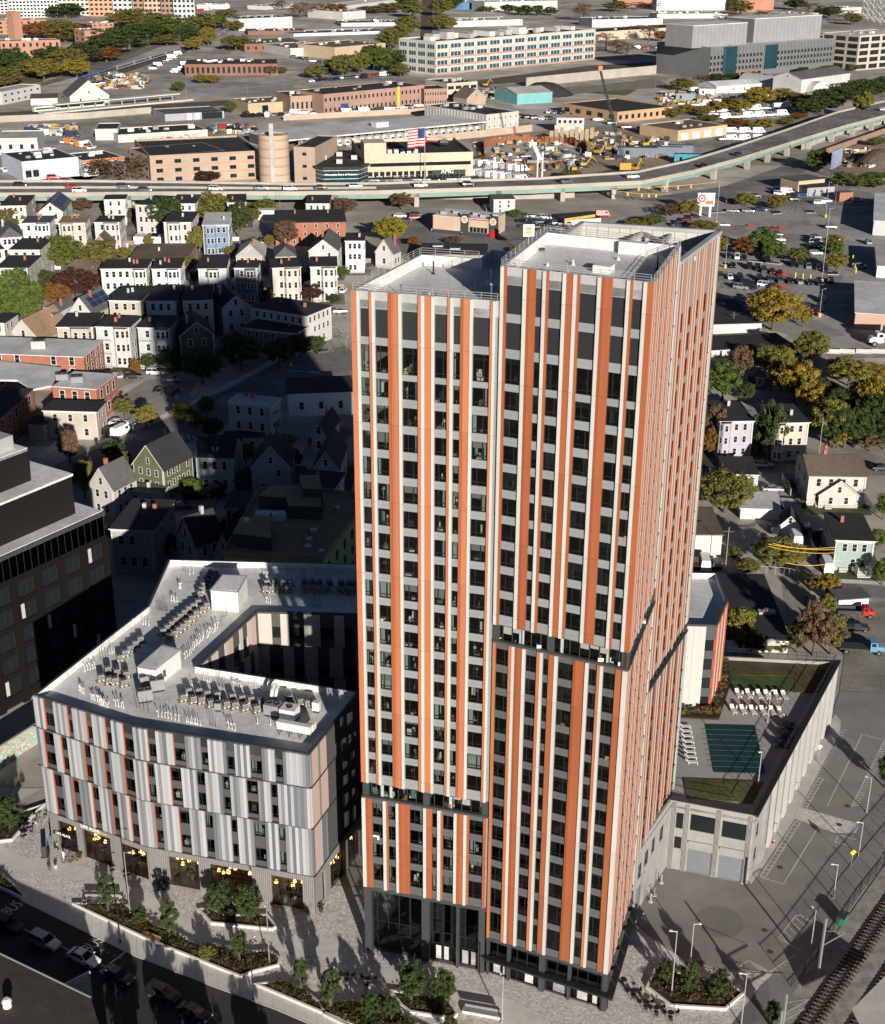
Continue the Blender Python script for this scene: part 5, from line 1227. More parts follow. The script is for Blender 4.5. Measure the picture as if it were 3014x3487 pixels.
# bicycles
def bicycle(p,rz,lab):
 t=thing('bicycle',lab,'bicycle',(p.x,p.y,.01),rz)
 for x in (-.52,.52):
  w_=MB().use(m_tyre)
  for i in range(14):a0,a1=6.283*i/14,6.283*(i+1)/14;w_.tube((x+.34*math.cos(a0),0,.35+.34*math.sin(a0)),(x+.34*math.cos(a1),0,.35+.34*math.sin(a1)),.025,n=4,cap=False)
  w_.obj('wheel',t)
 fm=MB().use(m_black);fm.path([(-.52,0,.35),(-.15,0,.85),(.35,0,.82),(-.05,0,.35),(-.52,0,.35)],.02);fm.path([(-.05,0,.35),(-.15,0,.9)],.02);fm.path([(.52,0,.35),(.35,0,.82),(.33,0,1.0)],.02);fm.obj('frame',t)
 MB().use(m_black).box(-.28,-.02,-.07,.07,.9,.95).obj('saddle',t);MB().use(m_black).tube((.33,-.25,1.0),(.33,.25,1.0),.02).obj('handlebar',t)
bicycle(r7(318,462),.3,'bicycle parked left of the pair outside the cafe');bicycle(r7(348,460),.5,'bicycle parked right of the pair outside the cafe');bicycle(r4(895,1220),.9,'bicycle at the rack by the service yard edge');bicycle(r4(985,1215),.7,'bicycle at the rack nearest the fence path')
# street cars
rd=ang(r7(318,905),r7(470,975))
for x,y,kind,col,lab in ((35,770,'suv','black','black car in the street at the left photo edge'),(212,850,'suv','silver','silver hatchback waiting in the street'),(395,925,'sedan','white','white sedan waiting in the street'),(557,1010,'sedan','dark blue','dark blue open car following the white sedan'),(768,1095,'suv','black','black sport utility car behind the open car'),(915,1185,'sedan','black','black sedan at the bottom edge of the street')):
 car_full(kind,col,r7(x,y),rd,lab,'cars queueing in the street',z=-.05)
 # corner roof at bottom left with mural wall
bl=[r7(-500,660,6),r7(0,893,6),r7(425,1098,6),r7(520,1400,6),r7(-500,1500,6)]
cb_=thing('corner_building','dark flat roofed building in the bottom left corner','building',(bl[1].x,bl[1].y,0))
LO=[(p.x-bl[1].x,p.y-bl[1].y)for p in bl]
m_brnroof=mat('brown_roof_felt',(.055,.045,.038),.9,.35,.5,coord='World')
MB().use(m_wallk).prism(LO,-.1,5.9).obj('wall',cb_);MB().use(m_brnroof).prism(LO,5.9,6.0).obj('roof',cb_)
a,c=LO[1],LO[2];MB().use(m_lgrey).obox(((a[0]+c[0])/2,(a[1]+c[1])/2),ang(a,c),math.hypot(c[0]-a[0],c[1]-a[1])/2,.08,5.9,6.12).obj('roof_edge',cb_)
p=r7(35,1140,6);MB().use(m_white).lathe([(.55,6.0),(.5,6.7),(.62,6.75),(.55,7.0),(.3,7.2)],14,(p.x-bl[1].x,p.y-bl[1].y)).obj('roof_vent',cb_)
m_mural=mat('mural_paint',(.3,.4,.38),.8,0);n_=m_mural.node_tree.nodes;l_=m_mural.node_tree.links
vo=n_.new('ShaderNodeTexNoise');vo.inputs['Scale'].default_value=.9;vo.inputs['Detail'].default_value=2;vo.inputs['Distortion'].default_value=3;tc=n_.new('ShaderNodeTexCoord');l_.new(tc.outputs['Object'],vo.inputs[0]);cr_=n_.new('ShaderNodeValToRGB')
for i,(ps,c)in enumerate(((.35,(.1,.4,.45)),(.43,(.55,.6,.5)),(.5,(.08,.25,.12)),(.56,(.6,.22,.15)),(.63,(.2,.5,.6)),(.7,(.65,.5,.3)))):
 e=cr_.color_ramp.elements[i]if i<2 else cr_.color_ramp.elements.new(ps);e.position=ps;e.color=(*c,1)
l_.new(vo.outputs[0],cr_.inputs[0]);l_.new(cr_.outputs[0],n_['Principled BSDF'].inputs['Base Color'])
a,c=r7(300,1190,3),r7(440,1100,5);w_=MB().use(m_mural);a2,c2=r7(215,1222,0),r7(435,1105,0)
t=thing('mural_wall','painted mural fence behind the dark roof at bottom left','wall',(c2.x,c2.y,0),ang(a2,c2));MB().use(m_mural).box(-9,0,-.1,.1,-.1,4.2).obj('panel',t);MB().use(m_lgrey).box(-9.1,.1,-.16,.16,4.2,4.4).obj('cap',t)
a2,c2=Vector((-69.04,188.0)),Vector((-65.8,193.6));t=thing('mural_wall','colourful mural on the low wall beside the block','wall',(a2.x,a2.y,0),ang(a2,c2));MB().use(m_mural).box(-6,6.6,0,.3,0,3.6).obj('panel',t);MB().use(m_lgrey).box(-6,6.6,-.03,.33,3.6,3.7).obj('cap',t)
# ---------------------------------------------------------------- service yard and lane on the right
sheet('service_yard',[r4(270,860),r4(430,500),r4(965,640),r3(1375,1220),r3(1450,1000),r3(1900,1010),r3(2000,1600),r4(1790,330),r4(1770,500),r4(1250,1180),r4(1130,1160),r4(800,1145),r4(600,1100),r4(450,1000)],.004,m_yard)
ym=MB().use(m_paint)
def line(f,x0,y0,x1,y1,w_=.06):stripe(ym,f,x0,y0,x1,y1,w_,.009)
for (x0,y0),(x1,y1),n,dx,dy in (((1040,590),(1250,260),15,34,12),((1262,225),(1390,0),12,30,10)):
 for i in range(n+1):x,y=lerp(x0,x1,i/n),lerp(y0,y1,i/n);line(r4,x,y,x+dx,y+dy*.2,.05)
 line(r4,x0+dx,y0+2,x1+dx,y1+2);line(r4,x0,y0,x1,y1)
for (x0,y0),(x1,y1),n,dx in (((1225,1700),(1465,1290),22,40),((1540,1860),(1790,1360),26,60)):
 for i in range(n+1):x,y=lerp(x0,x1,i/n),lerp(y0,y1,i/n);line(r3,x,y,x+dx,y-(12 if dx==60 else -2),.05)
 line(r3,x0,y0,x1,y1)
line(r4,1045,595,1180,637);line(r4,1180,637,1385,300);line(r3,1355,1865,1620,1320);line(r3,1620,1320,1770,1360)
for x0,y0,x1,y1 in ((1150,960,1260,820),(1260,820,1350,860),(1150,960,1290,1040),(970,1095,1100,1165),(905,1140,970,1095),(1100,1165,1250,1060),(1490,385,1510,340),(1510,340,1620,370),(1490,385,1575,405)):line(r4,x0,y0,x1,y1)
for k in range(6):line(r4,1165+k*22,945-k*26,1200+k*28,985-k*24,.05);line(r4,985+k*20,1110+k*10,1040+k*12,1160,.04);line(r4,1130+k*22,1140-k*16,1110+k*22+40,1150-k*16+8,.04)
struct(ym.obj('yard_markings'))
circ=MB().use(mat('turning_circle_concrete',(.18,.172,.162),.85,.2,.3,coord='World'));c=r4(795,863);circ.lathe([(3.2,.005),(3.2,.009)],40,(c.x,c.y));struct(circ.obj('turning_circle'))
cw_=sheet('crosswalk_pavers',[r4(1240,240),r4(1280,175),r4(1640,275),r4(1615,330),r4(1490,330)],.012,m_paver)
cm=MB().use(m_paint)
for k in range(6):a=r4(1285+52*k,250+13*k);e=r4(1322+52*k,205+13*k);cm.obox(((a.x+e.x)/2,(a.y+e.y)/2),ang(a,e),(e-a).length/2,.35,.014,.02)
struct(cm.obj('crosswalk_bars'))
for i,(x,y)in enumerate(((1160,537),(1565,168),(1515,280),(1067,916),(1100,1045),(690,1110))):
 p=r4(x,y);tag(MB().use(mat('rusty_iron',(.12,.05,.035),.8,.3,4)).lathe([(.42,.012),(.42,.03)],16).obj('manhole_cover',None,(p.x,p.y,0)),'rusty round manhole cover in the yard, %s from the garage doors'%ORD[[0,4,5,1,2,3][i]],'manhole','yard manhole covers')
for i,(x,y)in enumerate(((445,628),(402,705),(380,742),(335,842),(287,900),(568,545),(748,585),(933,628))):
 p=r4(x,y);t=thing('bollard','white safety bollard in the yard, %s counting from the garage wall'%ORD[i],'bollard',(p.x,p.y,0),0,'yard bollards');MB().use(m_lgrey).lathe([(.1,0),(.1,1.3),(.03,1.38)],10).obj('post',t);MB().use(m_concrete).lathe([(.35,0),(.33,.1)],12).obj('footing',t)
def sign_post(p,h,m_,lab,dia=True,face=-1.57):
 t=thing('traffic_sign',lab,'sign',(p.x,p.y,0),face);MB().use(m_lgrey).tube((0,0,0),(0,0,h),.035).obj('post',t)
 b=MB().use(m_);s=.5;b.add([(.05,-s,h),(.05,0,h-s),(.05,s,h),(.05,0,h+s),(.09,-s,h),(.09,0,h-s),(.09,s,h),(.09,0,h+s)],[(3,2,1,0),(4,5,6,7),(0,1,5,4),(1,2,6,5),(2,3,7,6),(3,0,4,7)]);b.obj('panel',t);return t
m_ysign=mat('sign_yellow',(.75,.6,.03),.5,0)
t=sign_post(r4(1585,535),2.6,m_ysign,'yellow diamond pedestrian sign near the crosswalk',True,R(-75));fg=MB().use(m_black);fg.box(.091,.1,-.05,.05,2.5,2.8).box(.091,.1,-.06,.06,2.85,2.95).box(.091,.1,-.15,.05,2.32,2.38);fg.obj('figure',t)
sign_post(r3(1290,1510),2.4,m_white,'white diamond sign on the lane footway',True,R(-75))
t=thing('fire_hydrant','red hydrant at the podium wall','hydrant',tuple(r4(1120,395)),0);MB().use(PAINT['red']).lathe([(.18,0),(.14,.1),(.14,.6),(.17,.65),(.1,.8),(.03,.86)],10).obj('barrel',t)
t=thing('waste_bin','green wheeled skip bin at the rail fence','bin',tuple(r4(1530,870)),R(55));MB().use(mat('bin_green',(.03,.16,.08),.6,.1)).box(-.9,.9,-.5,.5,.1,1.3).obj('body',t);MB().use(m_dgrey).box(-.95,.95,-.55,.55,1.3,1.38).obj('lid',t)
# side footway along the podium
sheet('lane_footway',[r4(985,640),r4(965,600),r3(1375,1225),r3(1420,1170),r3(1460,1220),r3(1455,1290),r4(1250,240)],.01,m_concrete)
# rail corridor
m_ballast=mat('ballast_stone',(.26,.245,.225),.95,.5,5,coord='World',bump=.6)
sheet('rail_ballast',[r4(1791,520),r4(1520,900),r4(1300,1200),r4(1080,1500),r4(1800,2200),r4(2700,700),r4(2300,300)],.005,m_ballast)
sheet('rail_service_path',[r4(1300,1180),r4(1130,1170),r4(1040,1250),r4(900,1440),r4(800,1560),r4(1100,1560)],.016,m_asphalt)
m_rust=mat('rail_rust',(.11,.055,.035),.6,.3,3,metal=.4);m_tie=mat('wood_sleeper',(.055,.045,.038),.95,.3,3)
ta,tb_=r4(1330,1478),r4(1800,790);td=(tb_-ta).normalized();tn=Vector((-td.y,td.x,0))
for off,nm in ((.2,'nearer the fence'),(5.2,'by the bottom right corner')):
 c=ta-tn*off-td*14;t=thing('railway_track','rusty railway track on ballast %s'%nm,'track',(c.x,c.y,0),math.atan2(td.y,td.x))
 for s in (-.75,.75):MB().use(m_rust).box(0,95,s-.05,s+.05,.16,.3).obj('rail',t)
 tm=MB().use(m_tie).box(-.12,.12,-1.3,1.3,.02,.17).mesh('sleeper')
 for i in range(110):mobj('sleeper',tm,t,(.5+i*.8,0,0),pq.uniform(-.02,.02))
fp=[(1225,1255),(1300,1180),(1380,1080),(1520,880),(1640,700),(1780,525),(2000,250)]
F_=[r4(x,y)for x,y in fp];t=thing('chain_fence','black mesh fence between service yard and railway','fence',(F_[0].x,F_[0].y,0))
for a,c in zip(F_,F_[1:]):
 L=(c-a).length;n=max(1,int(L/2.4));b=MB().use(m_black)
 for k in (0.3,1.2,2.1):b.tube((a.x-F_[0].x,a.y-F_[0].y,k),(c.x-F_[0].x,c.y-F_[0].y,k),.03,n=4)
 b.obj('rail',t)
 for i in range(n+1):p=a.lerp(c,i/n);MB().use(m_black).tube((p.x-F_[0].x,p.y-F_[0].y,0),(p.x-F_[0].x,p.y-F_[0].y,2.3),.05,n=5).obj('post',t)
 b=MB().use(m_black);m_n=int(L/.18)
 for i in range(m_n):p=a.lerp(c,i/m_n);b.tube((p.x-F_[0].x,p.y-F_[0].y,.1),(p.x-F_[0].x,p.y-F_[0].y,2.2),.012,n=3,cap=False)
 stuff(b.obj('mesh_infill',t))
for f,bx,by,ty,lab in ((r4,1385,1205,890,'grey railway mast with cross arm beside the fence'),(r4,1165,1560,1335,'thick pale mast cut by the bottom edge'),(r4,1150,1560,1420,'short pale mast behind the thick one')):
 p=f(bx,by);k=pxm(p)*f.s;dep=math.asin(CAMH/p.xy.to_3d().length)if False else math.asin(CAMH/Vector((p.x,p.y,CAMH)).length);h=(by-ty)/(k*math.cos(dep));t=thing('railway_mast',lab,'mast',(p.x,p.y,0),.6);MB().use(m_mgrey).box(-.12,.12,-.12,.12,0,h).obj('pole',t);MB().use(m_mgrey).box(-.1,4.2,-.06,.06,h*.55,h*.55+.1).obj('cross_arm',t);MB().use(m_mgrey).tube((0,0,h*.8),(4,0,h*.58),.03).obj('stay',t)
sheet('platform_roof',[r4(1590,1390,4),r4(1800,1180,4),r4(2100,1400,4),r4(1700,1600,4)],4,m_concrete,.3)
# ================================================================ houses behind on the left
Wt,Cr,Be,Gy,PB,SB,Mg,Tn=(.47,.46,.44),(.44,.415,.36),(.40,.355,.295),(.36,.36,.35),(.50,.56,.60),(.09,.13,.17),(.42,.52,.45),(.42,.36,.29)
def hs(*a,**k):return house(h1,*a,**k)
Z3=12.2
hs((487,765),(655,770),(680,712),Z3,'flat',Wt,'black',3,2,4,'white three decker with stacked front porches beside the brick roof',bay=(.52,.98),porch=3,chim=2)
hs((700,770),(858,773),(882,712),Z3,'flat',(.4,.42,.43),'black',3,2,4,'grey three decker with white porches half in tower shadow',bay=(.52,.98),porch=3,chim=1)
hs((290,768),(470,768),(495,698),9.5,'flat',Be,'black',2,3,3,'tan flat roofed house left of the white porch house',bay=(.35,.95))
hs((555,632),(712,635),(728,560),Z3,'flat',Tn,'black',3,3,3,'taupe flat roofed house half in shadow behind the porch houses',chim=2)
hs((742,635),(890,635),(903,555),Z3,'flat',PB,'black',3,3,3,'pale blue flat roofed house in the tower shadow',chim=1)
hs((930,635),(1080,630),(1087,558),Z3,'flat',Cr,'black',3,3,3,'cream flat roofed house in the tower shadow',chim=1)
hs((1130,668),(1268,655),(1275,585),9,'gf',(.40,.45,.50),'black',2,2,3,'blue grey gabled house joined to the white corner building',chim=1)
hs((1278,668),(1555,712),(1655,655),10.5,'flat',Wt,'black',3,7,5,'long white corner building with black roof beside the tower',chim=2,name='corner_house')
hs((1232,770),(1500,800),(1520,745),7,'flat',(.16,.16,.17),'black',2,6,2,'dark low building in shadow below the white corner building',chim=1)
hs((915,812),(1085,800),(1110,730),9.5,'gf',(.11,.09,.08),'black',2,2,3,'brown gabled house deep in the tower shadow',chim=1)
hs((512,472),(742,470),(750,425),Z3,'flat',(.56,.60,.50),'black',3,6,3,'long pale green three storey house crossed by the shadow edge',bay=(.7,.98),chim=3)
hs((772,472),(915,470),(920,418),Z3,'flat',(.62,.65,.66),'black',3,3,3,'off white house beside the pale green house',bay=(.5,.95),chim=3)
hs((1008,472),(1148,470),(1150,400),Z3,'flat',(.42,.45,.44),'black',3,2,3,'grey bay fronted house with black roof and small gable',bay=(.3,.75),chim=1)
hs((1192,468),(1305,468),(1305,430),Z3,'flat',SB,'black',3,2,3,'slate blue house with white window trim',bay=(.45,.95),chim=1)
hs((1385,468),(1528,462),(1525,415),Z3,'flat',Cr,'black',3,2,4,'cream three decker with curved bay nearest the tower',bay=(.4,.98),chim=2)
hs((1578,462),(1712,460),(1712,410),Z3,'flat',Wt,'black',3,2,4,'white three decker with bay right beside the tower',bay=(.4,.98),chim=1)
hs((1400,408),(1505,405),(1505,360),9,'hip',Cr,'grey',2,3,2,'cream house with grey hipped roof behind the cream three decker',chim=1)
hs((1570,378),(1716,380),(1716,320),10,'gf',Wt,'grey',3,2,3,'white gabled house with grey roof near the brick block',chim=1)
hs((1200,405),(1330,405),(1335,350),7,'hip',Be,'pale',2,3,2,'beige house with pale grey hipped roof',chim=1)
hs((1030,250),(1162,248),(1165,185),Z3,'flat',(.16,.22,.33),'white',3,4,3,'blue three decker with white trim and pale roof',bay=(.05,.5),chim=1)
hs((832,235),(970,235),(975,182),Z3,'flat',Wt,'black',3,3,3,'white house with black roof left of the blue three decker',bay=(.1,.6),chim=1)
hs((688,145),(790,150),(815,100),Z3,'flat',Wt,'black',3,3,3,'tall white house behind the dark round tree',chim=1)
hs((868,140),(990,140),(1000,95),11,'flat',(.55,.55,.54),'black',3,3,2,'grey white house with chimneys just below the highway',chim=3)
hs((1155,135),(1250,133),(1250,92),10,'flat',Wt,'black',3,3,2,'white house below the highway right of the olive tree',chim=1)
hs((528,120),(635,118),(640,95),11,'flat',(.46,.46,.47),'black',3,2,3,'grey box house with brown back decks below the highway',porch=0,chim=0)
hs((480,235),(605,235),(610,203),Z3,'flat',Wt,'black',3,2,3,'white three decker behind the small brown gable',bay=(.35,.95),chim=3)
hs((298,240),(432,238),(440,203),Z3,'flat',Cr,'tan',3,3,3,'cream three decker with tan roof',bay=(.05,.55),chim=2)
hs((113,240),(250,238),(262,203),Z3,'flat',(.66,.69,.72),'blue',3,3,3,'bluish white three decker with blue grey roof',bay=(.5,.95),chim=2)
hs((197,182),(318,180),(322,120),8.5,'gf',Mg,'grey',2,2,2,'mint green gabled house with solar panels',solar=True,chim=0)
hs((0,152),(130,150),(145,98),10,'flat',Wt,'black',3,4,2,'white house with black roof at the upper left edge',chim=2)
hs((48,375),(200,375),(218,318),Z3,'flat',Wt,'black',3,3,3,'white house with black roof left of the bright green tree',chim=1)
hs((-20,468),(138,468),(142,405),Z3,'flat',Cr,'black',3,4,3,'cream bay fronted house above the big green tree',bay=(.55,.98),chim=1)
hs((-60,380),(22,372),(32,318),Z3,'flat',Wt,'black',3,2,3,'white house cut by the left edge',chim=1)
hs((0,312),(112,305),(118,250),8,'hip',(.55,.54,.52),'grey',2,4,2,'low grey hipped house at the left edge',chim=1)
hs((195,700),(268,705),(308,640),9,'gf',(.45,.50,.56),'grey',2,1,2,'pale blue gabled house beside the maroon tree',chim=1)
hs((352,690),(470,700),(515,640),8,'gf',Wt,'grey',2,2,3,'white gabled house with solar panels near the maroon tree',solar=True,chim=1,zr=5)
hs((40,820),(205,835),(240,745),5,'gf',Cr,'tan',1,2,2,'small cream house under a steep tan roof',chim=0,zr=6)
hs((-60,745),(20,748),(48,700),11,'flat',Wt,'black',3,2,3,'white bay house at the left edge by the brick roof',chim=0)
hs((1555,140),(1672,140),(1675,97),7,'flat',Wt,'black',2,3,2,'small white house with chimney before the highway wall',chim=1)
hs((1755,330),(1850,330),(1855,290),12,'flat',(.60,.68,.72),'black',3,3,3,'pale blue house just left of the tower top',chim=2)
house(Frame(1150,850,2.985),(385,20),(560,40),(690,10),6,'gf',Wt,'grey',1,1,2,'small white gabled house just behind the tower roof',chim=1,zr=5)
hs((455,355),(560,355),(575,300),5.5,'gf',(.24,.13,.10),'brown',1,1,1,'small brown gabled house between the white three deckers',chim=0,zr=4)
hs((280,500),(480,520),(470,470),5,'hip',Be,'brown',1,2,2,'house with rust brown hipped roof under the maroon tree',chim=0)
bk=hs((1397,238),(1757,232),(1755,170),9.5,'flat',m_brick,'black',3,6,2,'long red brick apartment block below the highway',chim=2,trim=False,cat='building',name='brick_block')
hs((655,425),(945,425),(960,345),5,'flat',(.28,.20,.16),'brown',1,0,0,'low building with wide brown roof in the middle of the houses',chim=1,trim=False,cat='building',name='low_building')
hs((1310,175),(1395,175),(1395,165),4,'flat',(.6,.6,.58),'white',1,0,0,'small white garage left of the brick apartment block',chim=0,trim=False,cat='garage',name='garage')
t=thing('glass_conservatory','white curved shed with black arch between houses','shed',tuple(h1(680,345)),.0)
MB().use(m_white).box(0,14,0,6,0,3).obj('wall',t);b=MB().use(m_glassd)
for i in range(8):a0,a1=math.pi*i/8,math.pi*(i+1)/8;b.quad((7+4.5*math.cos(a0),-.1,1+2.6*math.sin(a0)),(7+4.5*math.cos(a1),-.1,1+2.6*math.sin(a1)),(7+4.5*math.cos(a1),5,1+2.6*math.sin(a1)),(7+4.5*math.cos(a0),5,1+2.6*math.sin(a0)))
b.obj('arch_roof',t)
# brick building with white roofs at left
wm_=m_brick
def brickb(f,FL,FR,BR,z,nf,cf,cs,lab,roofm='white',wall=None,dmax=60):return house(f,FL,FR,BR,z,'flat',wall or m_brick,roofm,nf,cf,cs,lab,chim=0,trim=False,over=.05,cat='building',name='brick_building',dmax=dmax,wsz=1.5)
brickb(h1,(-160,900),(425,922),(527,838),10,3,6,4,'red brick building with pale roof at the left edge')
brickb(r5,(255,97),(470,112),(552,36),9,2,3,3,'brick wing with twin condensers on its pale roof')
brickb(r5,(-90,330),(162,108),(70,62),9,2,7,0,'brick wing with tall white windows at the left edge','black')
sheet('brick_roof_terrace',[r5(-80,60,8.9),r5(85,62,8.9),r5(160,108,8.9),r5(250,90,8.9),r5(300,0,8.9),r5(-80,-40,8.9)],8.9,m_memb,.5)
for i,(x,y)in enumerate(((305,62),(378,75))):
 p=r5(x,y,9.3);t=thing('rooftop_air_handler','grey rooftop unit on the brick wing, %s'%('left','right')[i],'air handler',(p.x,p.y,9.25),.2);MB().use(m_mgrey).box(-1.6,1.6,-1,1,.2,1.8).obj('casing',t);MB().use(m_acd).lathe([(.6,1.8),(.6,1.9)],12,(-.7,0)).obj('fan',t);MB().use(m_acd).lathe([(.6,1.8),(.6,1.9)],12,(.8,0)).obj('fan',t)
p=h1(200,870,10.3);t=thing('rooftop_air_handler','pale rooftop unit on the red brick building','air handler',(p.x,p.y,10.25),.1);MB().use(m_lgrey).box(-2,2,-1.5,1.5,0,2.2).obj('casing',t);MB().use(m_acd).box(-1.5,1.5,-1.1,1.1,2.2,2.3).obj('grille',t)
h5=lambda *a,**k:house(r5,*a,**k)
h5((212,213),(468,220),(505,170),7.5,'flat',Be,'black',2,3,2,'beige two storey building with black roof below the brick wings',chim=0,cat='building',name='apartment_house')
h5((135,275),(215,280),(225,240),4.5,'flat',Be,'black',1,1,0,'low beige annex left of the beige building',chim=0,trim=False)
h5((650,470),(797,502),(948,432),8.5,'gf',(.10,.11,.06),'black',3,3,5,'olive green gabled house with white trim and dormer',chim=0,zr=5.2)
h5((437,572),(552,598),(685,545),7,'gf',(.40,.37,.34),'grey',2,2,3,'grey house with twin dormers beside the olive house',chim=1,zr=4.5)
h5((540,790),(742,800),(848,655),9.5,'flat',(.34,.32,.30),'black',2,3,4,'grey building with flat black roof and two chimneys',chim=2)
h5((600,600),(790,610),(795,595),4.5,'flat',(.36,.34,.32),'grey',1,2,1,'low porch annex before the olive house',chim=1)
h5((955,435),(1135,440),(1180,360),9,'gs',(.30,.34,.36),'black',2,3,2,'grey dormered house in shadow right of the olive house',chim=0,dormer=1)
bg_=h5((1115,168),(1322,190),(1465,165),12,'flat',(.38,.36,.34),'white',3,3,3,'grey three storey building with white roof in shadow',chim=2,cat='building')
h5((1405,130),(1725,118),(1730,45),6.5,'flat',(.62,.64,.66),'black',1,3,0,'long white walled shop with black roof behind the tower',chim=0,trim=False,cat='building',name='shop_building')
h5((1095,345),(1285,340),(1290,315),4.5,'flat',(.36,.36,.37),'black',1,2,0,'low shed annex before the white roofed building',chim=0,trim=False)
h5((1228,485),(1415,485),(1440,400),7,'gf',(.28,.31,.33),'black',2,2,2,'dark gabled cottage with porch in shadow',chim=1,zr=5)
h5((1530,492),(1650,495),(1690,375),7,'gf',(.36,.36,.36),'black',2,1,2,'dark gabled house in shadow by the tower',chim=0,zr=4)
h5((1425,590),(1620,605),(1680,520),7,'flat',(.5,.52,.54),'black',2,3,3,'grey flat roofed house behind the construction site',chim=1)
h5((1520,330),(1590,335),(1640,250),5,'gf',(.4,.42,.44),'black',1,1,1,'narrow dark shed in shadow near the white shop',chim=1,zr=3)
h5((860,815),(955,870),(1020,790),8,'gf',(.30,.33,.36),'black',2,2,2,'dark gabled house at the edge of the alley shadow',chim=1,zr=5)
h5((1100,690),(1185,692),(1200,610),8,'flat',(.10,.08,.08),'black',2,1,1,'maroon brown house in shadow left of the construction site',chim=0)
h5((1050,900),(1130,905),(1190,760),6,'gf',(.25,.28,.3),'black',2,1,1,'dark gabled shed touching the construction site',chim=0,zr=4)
# construction site building
zc=12.5;cpts=[(1268,600),(1480,590),(1735,632),(1760,700),(1575,945),(1090,918)]
CP=[r5(x,y,zc)for x,y in cpts];o=CP[5];con=thing('construction_building','plywood decked building under construction behind the block','building',(o.x,o.y,0))
m_ply=mat('plywood',(.33,.24,.14),.9,.3,.6);m_sheath=strip_mat('green_sheathing',(.38,.42,.14),(.28,.3,.1),1.2,2,.8,.05);m_dgreen=mat('dark_green_sheathing',(.04,.07,.045),.8,.2)
L_=[(p.x-o.x,p.y-o.y)for p in CP];MB().use(m_sheath).prism(L_,0,zc-.4).obj('wall',con);MB().use(m_ply).prism(L_,zc-.4,zc).obj('roof_deck',con)
for i in range(6):a,c=L_[i],L_[(i+1)%6];MB().use(m_ply).obox(((a[0]+c[0])/2,(a[1]+c[1])/2),ang(a,c),math.hypot(c[0]-a[0],c[1]-a[1])/2-.1,.12,zc,zc+.8).obj('parapet',con)
for pts,h in (([(1265,690),(1330,640),(1560,650),(1570,745),(1410,740),(1400,700)],3),([(1465,635),(1560,635),(1575,700),(1480,700)],5),([(1140,875),(1180,800),(1330,800),(1325,900)],3)):
 Q=[r5(x,y,zc)for x,y in pts];q_=[(p.x-o.x,p.y-o.y)for p in Q];MB().use(m_dgreen).prism(q_,zc,zc+h-.2).obj('stair_box',con);MB().use(m_ply).prism(q_,zc+h-.2,zc+h).obj('box_roof',con)
a=L_[4];c=L_[3];an=ang(a,c)
for i in range(4):
 for k in range(3):p=(lerp(a[0],c[0],.15+.2*i),lerp(a[1],c[1],.15+.2*i));MB().use(m_glassd).obox(p,an,.6,.12,2.2+3.4*k,4+3.4*k).obj('window',con)
for i,(x,y,w_)in enumerate(((1285,745,3.2),(1360,745,3.0),(1530,800,1.6),(1510,845,1.4),(1500,880,1.6),(1645,690,1.2),(1570,905,1.5))):
 p=r5(x,y,zc);t=thing('wrapped_pallet','plastic wrapped building material on the plywood deck, %s pile'%ORD[i],'pallet',(p.x,p.y,zc),.2*i);MB().use(m_ply).box(-w_/2,w_/2,-w_/2.5,w_/2.5,0,.15).obj('pallet',t);MB().use(mat('plastic_wrap',(.5,.55,.6),.3,.2,3)).box(-w_/2+.1,w_/2-.1,-w_/2.5+.1,w_/2.5-.1,.15,1.6 if i<2 else .5).obj('load',t)
 # dark modern office building at the left edge
zm=28.0;mc,ml=r5(505,705,zm),r5(0,930,zm);mdir=(ml-mc).normalized();mn=Vector((-mdir.y,mdir.x,0))
if mn.x>0:mn=-mn
off=thing('office_building','dark brown stepped office building at the left edge','building',(mc.x,mc.y,0),math.atan2(mdir.y,mdir.x))
side=1 if (Vector((-mdir.y,mdir.x,0))-mn).length<.1 else -1
m_bron=mat('bronze_panel',(.0085,.007,.0065),.5,.15,.6);m_olive=mat('office_ceiling',(.20,.20,.13),.8,.2)
def ob(b,x0,x1,y0,y1,z0,z1):return b.box(x0,x1,min(y0*side,y1*side),max(y0*side,y1*side),z0,z1)
ob(MB().use(m_bron),0,60,.6,40,0,22.6).obj('inner_wall',off)
for k in range(8):
 x0=k*5.2
 for fl_ in range(5):
  z0=2.5+4.2*fl_
  b=MB().use(m_black);ob(b,x0+1.0,x0+1.12,.3,.5,z0,z0+3.0);ob(b,x0+2.4,x0+2.52,.3,.5,z0,z0+3.0);ob(b,x0+1.0,x0+4.2,.3,.5,z0,z0+.12);wo=b.obj('window',off);ob(MB().use(m_glassd),x0+1.0,x0+4.2,.42,.48,z0,z0+3.0).obj('pane',wo)
  if (k*3+fl_)%4==0:ob(MB().use(m_cpan),x0+3.4,x0+4.1,.36,.41,z0+.15,z0+2.9).obj('pale_blind',wo)  # pale strip before some panes, in the plain court panel colour
 ob(MB().use(m_bron),x0-.4,x0+.95,0,.6,0,23).obj('pier',off)
for fl_ in range(6):ob(MB().use(m_bron),0,42,.1,.6,1.3+4.2*fl_,2.45+4.2*fl_).obj('spandrel',off)
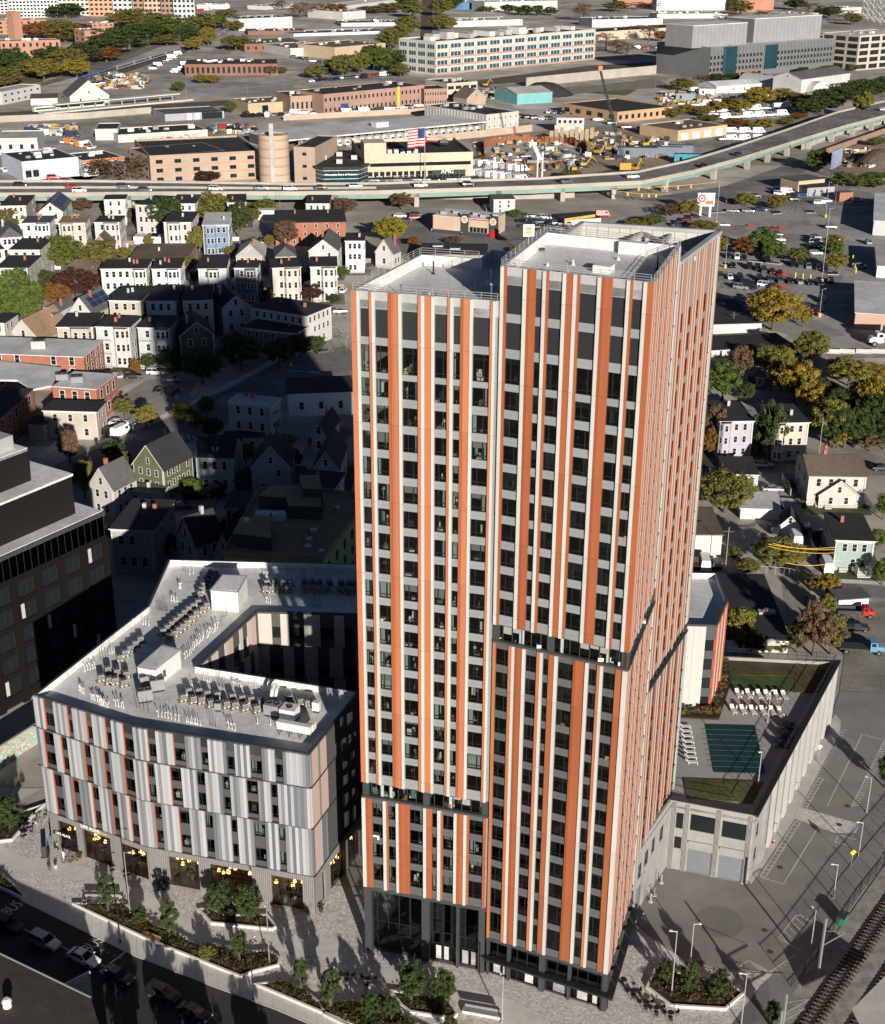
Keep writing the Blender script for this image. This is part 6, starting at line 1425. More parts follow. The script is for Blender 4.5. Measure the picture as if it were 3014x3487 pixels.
# glazed top storey
ob(MB().use(m_olive),1.5,60,3.5,39,23.2,27.2).obj('top_storey_wall',off)
for k in range(9):ob(MB().use(m_cpan),1+5.2*k,1.4+5.2*k,1.0,1.4,23.1,27.3).obj('column',off)
b=MB().use(m_black)
for k in range(30):ob(b,k*1.5,k*1.5+.1,.2,.35,23.1,27.3)
b.obj('glazing_bars',off);b=MB().use(m_glass);ob(b,0,45,.25,.28,23.1,27.3).obj('top_glazing',off)
ob(MB().use(m_room),0,60,.2,40,22.8,23.1).obj('floor_slab',off);ob(MB().use(m_dgrey),-.2,60,-.1,40,27.3,28.0).obj('cornice',off)
ob(MB().use(m_memb),0,60,.3,40,28.0,28.12).obj('roof',off)
ob(MB().use(strip_mat('bronze_rib',(.012,.0092,.0084),(.006,.005,.0045),.5,0,.5,.1)),3.5,60,3.2,36,28.12,35.2).obj('plant_screen',off)
ob(MB().use(m_memb),3.3,60,3.0,36.2,35.2,35.6).obj('roof',off)
ob(MB().use(MATS['bronze_rib']),9.5,60,6.5,32,35.6,41.5).obj('plant_screen',off)
ob(MB().use(m_memb),9.5,60,6.5,32,41.0,41.6).obj('roof',off)
ob(MB().use(m_lgrey),11,60,8,14,41.6,44).obj('rooftop_plant',off)
b=MB().use(m_lgrey);ob(b,4,60,33,33.1,28,30);b.obj('roof_screen',off)
# streets
sheet('side_street',[dsp(700,700),dsp(745,735),dsp(560,805),dsp(400,885),dsp(250,965),dsp(90,1010),dsp(110,940),dsp(200,905),dsp(330,850),dsp(480,778),dsp(600,715)],-.02,m_asphalt)
sheet('side_street_walk',[dsp(600,712),dsp(480,775),dsp(330,847),dsp(200,900),dsp(200,893),dsp(330,838),dsp(480,766),dsp(590,705)],.02,m_walk)
sheet('brick_parking',[r5(560,160),r5(720,60),r5(960,60),r5(900,180),r5(700,300),r5(560,330)],-.03,m_lotasph)
cw2=MB().use(m_paint)
for k in range(8):stripe(cw2,r5,800+28*k,300+7*k,815+28*k,340+3*k,.25,-.012);stripe(cw2,r5,1400+20*k,25-1*k,1430+20*k,10+4*k,.2,-.012)
struct(cw2.obj('street_crosswalk'))
for f,x,y,kind,col,rz,lab in ((r5,535,325,'suv','black',1.0,'black car parked beside the beige building'),(r5,595,330,'van','white',1.1,'white van parked beside the beige building'),(r5,580,282,'sedan','white',.1,'white car behind the beige building'),(r5,555,465,'sedan','silver',.7,'silver car on the side street by the olive house'),(r5,760,35,'suv','white',.0,'white sport utility car at the brick parking entry'),(r5,575,55,'sedan','silver',.1,'silver car parked behind the brick wall'),(r5,650,55,'suv','black',.1,'black car parked behind the brick wall'),(r5,785,125,'sedan','grey',1.3,'grey car in the shaded brick parking, left'),(r5,845,130,'suv','black',1.3,'black car in the shaded brick parking, right'),(r5,840,70,'sedan','silver',.1,'silver car at the kerb by the shaded trees'),(r5,1085,775,'suv','dark blue',1.2,'dark blue car parked beside the maroon brown house'),(r5,890,690,'sedan','grey',.2,'grey car in the yard behind the olive house'),(r5,960,640,'sedan','black',.3,'black car in the yard behind the olive house'),(h1,1355,345,'suv','white',.1,'white car in the driveway by the brick apartment block'),(h1,1745,590,'suv','white',1.4,'white car beside the white bay three decker'),(h1,1730,695,'sedan','silver',.2,'silver car near the tower edge beyond the corner building'),(h1,360,165,'suv','white',.1,'white car parked beneath the viaduct at left'),(h1,1650,900,'sedan','grey',.6,'grey car on the street by the tower edge')):
 car(kind,col,f(x,y),rz,lab,'cars among the houses',1.15)
 # trees among the houses
T=lambda f,bx,by,ty,w_,col,lab,kind='round':tree(f,bx,by,ty,w_,col,lab,kind,'trees among the houses')
T(h1,320,485,300,215,'green','broad bright green tree among the white houses')
T(h1,508,490,325,190,'olive','broad olive tree right of the bright green tree')
T(h1,95,800,490,250,'green','huge green tree at the left edge of the houses')
T(h1,395,630,470,210,'maroon','large maroon brown tree among the houses')
T(h1,285,660,540,155,'orange','orange autumn tree before the maroon tree')
T(h1,225,590,480,120,'dark','dark green tree between green and maroon trees')
T(h1,850,290,110,175,'dark','dark round tree behind the white black roofed house')
T(h1,1090,240,82,190,'olive','tall olive tree under the highway')
T(h1,1215,310,130,120,'dark','dark narrow tree right of the blue three decker')
T(h1,1000,400,255,80,'yellow','narrow yellow green tree left of the blue three decker')
T(h1,960,490,400,80,'olive','small olive tree behind the grey bay house')
T(h1,1455,370,225,115,'brown','half bare brown tree before the brick block')
T(h1,1692,320,245,90,'olive','small olive tree at the right end of the brick block')
T(h1,1345,185,115,100,'olive','low tree left of the small white house')
T(h1,1750,200,110,110,'brown','brown tree beside the small white house')
T(h1,1165,405,350,80,'yellow','small yellow green bush tree before the blue house')
T(h1,60,270,165,130,'olive','olive tree at the upper left edge')
T(h1,160,210,140,90,'brown','brown tree by the mint gabled house')
T(h1,1590,640,545,100,'maroon','reddish small tree between the two bay three deckers')
T(h1,1360,640,580,90,'olive','low olive shrub tree by the cream three decker')
T(h1,1700,650,600,70,'dark','dark hedge tree beside the white bay three decker')
T(h1,895,345,290,90,'brown','thin brown tree before the white house')
T(h1,690,1010,925,55,'orange','rust coloured street tree by the white porch house')
T(h1,775,620,505,130,'dark','dark tree in front of the off white house')
T(h1,1080,600,525,80,'brown','bare brown tree before the grey bay house')
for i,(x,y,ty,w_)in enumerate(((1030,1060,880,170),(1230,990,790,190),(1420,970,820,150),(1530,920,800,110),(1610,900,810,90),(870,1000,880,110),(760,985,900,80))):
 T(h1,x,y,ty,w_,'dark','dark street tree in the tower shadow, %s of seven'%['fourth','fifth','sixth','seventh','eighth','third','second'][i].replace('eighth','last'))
T(r5,610,250,145,100,'olive','dull olive tree behind the parked black car')
T(r5,715,300,180,105,'yellow','yellow green tree by the white lamp on the street')
T(r5,345,480,305,100,'brown','thin russet tree on the street by the office building')
T(r5,415,640,450,105,'olive','yellowish tall tree between office building and grey house')
T(r5,612,500,410,75,'olive','small tree between grey house and olive house')
T(r5,1040,350,245,100,'dark','dark street tree in front of the white roofed building')
T(r5,545,850,770,60,'green','small green shrub at the flat roofed grey building','round')
T(r5,700,930,800,190,'dark','dark tree mass in the alley shadow behind the block')
for i,(f,bx,by,ty,lab)in enumerate(((r5,655,365,280,'black street lamp with white head on the side street'),(h1,478,620,475,'grey utility pole beside the maroon tree'),(h1,1525,350,260,'brown utility pole before the brick block'),(h1,1760,880,820,'street lamp beside the tower at the crossing'),(h1,355,150,-20,'tall highway light pole at left'),(h1,1425,190,60,'tall pole behind the brick apartment block'))):
 p=f(bx,by);k=pxm(p)*f.s;h=(by-ty)/(k*.95);lamp_pole('utility_pole',p,0,h,lab,m_mgrey if i!=2 else m_bark,.8,1.0,'pole')
sign_post(h1(1480,1010),3.2,m_ysign,'small yellow warning sign at the shaded crossing',True,R(-80))
# yards: low fences and hedges in the gaps
yq=random.Random(5)
GT=[(420,150),(600,170),(660,200),(1010,215),(760,330),(1060,330),(1290,345),(1370,330),(640,395),(880,400),(40,430),(230,290),(450,480),(690,480),(760,520),(990,520),(1170,510),(1330,560),(1540,520),(1740,490),(930,700),(730,720),(1110,740),(520,560),(330,730),(20,640),(1250,560),(1650,240),(1730,420),(1290,200)]
for i,(x,y)in enumerate(GT):T(h1,x,y+30,y-35,yq.uniform(45,85),yq.choice(('olive','dark','green','yellow','olive','brown')),'small garden tree in the gaps of the left houses, %s in sequence'%(ORD[i]if i<28 else ('second last','last')[i-28]))
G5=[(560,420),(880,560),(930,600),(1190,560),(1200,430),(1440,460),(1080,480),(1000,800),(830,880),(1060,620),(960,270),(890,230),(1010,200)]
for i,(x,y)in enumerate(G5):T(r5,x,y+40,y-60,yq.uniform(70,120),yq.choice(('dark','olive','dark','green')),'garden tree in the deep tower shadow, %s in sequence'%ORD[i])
b=MB()
for i in range(900):
 x,y=yq.uniform(0,1750),yq.uniform(120,900);p=h1(x,y);s=yq.uniform(.5,1.6);b.use(yq.choice(m_shrubs))
 for k in range(8):c=Vector((p.x+yq.uniform(-s,s),p.y+yq.uniform(-s,s),yq.uniform(0,1.4)*s));e=Vector((yq.uniform(-1,1),yq.uniform(-1,1),yq.uniform(-.4,.6)))*s*.35;g_=e.cross(Vector((0,.3,1))).normalized()*s*.2;b.quad(c-e,c+g_,c+e,c-g_)
stuff(tag(b.obj('garden_shrubbery'),'scattered low shrubs in the gardens between the houses','shrubs'))
# ================================================================ right hand neighbourhood
k1,k2=Frame(1350,620,1.628),Frame(2350,1850,2.697)
def zfrom(f,x,ye,yb):
 """eave height from the eave row and the base row of one wall corner"""
 p=f(x,yb);return max(2.5,ZH(f.ox+x/f.s,f.oy+ye/f.s,p))
def hz(f,FL,FR,BR,yb,roof,wc,rc,nf,cf,cs,lab,**k):return house(f,FL,FR,BR,zfrom(f,FR[0],FR[1],yb),roof,wc,rc,nf,cf,cs,lab,**k)
hz(q2,(385,466),(668,462),(628,290),775,'flat',(.38,.36,.41),'black',3,3,3,'lavender three storey house with cream bay right of the tower',bay=(.0,.35),chim=1)
hz(q2,(860,480),(1142,474),(1088,320),800,'flat',(.45,.405,.31),'black',3,3,3,'cream three storey house behind the dark conifer',bay=(.0,.3),chim=1)
hz(q2,(428,915),(708,922),(655,775),1030,'flat',(.50,.60,.66),'black',2,0,1,'pale blue house with plain black roof below the lavender house',chim=0)
hz(q2,(1145,925),(1635,932),(1622,752),1190,'gs',(.46,.435,.385),'brown',2,4,2,'big cream house with tan gabled roof',chim=2,zr=2.5)
hz(q2,(1232,1088),(1565,1092),(1560,1010),1205,'gf',(.46,.435,.385),'brown',1,2,1,'gabled front wing of the big cream house',chim=0,zr=3.4)
hz(q2,(1375,1478),(1702,1490),(1672,1265),1750,'flat',(.27,.34,.31),'black',2,3,2,'sage green house with white trim and front stairs',chim=1)
hz(q2,(560,1207),(915,1218),(876,1080),1275,'flat',(.62,.62,.60),'white',1,0,0,'long white garage with pale roof',chim=0,trim=False,cat='garage',name='garage')
hz(q2,(918,1225),(1068,1235),(1025,1135),1290,'flat',(.60,.62,.64),'pale',1,0,0,'small white garage with grey patched roof',chim=0,trim=False,cat='garage',name='garage')
hz(q2,(905,1338),(1055,1350),(1030,1270),1435,'gf',(.64,.63,.60),'black',1,1,0,'tiny white gabled shed by the parked cars',chim=0,zr=2,cat='shed',name='shed')
hz(q2,(140,1432),(402,1434),(400,1205),1625,'flat',(.52,.51,.46),'brown',1,0,0,'commercial building with brown gravel roof beside the tower',chim=0,trim=False,cat='building',name='shop_building')
hz(q2,(205,862),(318,852),(272,650),1010,'gs',(.60,.60,.58),'black',2,2,2,'white house with black roof half hidden by the tower',chim=0)
hz(q1,(300,1362),(1010,1322),(925,1215),1375,'flat',(.5,.48,.45),'black',1,5,0,'long low building with black roof below the store lot',chim=0,trim=False,cat='building',name='low_building')
hz(q1,(310,1140),(740,1128),(500,885),1210,'flat',(.46,.46,.455),'black',1,0,0,'white walled shop with black roof at the lot corner',chim=0,trim=False,cat='building',name='shop_building')
hz(k2,(345,880),(905,892),(832,300),985,'flat',(.62,.62,.60),'black',1,3,3,'wide building with black membrane roof behind the pool deck',chim=0,trim=False,cat='building',name='low_building',dmax=60)
hz(q1,(1540,1042),(2150,1030),(2080,770),1165,'flat',(.46,.30,.22),'white',1,0,0,'beige store wing with pale roof at the right edge',BL=(1536,770),chim=0,trim=False,cat='building',name='store_building',dmax=90)
hz(q1,(1697,255),(2250,255),(2150,25),378,'flat',(.46,.455,.44),'white',1,0,0,'white store hall at the right edge',BL=(1708,25),chim=0,trim=False,cat='building',name='store_building',dmax=90)
hz(q1,(1725,640),(2250,640),(2150,460),740,'flat',(.56,.56,.54),'pale',1,0,0,'grey store entrance block at the right edge',BL=(1708,455),chim=0,trim=False,cat='building',name='store_building',dmax=90)
hz(q2,(690,85),(760,90),(775,40),150,'flat',(.4,.38,.35),'grey',2,1,1,'small house glimpsed between the gold trees',chim=1)
hz(k2,(1368,520),(1645,500),(1640,480),590,'flat',(.68,.68,.66),'grey',1,0,0,'white site trailer behind the red dump truck',chim=0,trim=False,cat='trailer',name='site_trailer',dmax=6)
# stairs of the green house
p=q2(1610,1800);t=thing('front_stairs','white wooden stairs of the sage green house','stairs',(p.x,p.y,0),.0)
for i in range(7):MB().use(m_white).box(-1.3,1.3,.3*i,.3*i+.3,.2*i,.2*i+.12).obj('tread',t)
MB().use(m_white).box(-1.4,-1.3,0,2.1,.2,2.2).box(1.3,1.4,0,2.1,.2,2.2).obj('stringer',t)
# ground patches
m_gravel=mat('gravel_lot',(.21,.195,.17),.95,.35,1.2,coord='World',bump=.5)
sheet('gravel_lot',[k2(1380,560),k2(1900,540),k2(2100,1500),r3(1900,1005),r3(1450,995),r3(1480,760)],-.01,m_gravel)
sheet('rear_street',[k2(1330,360),k2(2000,420),k2(2000,520),k2(1250,460)],-.02,m_asphalt)
sheet('rear_sidewalk',[k2(1330,325),k2(2000,368),k2(2000,395),k2(1340,360)],.02,m_walk)
sheet('driveway',[k2(840,300),k2(1180,230),k2(1060,560),k2(900,880)],-.025,mat('driveway_concrete',(.26,.24,.21),.9,.25,.5,coord='World'))
sheet('cross_street',[q2(640,810),q2(1900,870),q2(1900,930),q2(700,900)],-.02,m_asphalt)
# vehicles on the right
for f,x,y,kind,col,rz,lab in ((q2,745,850,'sedan','silver',0,'silver car on the street by the pale blue house'),(q2,1075,870,'suv','white',1.2,'white car parked beside the big cream house'),(q2,830,1060,'sedan','silver',0,'silver car in the yard above the white garage'),(q2,840,1400,'suv','black',1.5,'black car left of the tiny white shed'),(q2,1110,1400,'suv','black',1.5,'black car right of the tiny white shed'),(q2,1245,1440,'sedan','black',.9,'black car beside the sage green house'),(q2,1025,1490,'van','white',1.5,'white van before the tiny white shed'),(q2,1285,1720,'van','white',1.5,'long white van parked at the sage green house'),(q2,1275,1600,'suv','grey',1.5,'grey car behind the long white van'),(q2,245,1700,'van','white',1.5,'white van below the commercial building'),(q2,345,1705,'suv','black',1.5,'black car below the commercial building'),(q2,160,1695,'suv','maroon',1.5,'maroon car below the commercial building by the tower'),(k2,1520,800,'suv','black',.0,'black car with open tailgate on the gravel lot'),(k2,1110,560,'suv','grey',1.5,'grey car in the driveway under the trees'),(q2,1760,880,'sedan','black',0,'black car on the shaded cross street')):
 car(kind,col,f(x,y),rz,lab,'vehicles among the right hand houses',1.08)
def truck(f,x,y,rz,col,lab,bed,s=1.0,box=False):
 p=f(x,y);t=thing('truck',lab,'truck',(p.x,p.y,0),rz);t.scale=(s,s,s)
 b=MB().use(PAINT[col]);b.box(1.4,2.6,-1.05,1.05,.7,2.4);ring_loft(b,[(2.5,.7,1.7,1.0),(3.4,.7,1.6,.95),(3.8,.75,1.35,.8)]);b.obj('cab',t)
 MB().use(m_glassd).quad((2.62,-.95,1.75),(2.62,.95,1.75),(2.45,.9,2.35),(2.45,-.9,2.35)).box(1.6,2.3,-1.07,1.07,1.7,2.25).obj('cab_window',t)
 if box:MB().use(bed).box(-3.6,1.3,-1.2,1.2,.9,3.4).obj('cargo_box',t)
 else:
  b=MB().use(bed);b.box(-3.6,1.2,-1.15,1.15,.95,1.15)
  if col=='red':b.box(-3.6,1.2,-1.2,-1.1,1.15,1.75).box(-3.6,1.2,1.1,1.2,1.15,1.75).box(1.1,1.2,-1.1,1.1,1.15,2.3)
  b.obj('bed',t)
 for wx in (-2.4,2.9):
  for sd in (-1,1):w_=MB().use(m_tyre).tube((wx,sd*.75,.48),(wx,sd*1.08,.48),.48,n=14).obj('wheel',t);MB().use(m_rim).tube((wx,sd*1.07,.48),(wx,sd*1.1,.48),.24,n=10).obj('rim',w_)
 MB().use(m_dgrey).box(-3.4,3.2,-.5,.5,.5,.72).obj('chassis',t);return t
truck(k2,1510,670,-.08,'red','red dump truck parked on the gravel lot',m_dgrey,.95)
truck(k2,1560,1000,-.12,'pale blue','blue flatbed tow truck on the gravel lot',m_dgrey,1.1)
t=person(k2(1630,800),0,cl['grey'],cl['black'],'person in grey standing behind the black car on gravel')
t=truck(q1,1830,1320,3.1,'white','white box trailer with red logo at the right edge',m_white,1.8,True)
# trees
T=lambda f,bx,by,ty,w_,col,lab,kind='round':tree(f,bx,by,ty,w_,col,lab,kind,'trees on the right')
for a in ((q1,830,1190,825,400,'gold','largest gold tree at the lower lot corner'),(q1,1085,1160,985,150,'gold','small gold tree touching the largest gold tree'),(q1,1150,1480,1200,260,'olive','olive gold tree below the lot beside the black roof'),(q2,1010,300,-60,340,'gold','broad gold tree left of the dark wood'),(q2,1150,420,120,260,'gold','gold tree leaning over the cream house'),(q2,1300,660,280,320,'yellow','yellow tree right of the cream house'),(q2,1720,480,80,360,'gold','gold tree at the right edge above the tan roof'),(q2,1480,160,-80,330,'yellow','yellow olive tree near the concrete barriers'),(q2,400,285,-40,290,'green','feathery green tree against the tower'),(q2,540,140,-180,200,'brown','brown tree behind the low black roof'),(q2,780,50,-190,220,'olive','pale olive tree before the low black roof'),(q2,340,720,310,190,'brown','brown bare tree beside the lavender house'),(q2,280,760,520,130,'orange','orange shrub tree against the tower'),(q2,1250,340,100,260,'dark','dark tree in the shaded wood, left'),(q2,1400,480,200,300,'dark','dark tree in the shaded wood, middle'),(q2,1560,640,420,220,'brown','bare brown tree right of the yellow tree'),(q2,420,1240,880,430,'olive','spreading olive tree beside the tower above the garage'),(q2,960,1060,960,110,'dark','small dark vine tree by the yard fence'),(q2,830,1730,1440,340,'olive','dense olive tree under the yellow cables'),(q2,1030,1700,1510,170,'yellow','yellow olive tree right of the dense olive tree'),(q2,610,1760,1640,190,'olive','low olive tree at the black membrane roof'),(k2,1250,470,285,200,'gold','small gold green tree at the rear street'),(k2,1120,440,290,130,'brown','drooping brown tree beside the driveway'),(k2,1130,1030,560,330,'brown','half bare tree behind the pool deck'),(k2,1290,1020,640,240,'olive','olive tree at the gravel lot corner'),(k2,1260,660,470,150,'yellow','yellow tree over the driveway'),(k2,980,1000,720,180,'dark','dark tree behind the deck railing'),(k2,440,960,590,280,'yellow','feathery yellow green tree beside the white wing'),(k2,560,1000,820,260,'dark','dark shrub tree behind the deck railing, left'),(q2,1770,1300,1080,150,'green','green tree at the right edge by the sage house'),(q2,1760,1860,1640,150,'green','green shrub tree at the right edge of the rear street'),(r3,1790,1720,1480,120,'dark','dark shrub tree by the rail fence at right')):T(*a)
T(q2,790,780,305,260,'dark','tall dark green conifer between the two bay houses','tall')
for i in range(6):tree_at(q2(1650+(i%3)*90-300*(i//3),560+130*(i//3)),11,5,'dark','dark tree deep in the shaded wood, %s of six'%ORD[i],'round','trees on the right')
RT_=[(q1,620,1470,1330,170,'olive'),(q1,720,1520,1380,170,'dark'),(q1,900,1560,1330,230,'yellow'),(q1,1010,1440,1290,160,'olive'),(q1,1560,1620,1450,240,'yellow'),(q1,1720,1640,1490,240,'gold'),(q1,1400,1560,1420,200,'gold'),(q2,900,210,-60,240,'yellow'),(q2,1120,210,10,240,'gold'),(q2,1240,520,300,240,'gold'),(q2,1380,690,480,200,'gold'),(q2,1600,330,120,260,'gold'),(q2,1780,700,480,240,'dark'),(q2,1660,720,560,180,'brown'),(q2,600,300,130,150,'dark'),(q2,700,700,560,120,'dark'),(q2,1060,1250,1130,100,'olive'),(q2,1720,1560,1380,130,'green'),(q2,500,1650,1540,130,'olive'),(k2,680,1010,880,180,'olive'),(k2,830,1000,900,150,'green'),(k2,1370,900,740,110,'brown'),(k2,1180,900,720,200,'green')]
for i,(f,x,y,ty,w_,c)in enumerate(RT_):T(f,x,y,ty,w_,c,'%s tree filling the right hand gardens, %s from the store lot down'%(c,ORD[i]))
# planting on the deck edge
for i,(x,y)in enumerate(((585,800),(600,860),(590,930),(570,1000),(545,1060),(510,1110),(470,1180),(420,1180),(370,1178),(320,1178),(270,1180),(530,1170))):
 p=r3(x,y,ZD);tree_at(p,1.3,.75,('brown','dark','olive','orange')[i%4],'low shrub in the deck bed, %s from the sedum corner'%ORD[i],'bush','deck shrubs',ZD+.3)
 # utility poles and yellow sleeved cables
for i,(f,bx,by,ty,lab)in enumerate(((q2,425,1740,1380,'pale utility pole beside the commercial building'),(q2,1225,760,460,'tall grey pole beside the tan roofed house'),(q2,935,930,720,'brown utility pole by the shaded street'),(q1,975,1260,1030,'brown utility pole below the largest gold tree'),(q1,490,1180,1050,'pale cross arm pole behind the white shop'))):
 p=f(bx,by);k=pxm(p)*f.s;t=lamp_pole('utility_pole',p,0,(by-ty)/(k*.9),lab,m_bark if 'brown' in lab else m_lgrey,1,0,'pole',False);h=(by-ty)/(k*.9);MB().use(m_bark).box(-1.1,1.1,-.06,.06,h-1.0,h-.85).obj('cross_arm',t)
m_ycab=mat('cable_sleeve_yellow',(.6,.36,.06),.6,.05)
for i,(x0,y0,x1,y1)in enumerate(((720,8,1340,35),(760,0,1340,55),(725,28,1335,88),(885,180,1330,178))):
 a,c=k2(x0,y0,8),k2(x1,y1,8);t=thing('overhead_cable','yellow sleeved overhead cable, %s below the sage house'%ORD[i],'cable',(a.x,a.y,8));b=MB().use(m_ycab);pts=[]
 for k in range(9):s=k/8;pts.append(((c.x-a.x)*s,(c.y-a.y)*s,-.6*4*s*(1-s)))
 b.path(pts,.07,5).obj('sleeve',t)
for i,x in enumerate((1335,1465,1605,1735)):
 p=q1(x,1385);t=thing('concrete_barrier','pale concrete block barrier, %s from left below the store lot'%ORD[i],'barrier',(p.x,p.y,0),ang(q1(1300,1385),q1(1700,1400)));MB().use(m_concrete).prism([(-2.4,-.5),(2.4,-.5),(2.4,.5),(-2.4,.5)],0,.4).prism([(-2.3,-.25),(2.3,-.25),(2.3,.25),(-2.3,.25)],.4,1.3).obj('block',t)
fp_=[k2(620,280),k2(860,295),k2(1000,320)];t=thing('yard_fence','chain link fence above the black membrane roof','fence',tuple(fp_[0]));b=MB().use(m_lgrey)
for a,c in zip(fp_,fp_[1:]):
 for i in range(4):p=a.lerp(c,i/3);MB().use(m_lgrey).tube((p.x-fp_[0].x,p.y-fp_[0].y,0),(p.x-fp_[0].x,p.y-fp_[0].y,1.8),.05).obj('post',t)
 MB().use(m_lgrey).tube((a.x-fp_[0].x,a.y-fp_[0].y,1.75),(c.x-fp_[0].x,c.y-fp_[0].y,1.75),.04).obj('rail',t)
for i,(x,y)in enumerate(((715,520),(470,605),(755,800))):
 p=k2(x,y,5.5);t=thing('roof_skylight','pale domed skylight on the black membrane roof, %s from the rear'%ORD[i],'skylight',(p.x,p.y,zfrom(k2,905,892,985)+.2));MB().use(m_lgrey).box(-1.6,1.6,-.7,.7,0,.5).obj('kerb',t);MB().use(mat('skylight_dome',(.5,.42,.36),.3,.1)).lathe([(.9,.5),(.8,.75),(.4,.95),(.05,1.0)],12).obj('dome',t)
 # ---------------------------------------------------------------- store parking lot
sheet('store_parking_lot',[q1(-250,130),q1(330,40),q1(900,-40),q1(1900,-60),q1(1900,1420),q1(1250,1440),q1(960,1230),q1(330,1000),q1(-250,520)],-.02,m_lotasph)
sheet('lot_street',[q1(-200,60),q1(500,60),q1(1000,110),q1(1700,130),q1(1700,80),q1(1000,50),q1(300,0)],-.012,m_asphalt)
pm=MB().use(m_paint);sl=lambda x0,y0,x1,y1,w_=.11:stripe(pm,q1,x0,y0,x1,y1,w_,-.008)
for x0,x1,y0,y1,n in ((370,500,265,370,7),(700,955,250,372,9),(1140,1405,235,400,11)):
 for i in range(n):y=lerp(y0,y1,i/(n-1));sl(x0,y,x1,y)
for i in range(14):sl(365+68*i,700+9*i,410+68*i,655+9*i);sl(345+68*i,835+9*i,395+68*i,765+9*i)
for i in range(9):sl(600+75*i,985-6*i,660+75*i,900-2*i)
for i in range(16):sl(330+55*i,205-i*2,345+55*i,165-i)
for i in range(7):sl(1170+15*i,1105-i*6,1215+12*i,1060-i*5)
sl(1285,875,1530,865,.3);sl(1160,1105,1300,1085);sl(1300,1085,1290,1035)
struct(pm.obj('lot_markings'))
tx=text3('lot_lettering','STOP',3.4,tuple(q1(1355,972)+Vector((0,0,.03))),(0,0,math.pi),m_paint,ext=.002);struct(tx);tx=text3('lot_lettering','STOP',3.4,tuple(q1(1450,912)+Vector((0,0,.03))),(0,0,math.pi),m_paint,ext=.002);struct(tx)
isl=MB()
for pts in ([(800,170),(905,175),(910,195),(830,200)],[(1090,165),(1190,170),(1200,190),(1120,190)],[(1280,700),(1400,690),(1395,718),(1300,715)],[(300,180),(620,160),(620,168),(300,190)],[(620,590),(760,600),(920,620),(900,630),(620,600)]):
 P=[q1(*p)for p in pts];isl.use(m_concrete).prism([(p.x,p.y)for p in P],-.02,.14);isl.use(m_soil).prism([(P[0].x+(p.x-P[0].x)*.9+.2,P[0].y+(p.y-P[0].y)*.9+.2)for p in P],.14,.18)
struct(isl.obj('lot_islands'))
rows={'row under the lot trees':[(450,568,'dark blue'),(525,578,'white'),(585,588,'black'),(785,608,'black'),(1005,642,'black'),(1065,648,'grey'),(1135,657,'silver'),(1215,668,'black'),(1280,688,'dark blue')],'row beside the cart shelter':[(490,652,'black'),(630,662,'black'),(700,674,'dark blue'),(755,692,'grey'),(825,702,'maroon'),(890,717,'black')],'row of angled stalls above the gold tree':[(560,838,'silver'),(612,802,'black'),(625,838,'black'),(765,818,'white'),(842,832,'black')],'row beside the gold trees':[(590,945,'silver'),(655,952,'red'),(1130,1012,'grey'),(1190,1042,'maroon'),(1232,1015,'black'),(1248,947,'black')]}
cq=random.Random(4)
for rn,L in rows.items():
 for i,(x,y,c)in enumerate(sorted(L)):car(cq.choice(('sedan','suv','suv')),c,q1(x,y),R(-100 if 'above' not in rn else -30),'%s car, %s from left in the %s'%(c,ORD[i],rn),'cars in the store lot',1.22)
for i,(x,y,kind,c,rz,lab)in enumerate(((870,387,'suv','black',0,'black car, upper of the pair behind the lot trees'),(880,432,'suv','white',0,'white car behind the middle lot tree'),(875,458,'sedan','silver',0,'silver car below the white one behind the lot tree'),(718,432,'suv','white',0,'white car hidden by the green lot tree'),(1200,412,'suv','black',0,'black car at the top of the side row'),(1195,447,'suv','white',0,'white car in the side row'),(1200,492,'suv','dark blue',0,'dark blue car in the side row'),(1200,547,'suv','silver',0,'silver car at the bottom of the side row'),(1385,428,'sedan','silver',0,'silver car under the right lot trees'),(1330,322,'suv','grey',0,'grey car alone in the striped stalls'),(410,302,'sedan','silver',-.1,'silver car alone beside the tower edge'),(1645,452,'suv','silver',1.5,'silver car driving in the store shadow'),(1575,662,'suv','silver',.2,'silver car crossing the store shadow'),(1322,782,'suv','black',1.4,'black car driving past the light pole'),(1555,92,'suv','silver',.1,'silver car on the street above the store lot'),(490,182,'sedan','silver',-.2,'silver car, first on the upper kerb row'),(622,182,'sedan','silver',-.2,'silver car, second on the upper kerb row'),(727,172,'suv','dark blue',-.2,'dark blue car, third on the upper kerb row'),(475,102,'suv','maroon',.1,'maroon car on the street beside the store sign'),(690,57,'suv','black',.1,'black car on the street above the lot'),(1020,82,'sedan','black',.1,'black car on the street below the van yard'),(1225,113,'suv','white',.1,'white car parked at the street edge of the lot'),(1285,97,'sedan','white',.1,'white low car behind the street edge car'),(165,232,'sedan','black',.3,'black car, first of the dark row left of the sign'),(100,257,'sedan','maroon',.3,'maroon car in the dark row left of the sign'),(45,277,'sedan','black',.3,'black car, third of the dark row left of the sign'),(5,300,'sedan','dark blue',.3,'dark blue car, last of the dark row left of the sign'))):
 car(kind,c,q1(x,y),rz,lab,'cars in the store lot',1.22)
for i,(x,y,kind,c)in enumerate(((850,18,'sedan','dark blue'),(890,35,'suv','white'),(930,5,'pickup','white'),(960,25,'van','white'),(1000,20,'suv','grey'),(1040,5,'van','white'),(1075,40,'pickup','blue'),(1110,10,'suv','silver'),(1145,38,'pickup','blue'),(1180,15,'suv','white'),(1225,35,'van','silver'),(880,0,'suv','black'),(1010,45,'sedan','black'))):
 car(kind,c,q1(x,y),R(-20),'%s %s in the repair yard above the store lot, %s from left'%(c,'van' if kind=='van' else ('pickup' if kind=='pickup' else 'car'),ORD[i]),'vehicles in the repair yard',1.22)
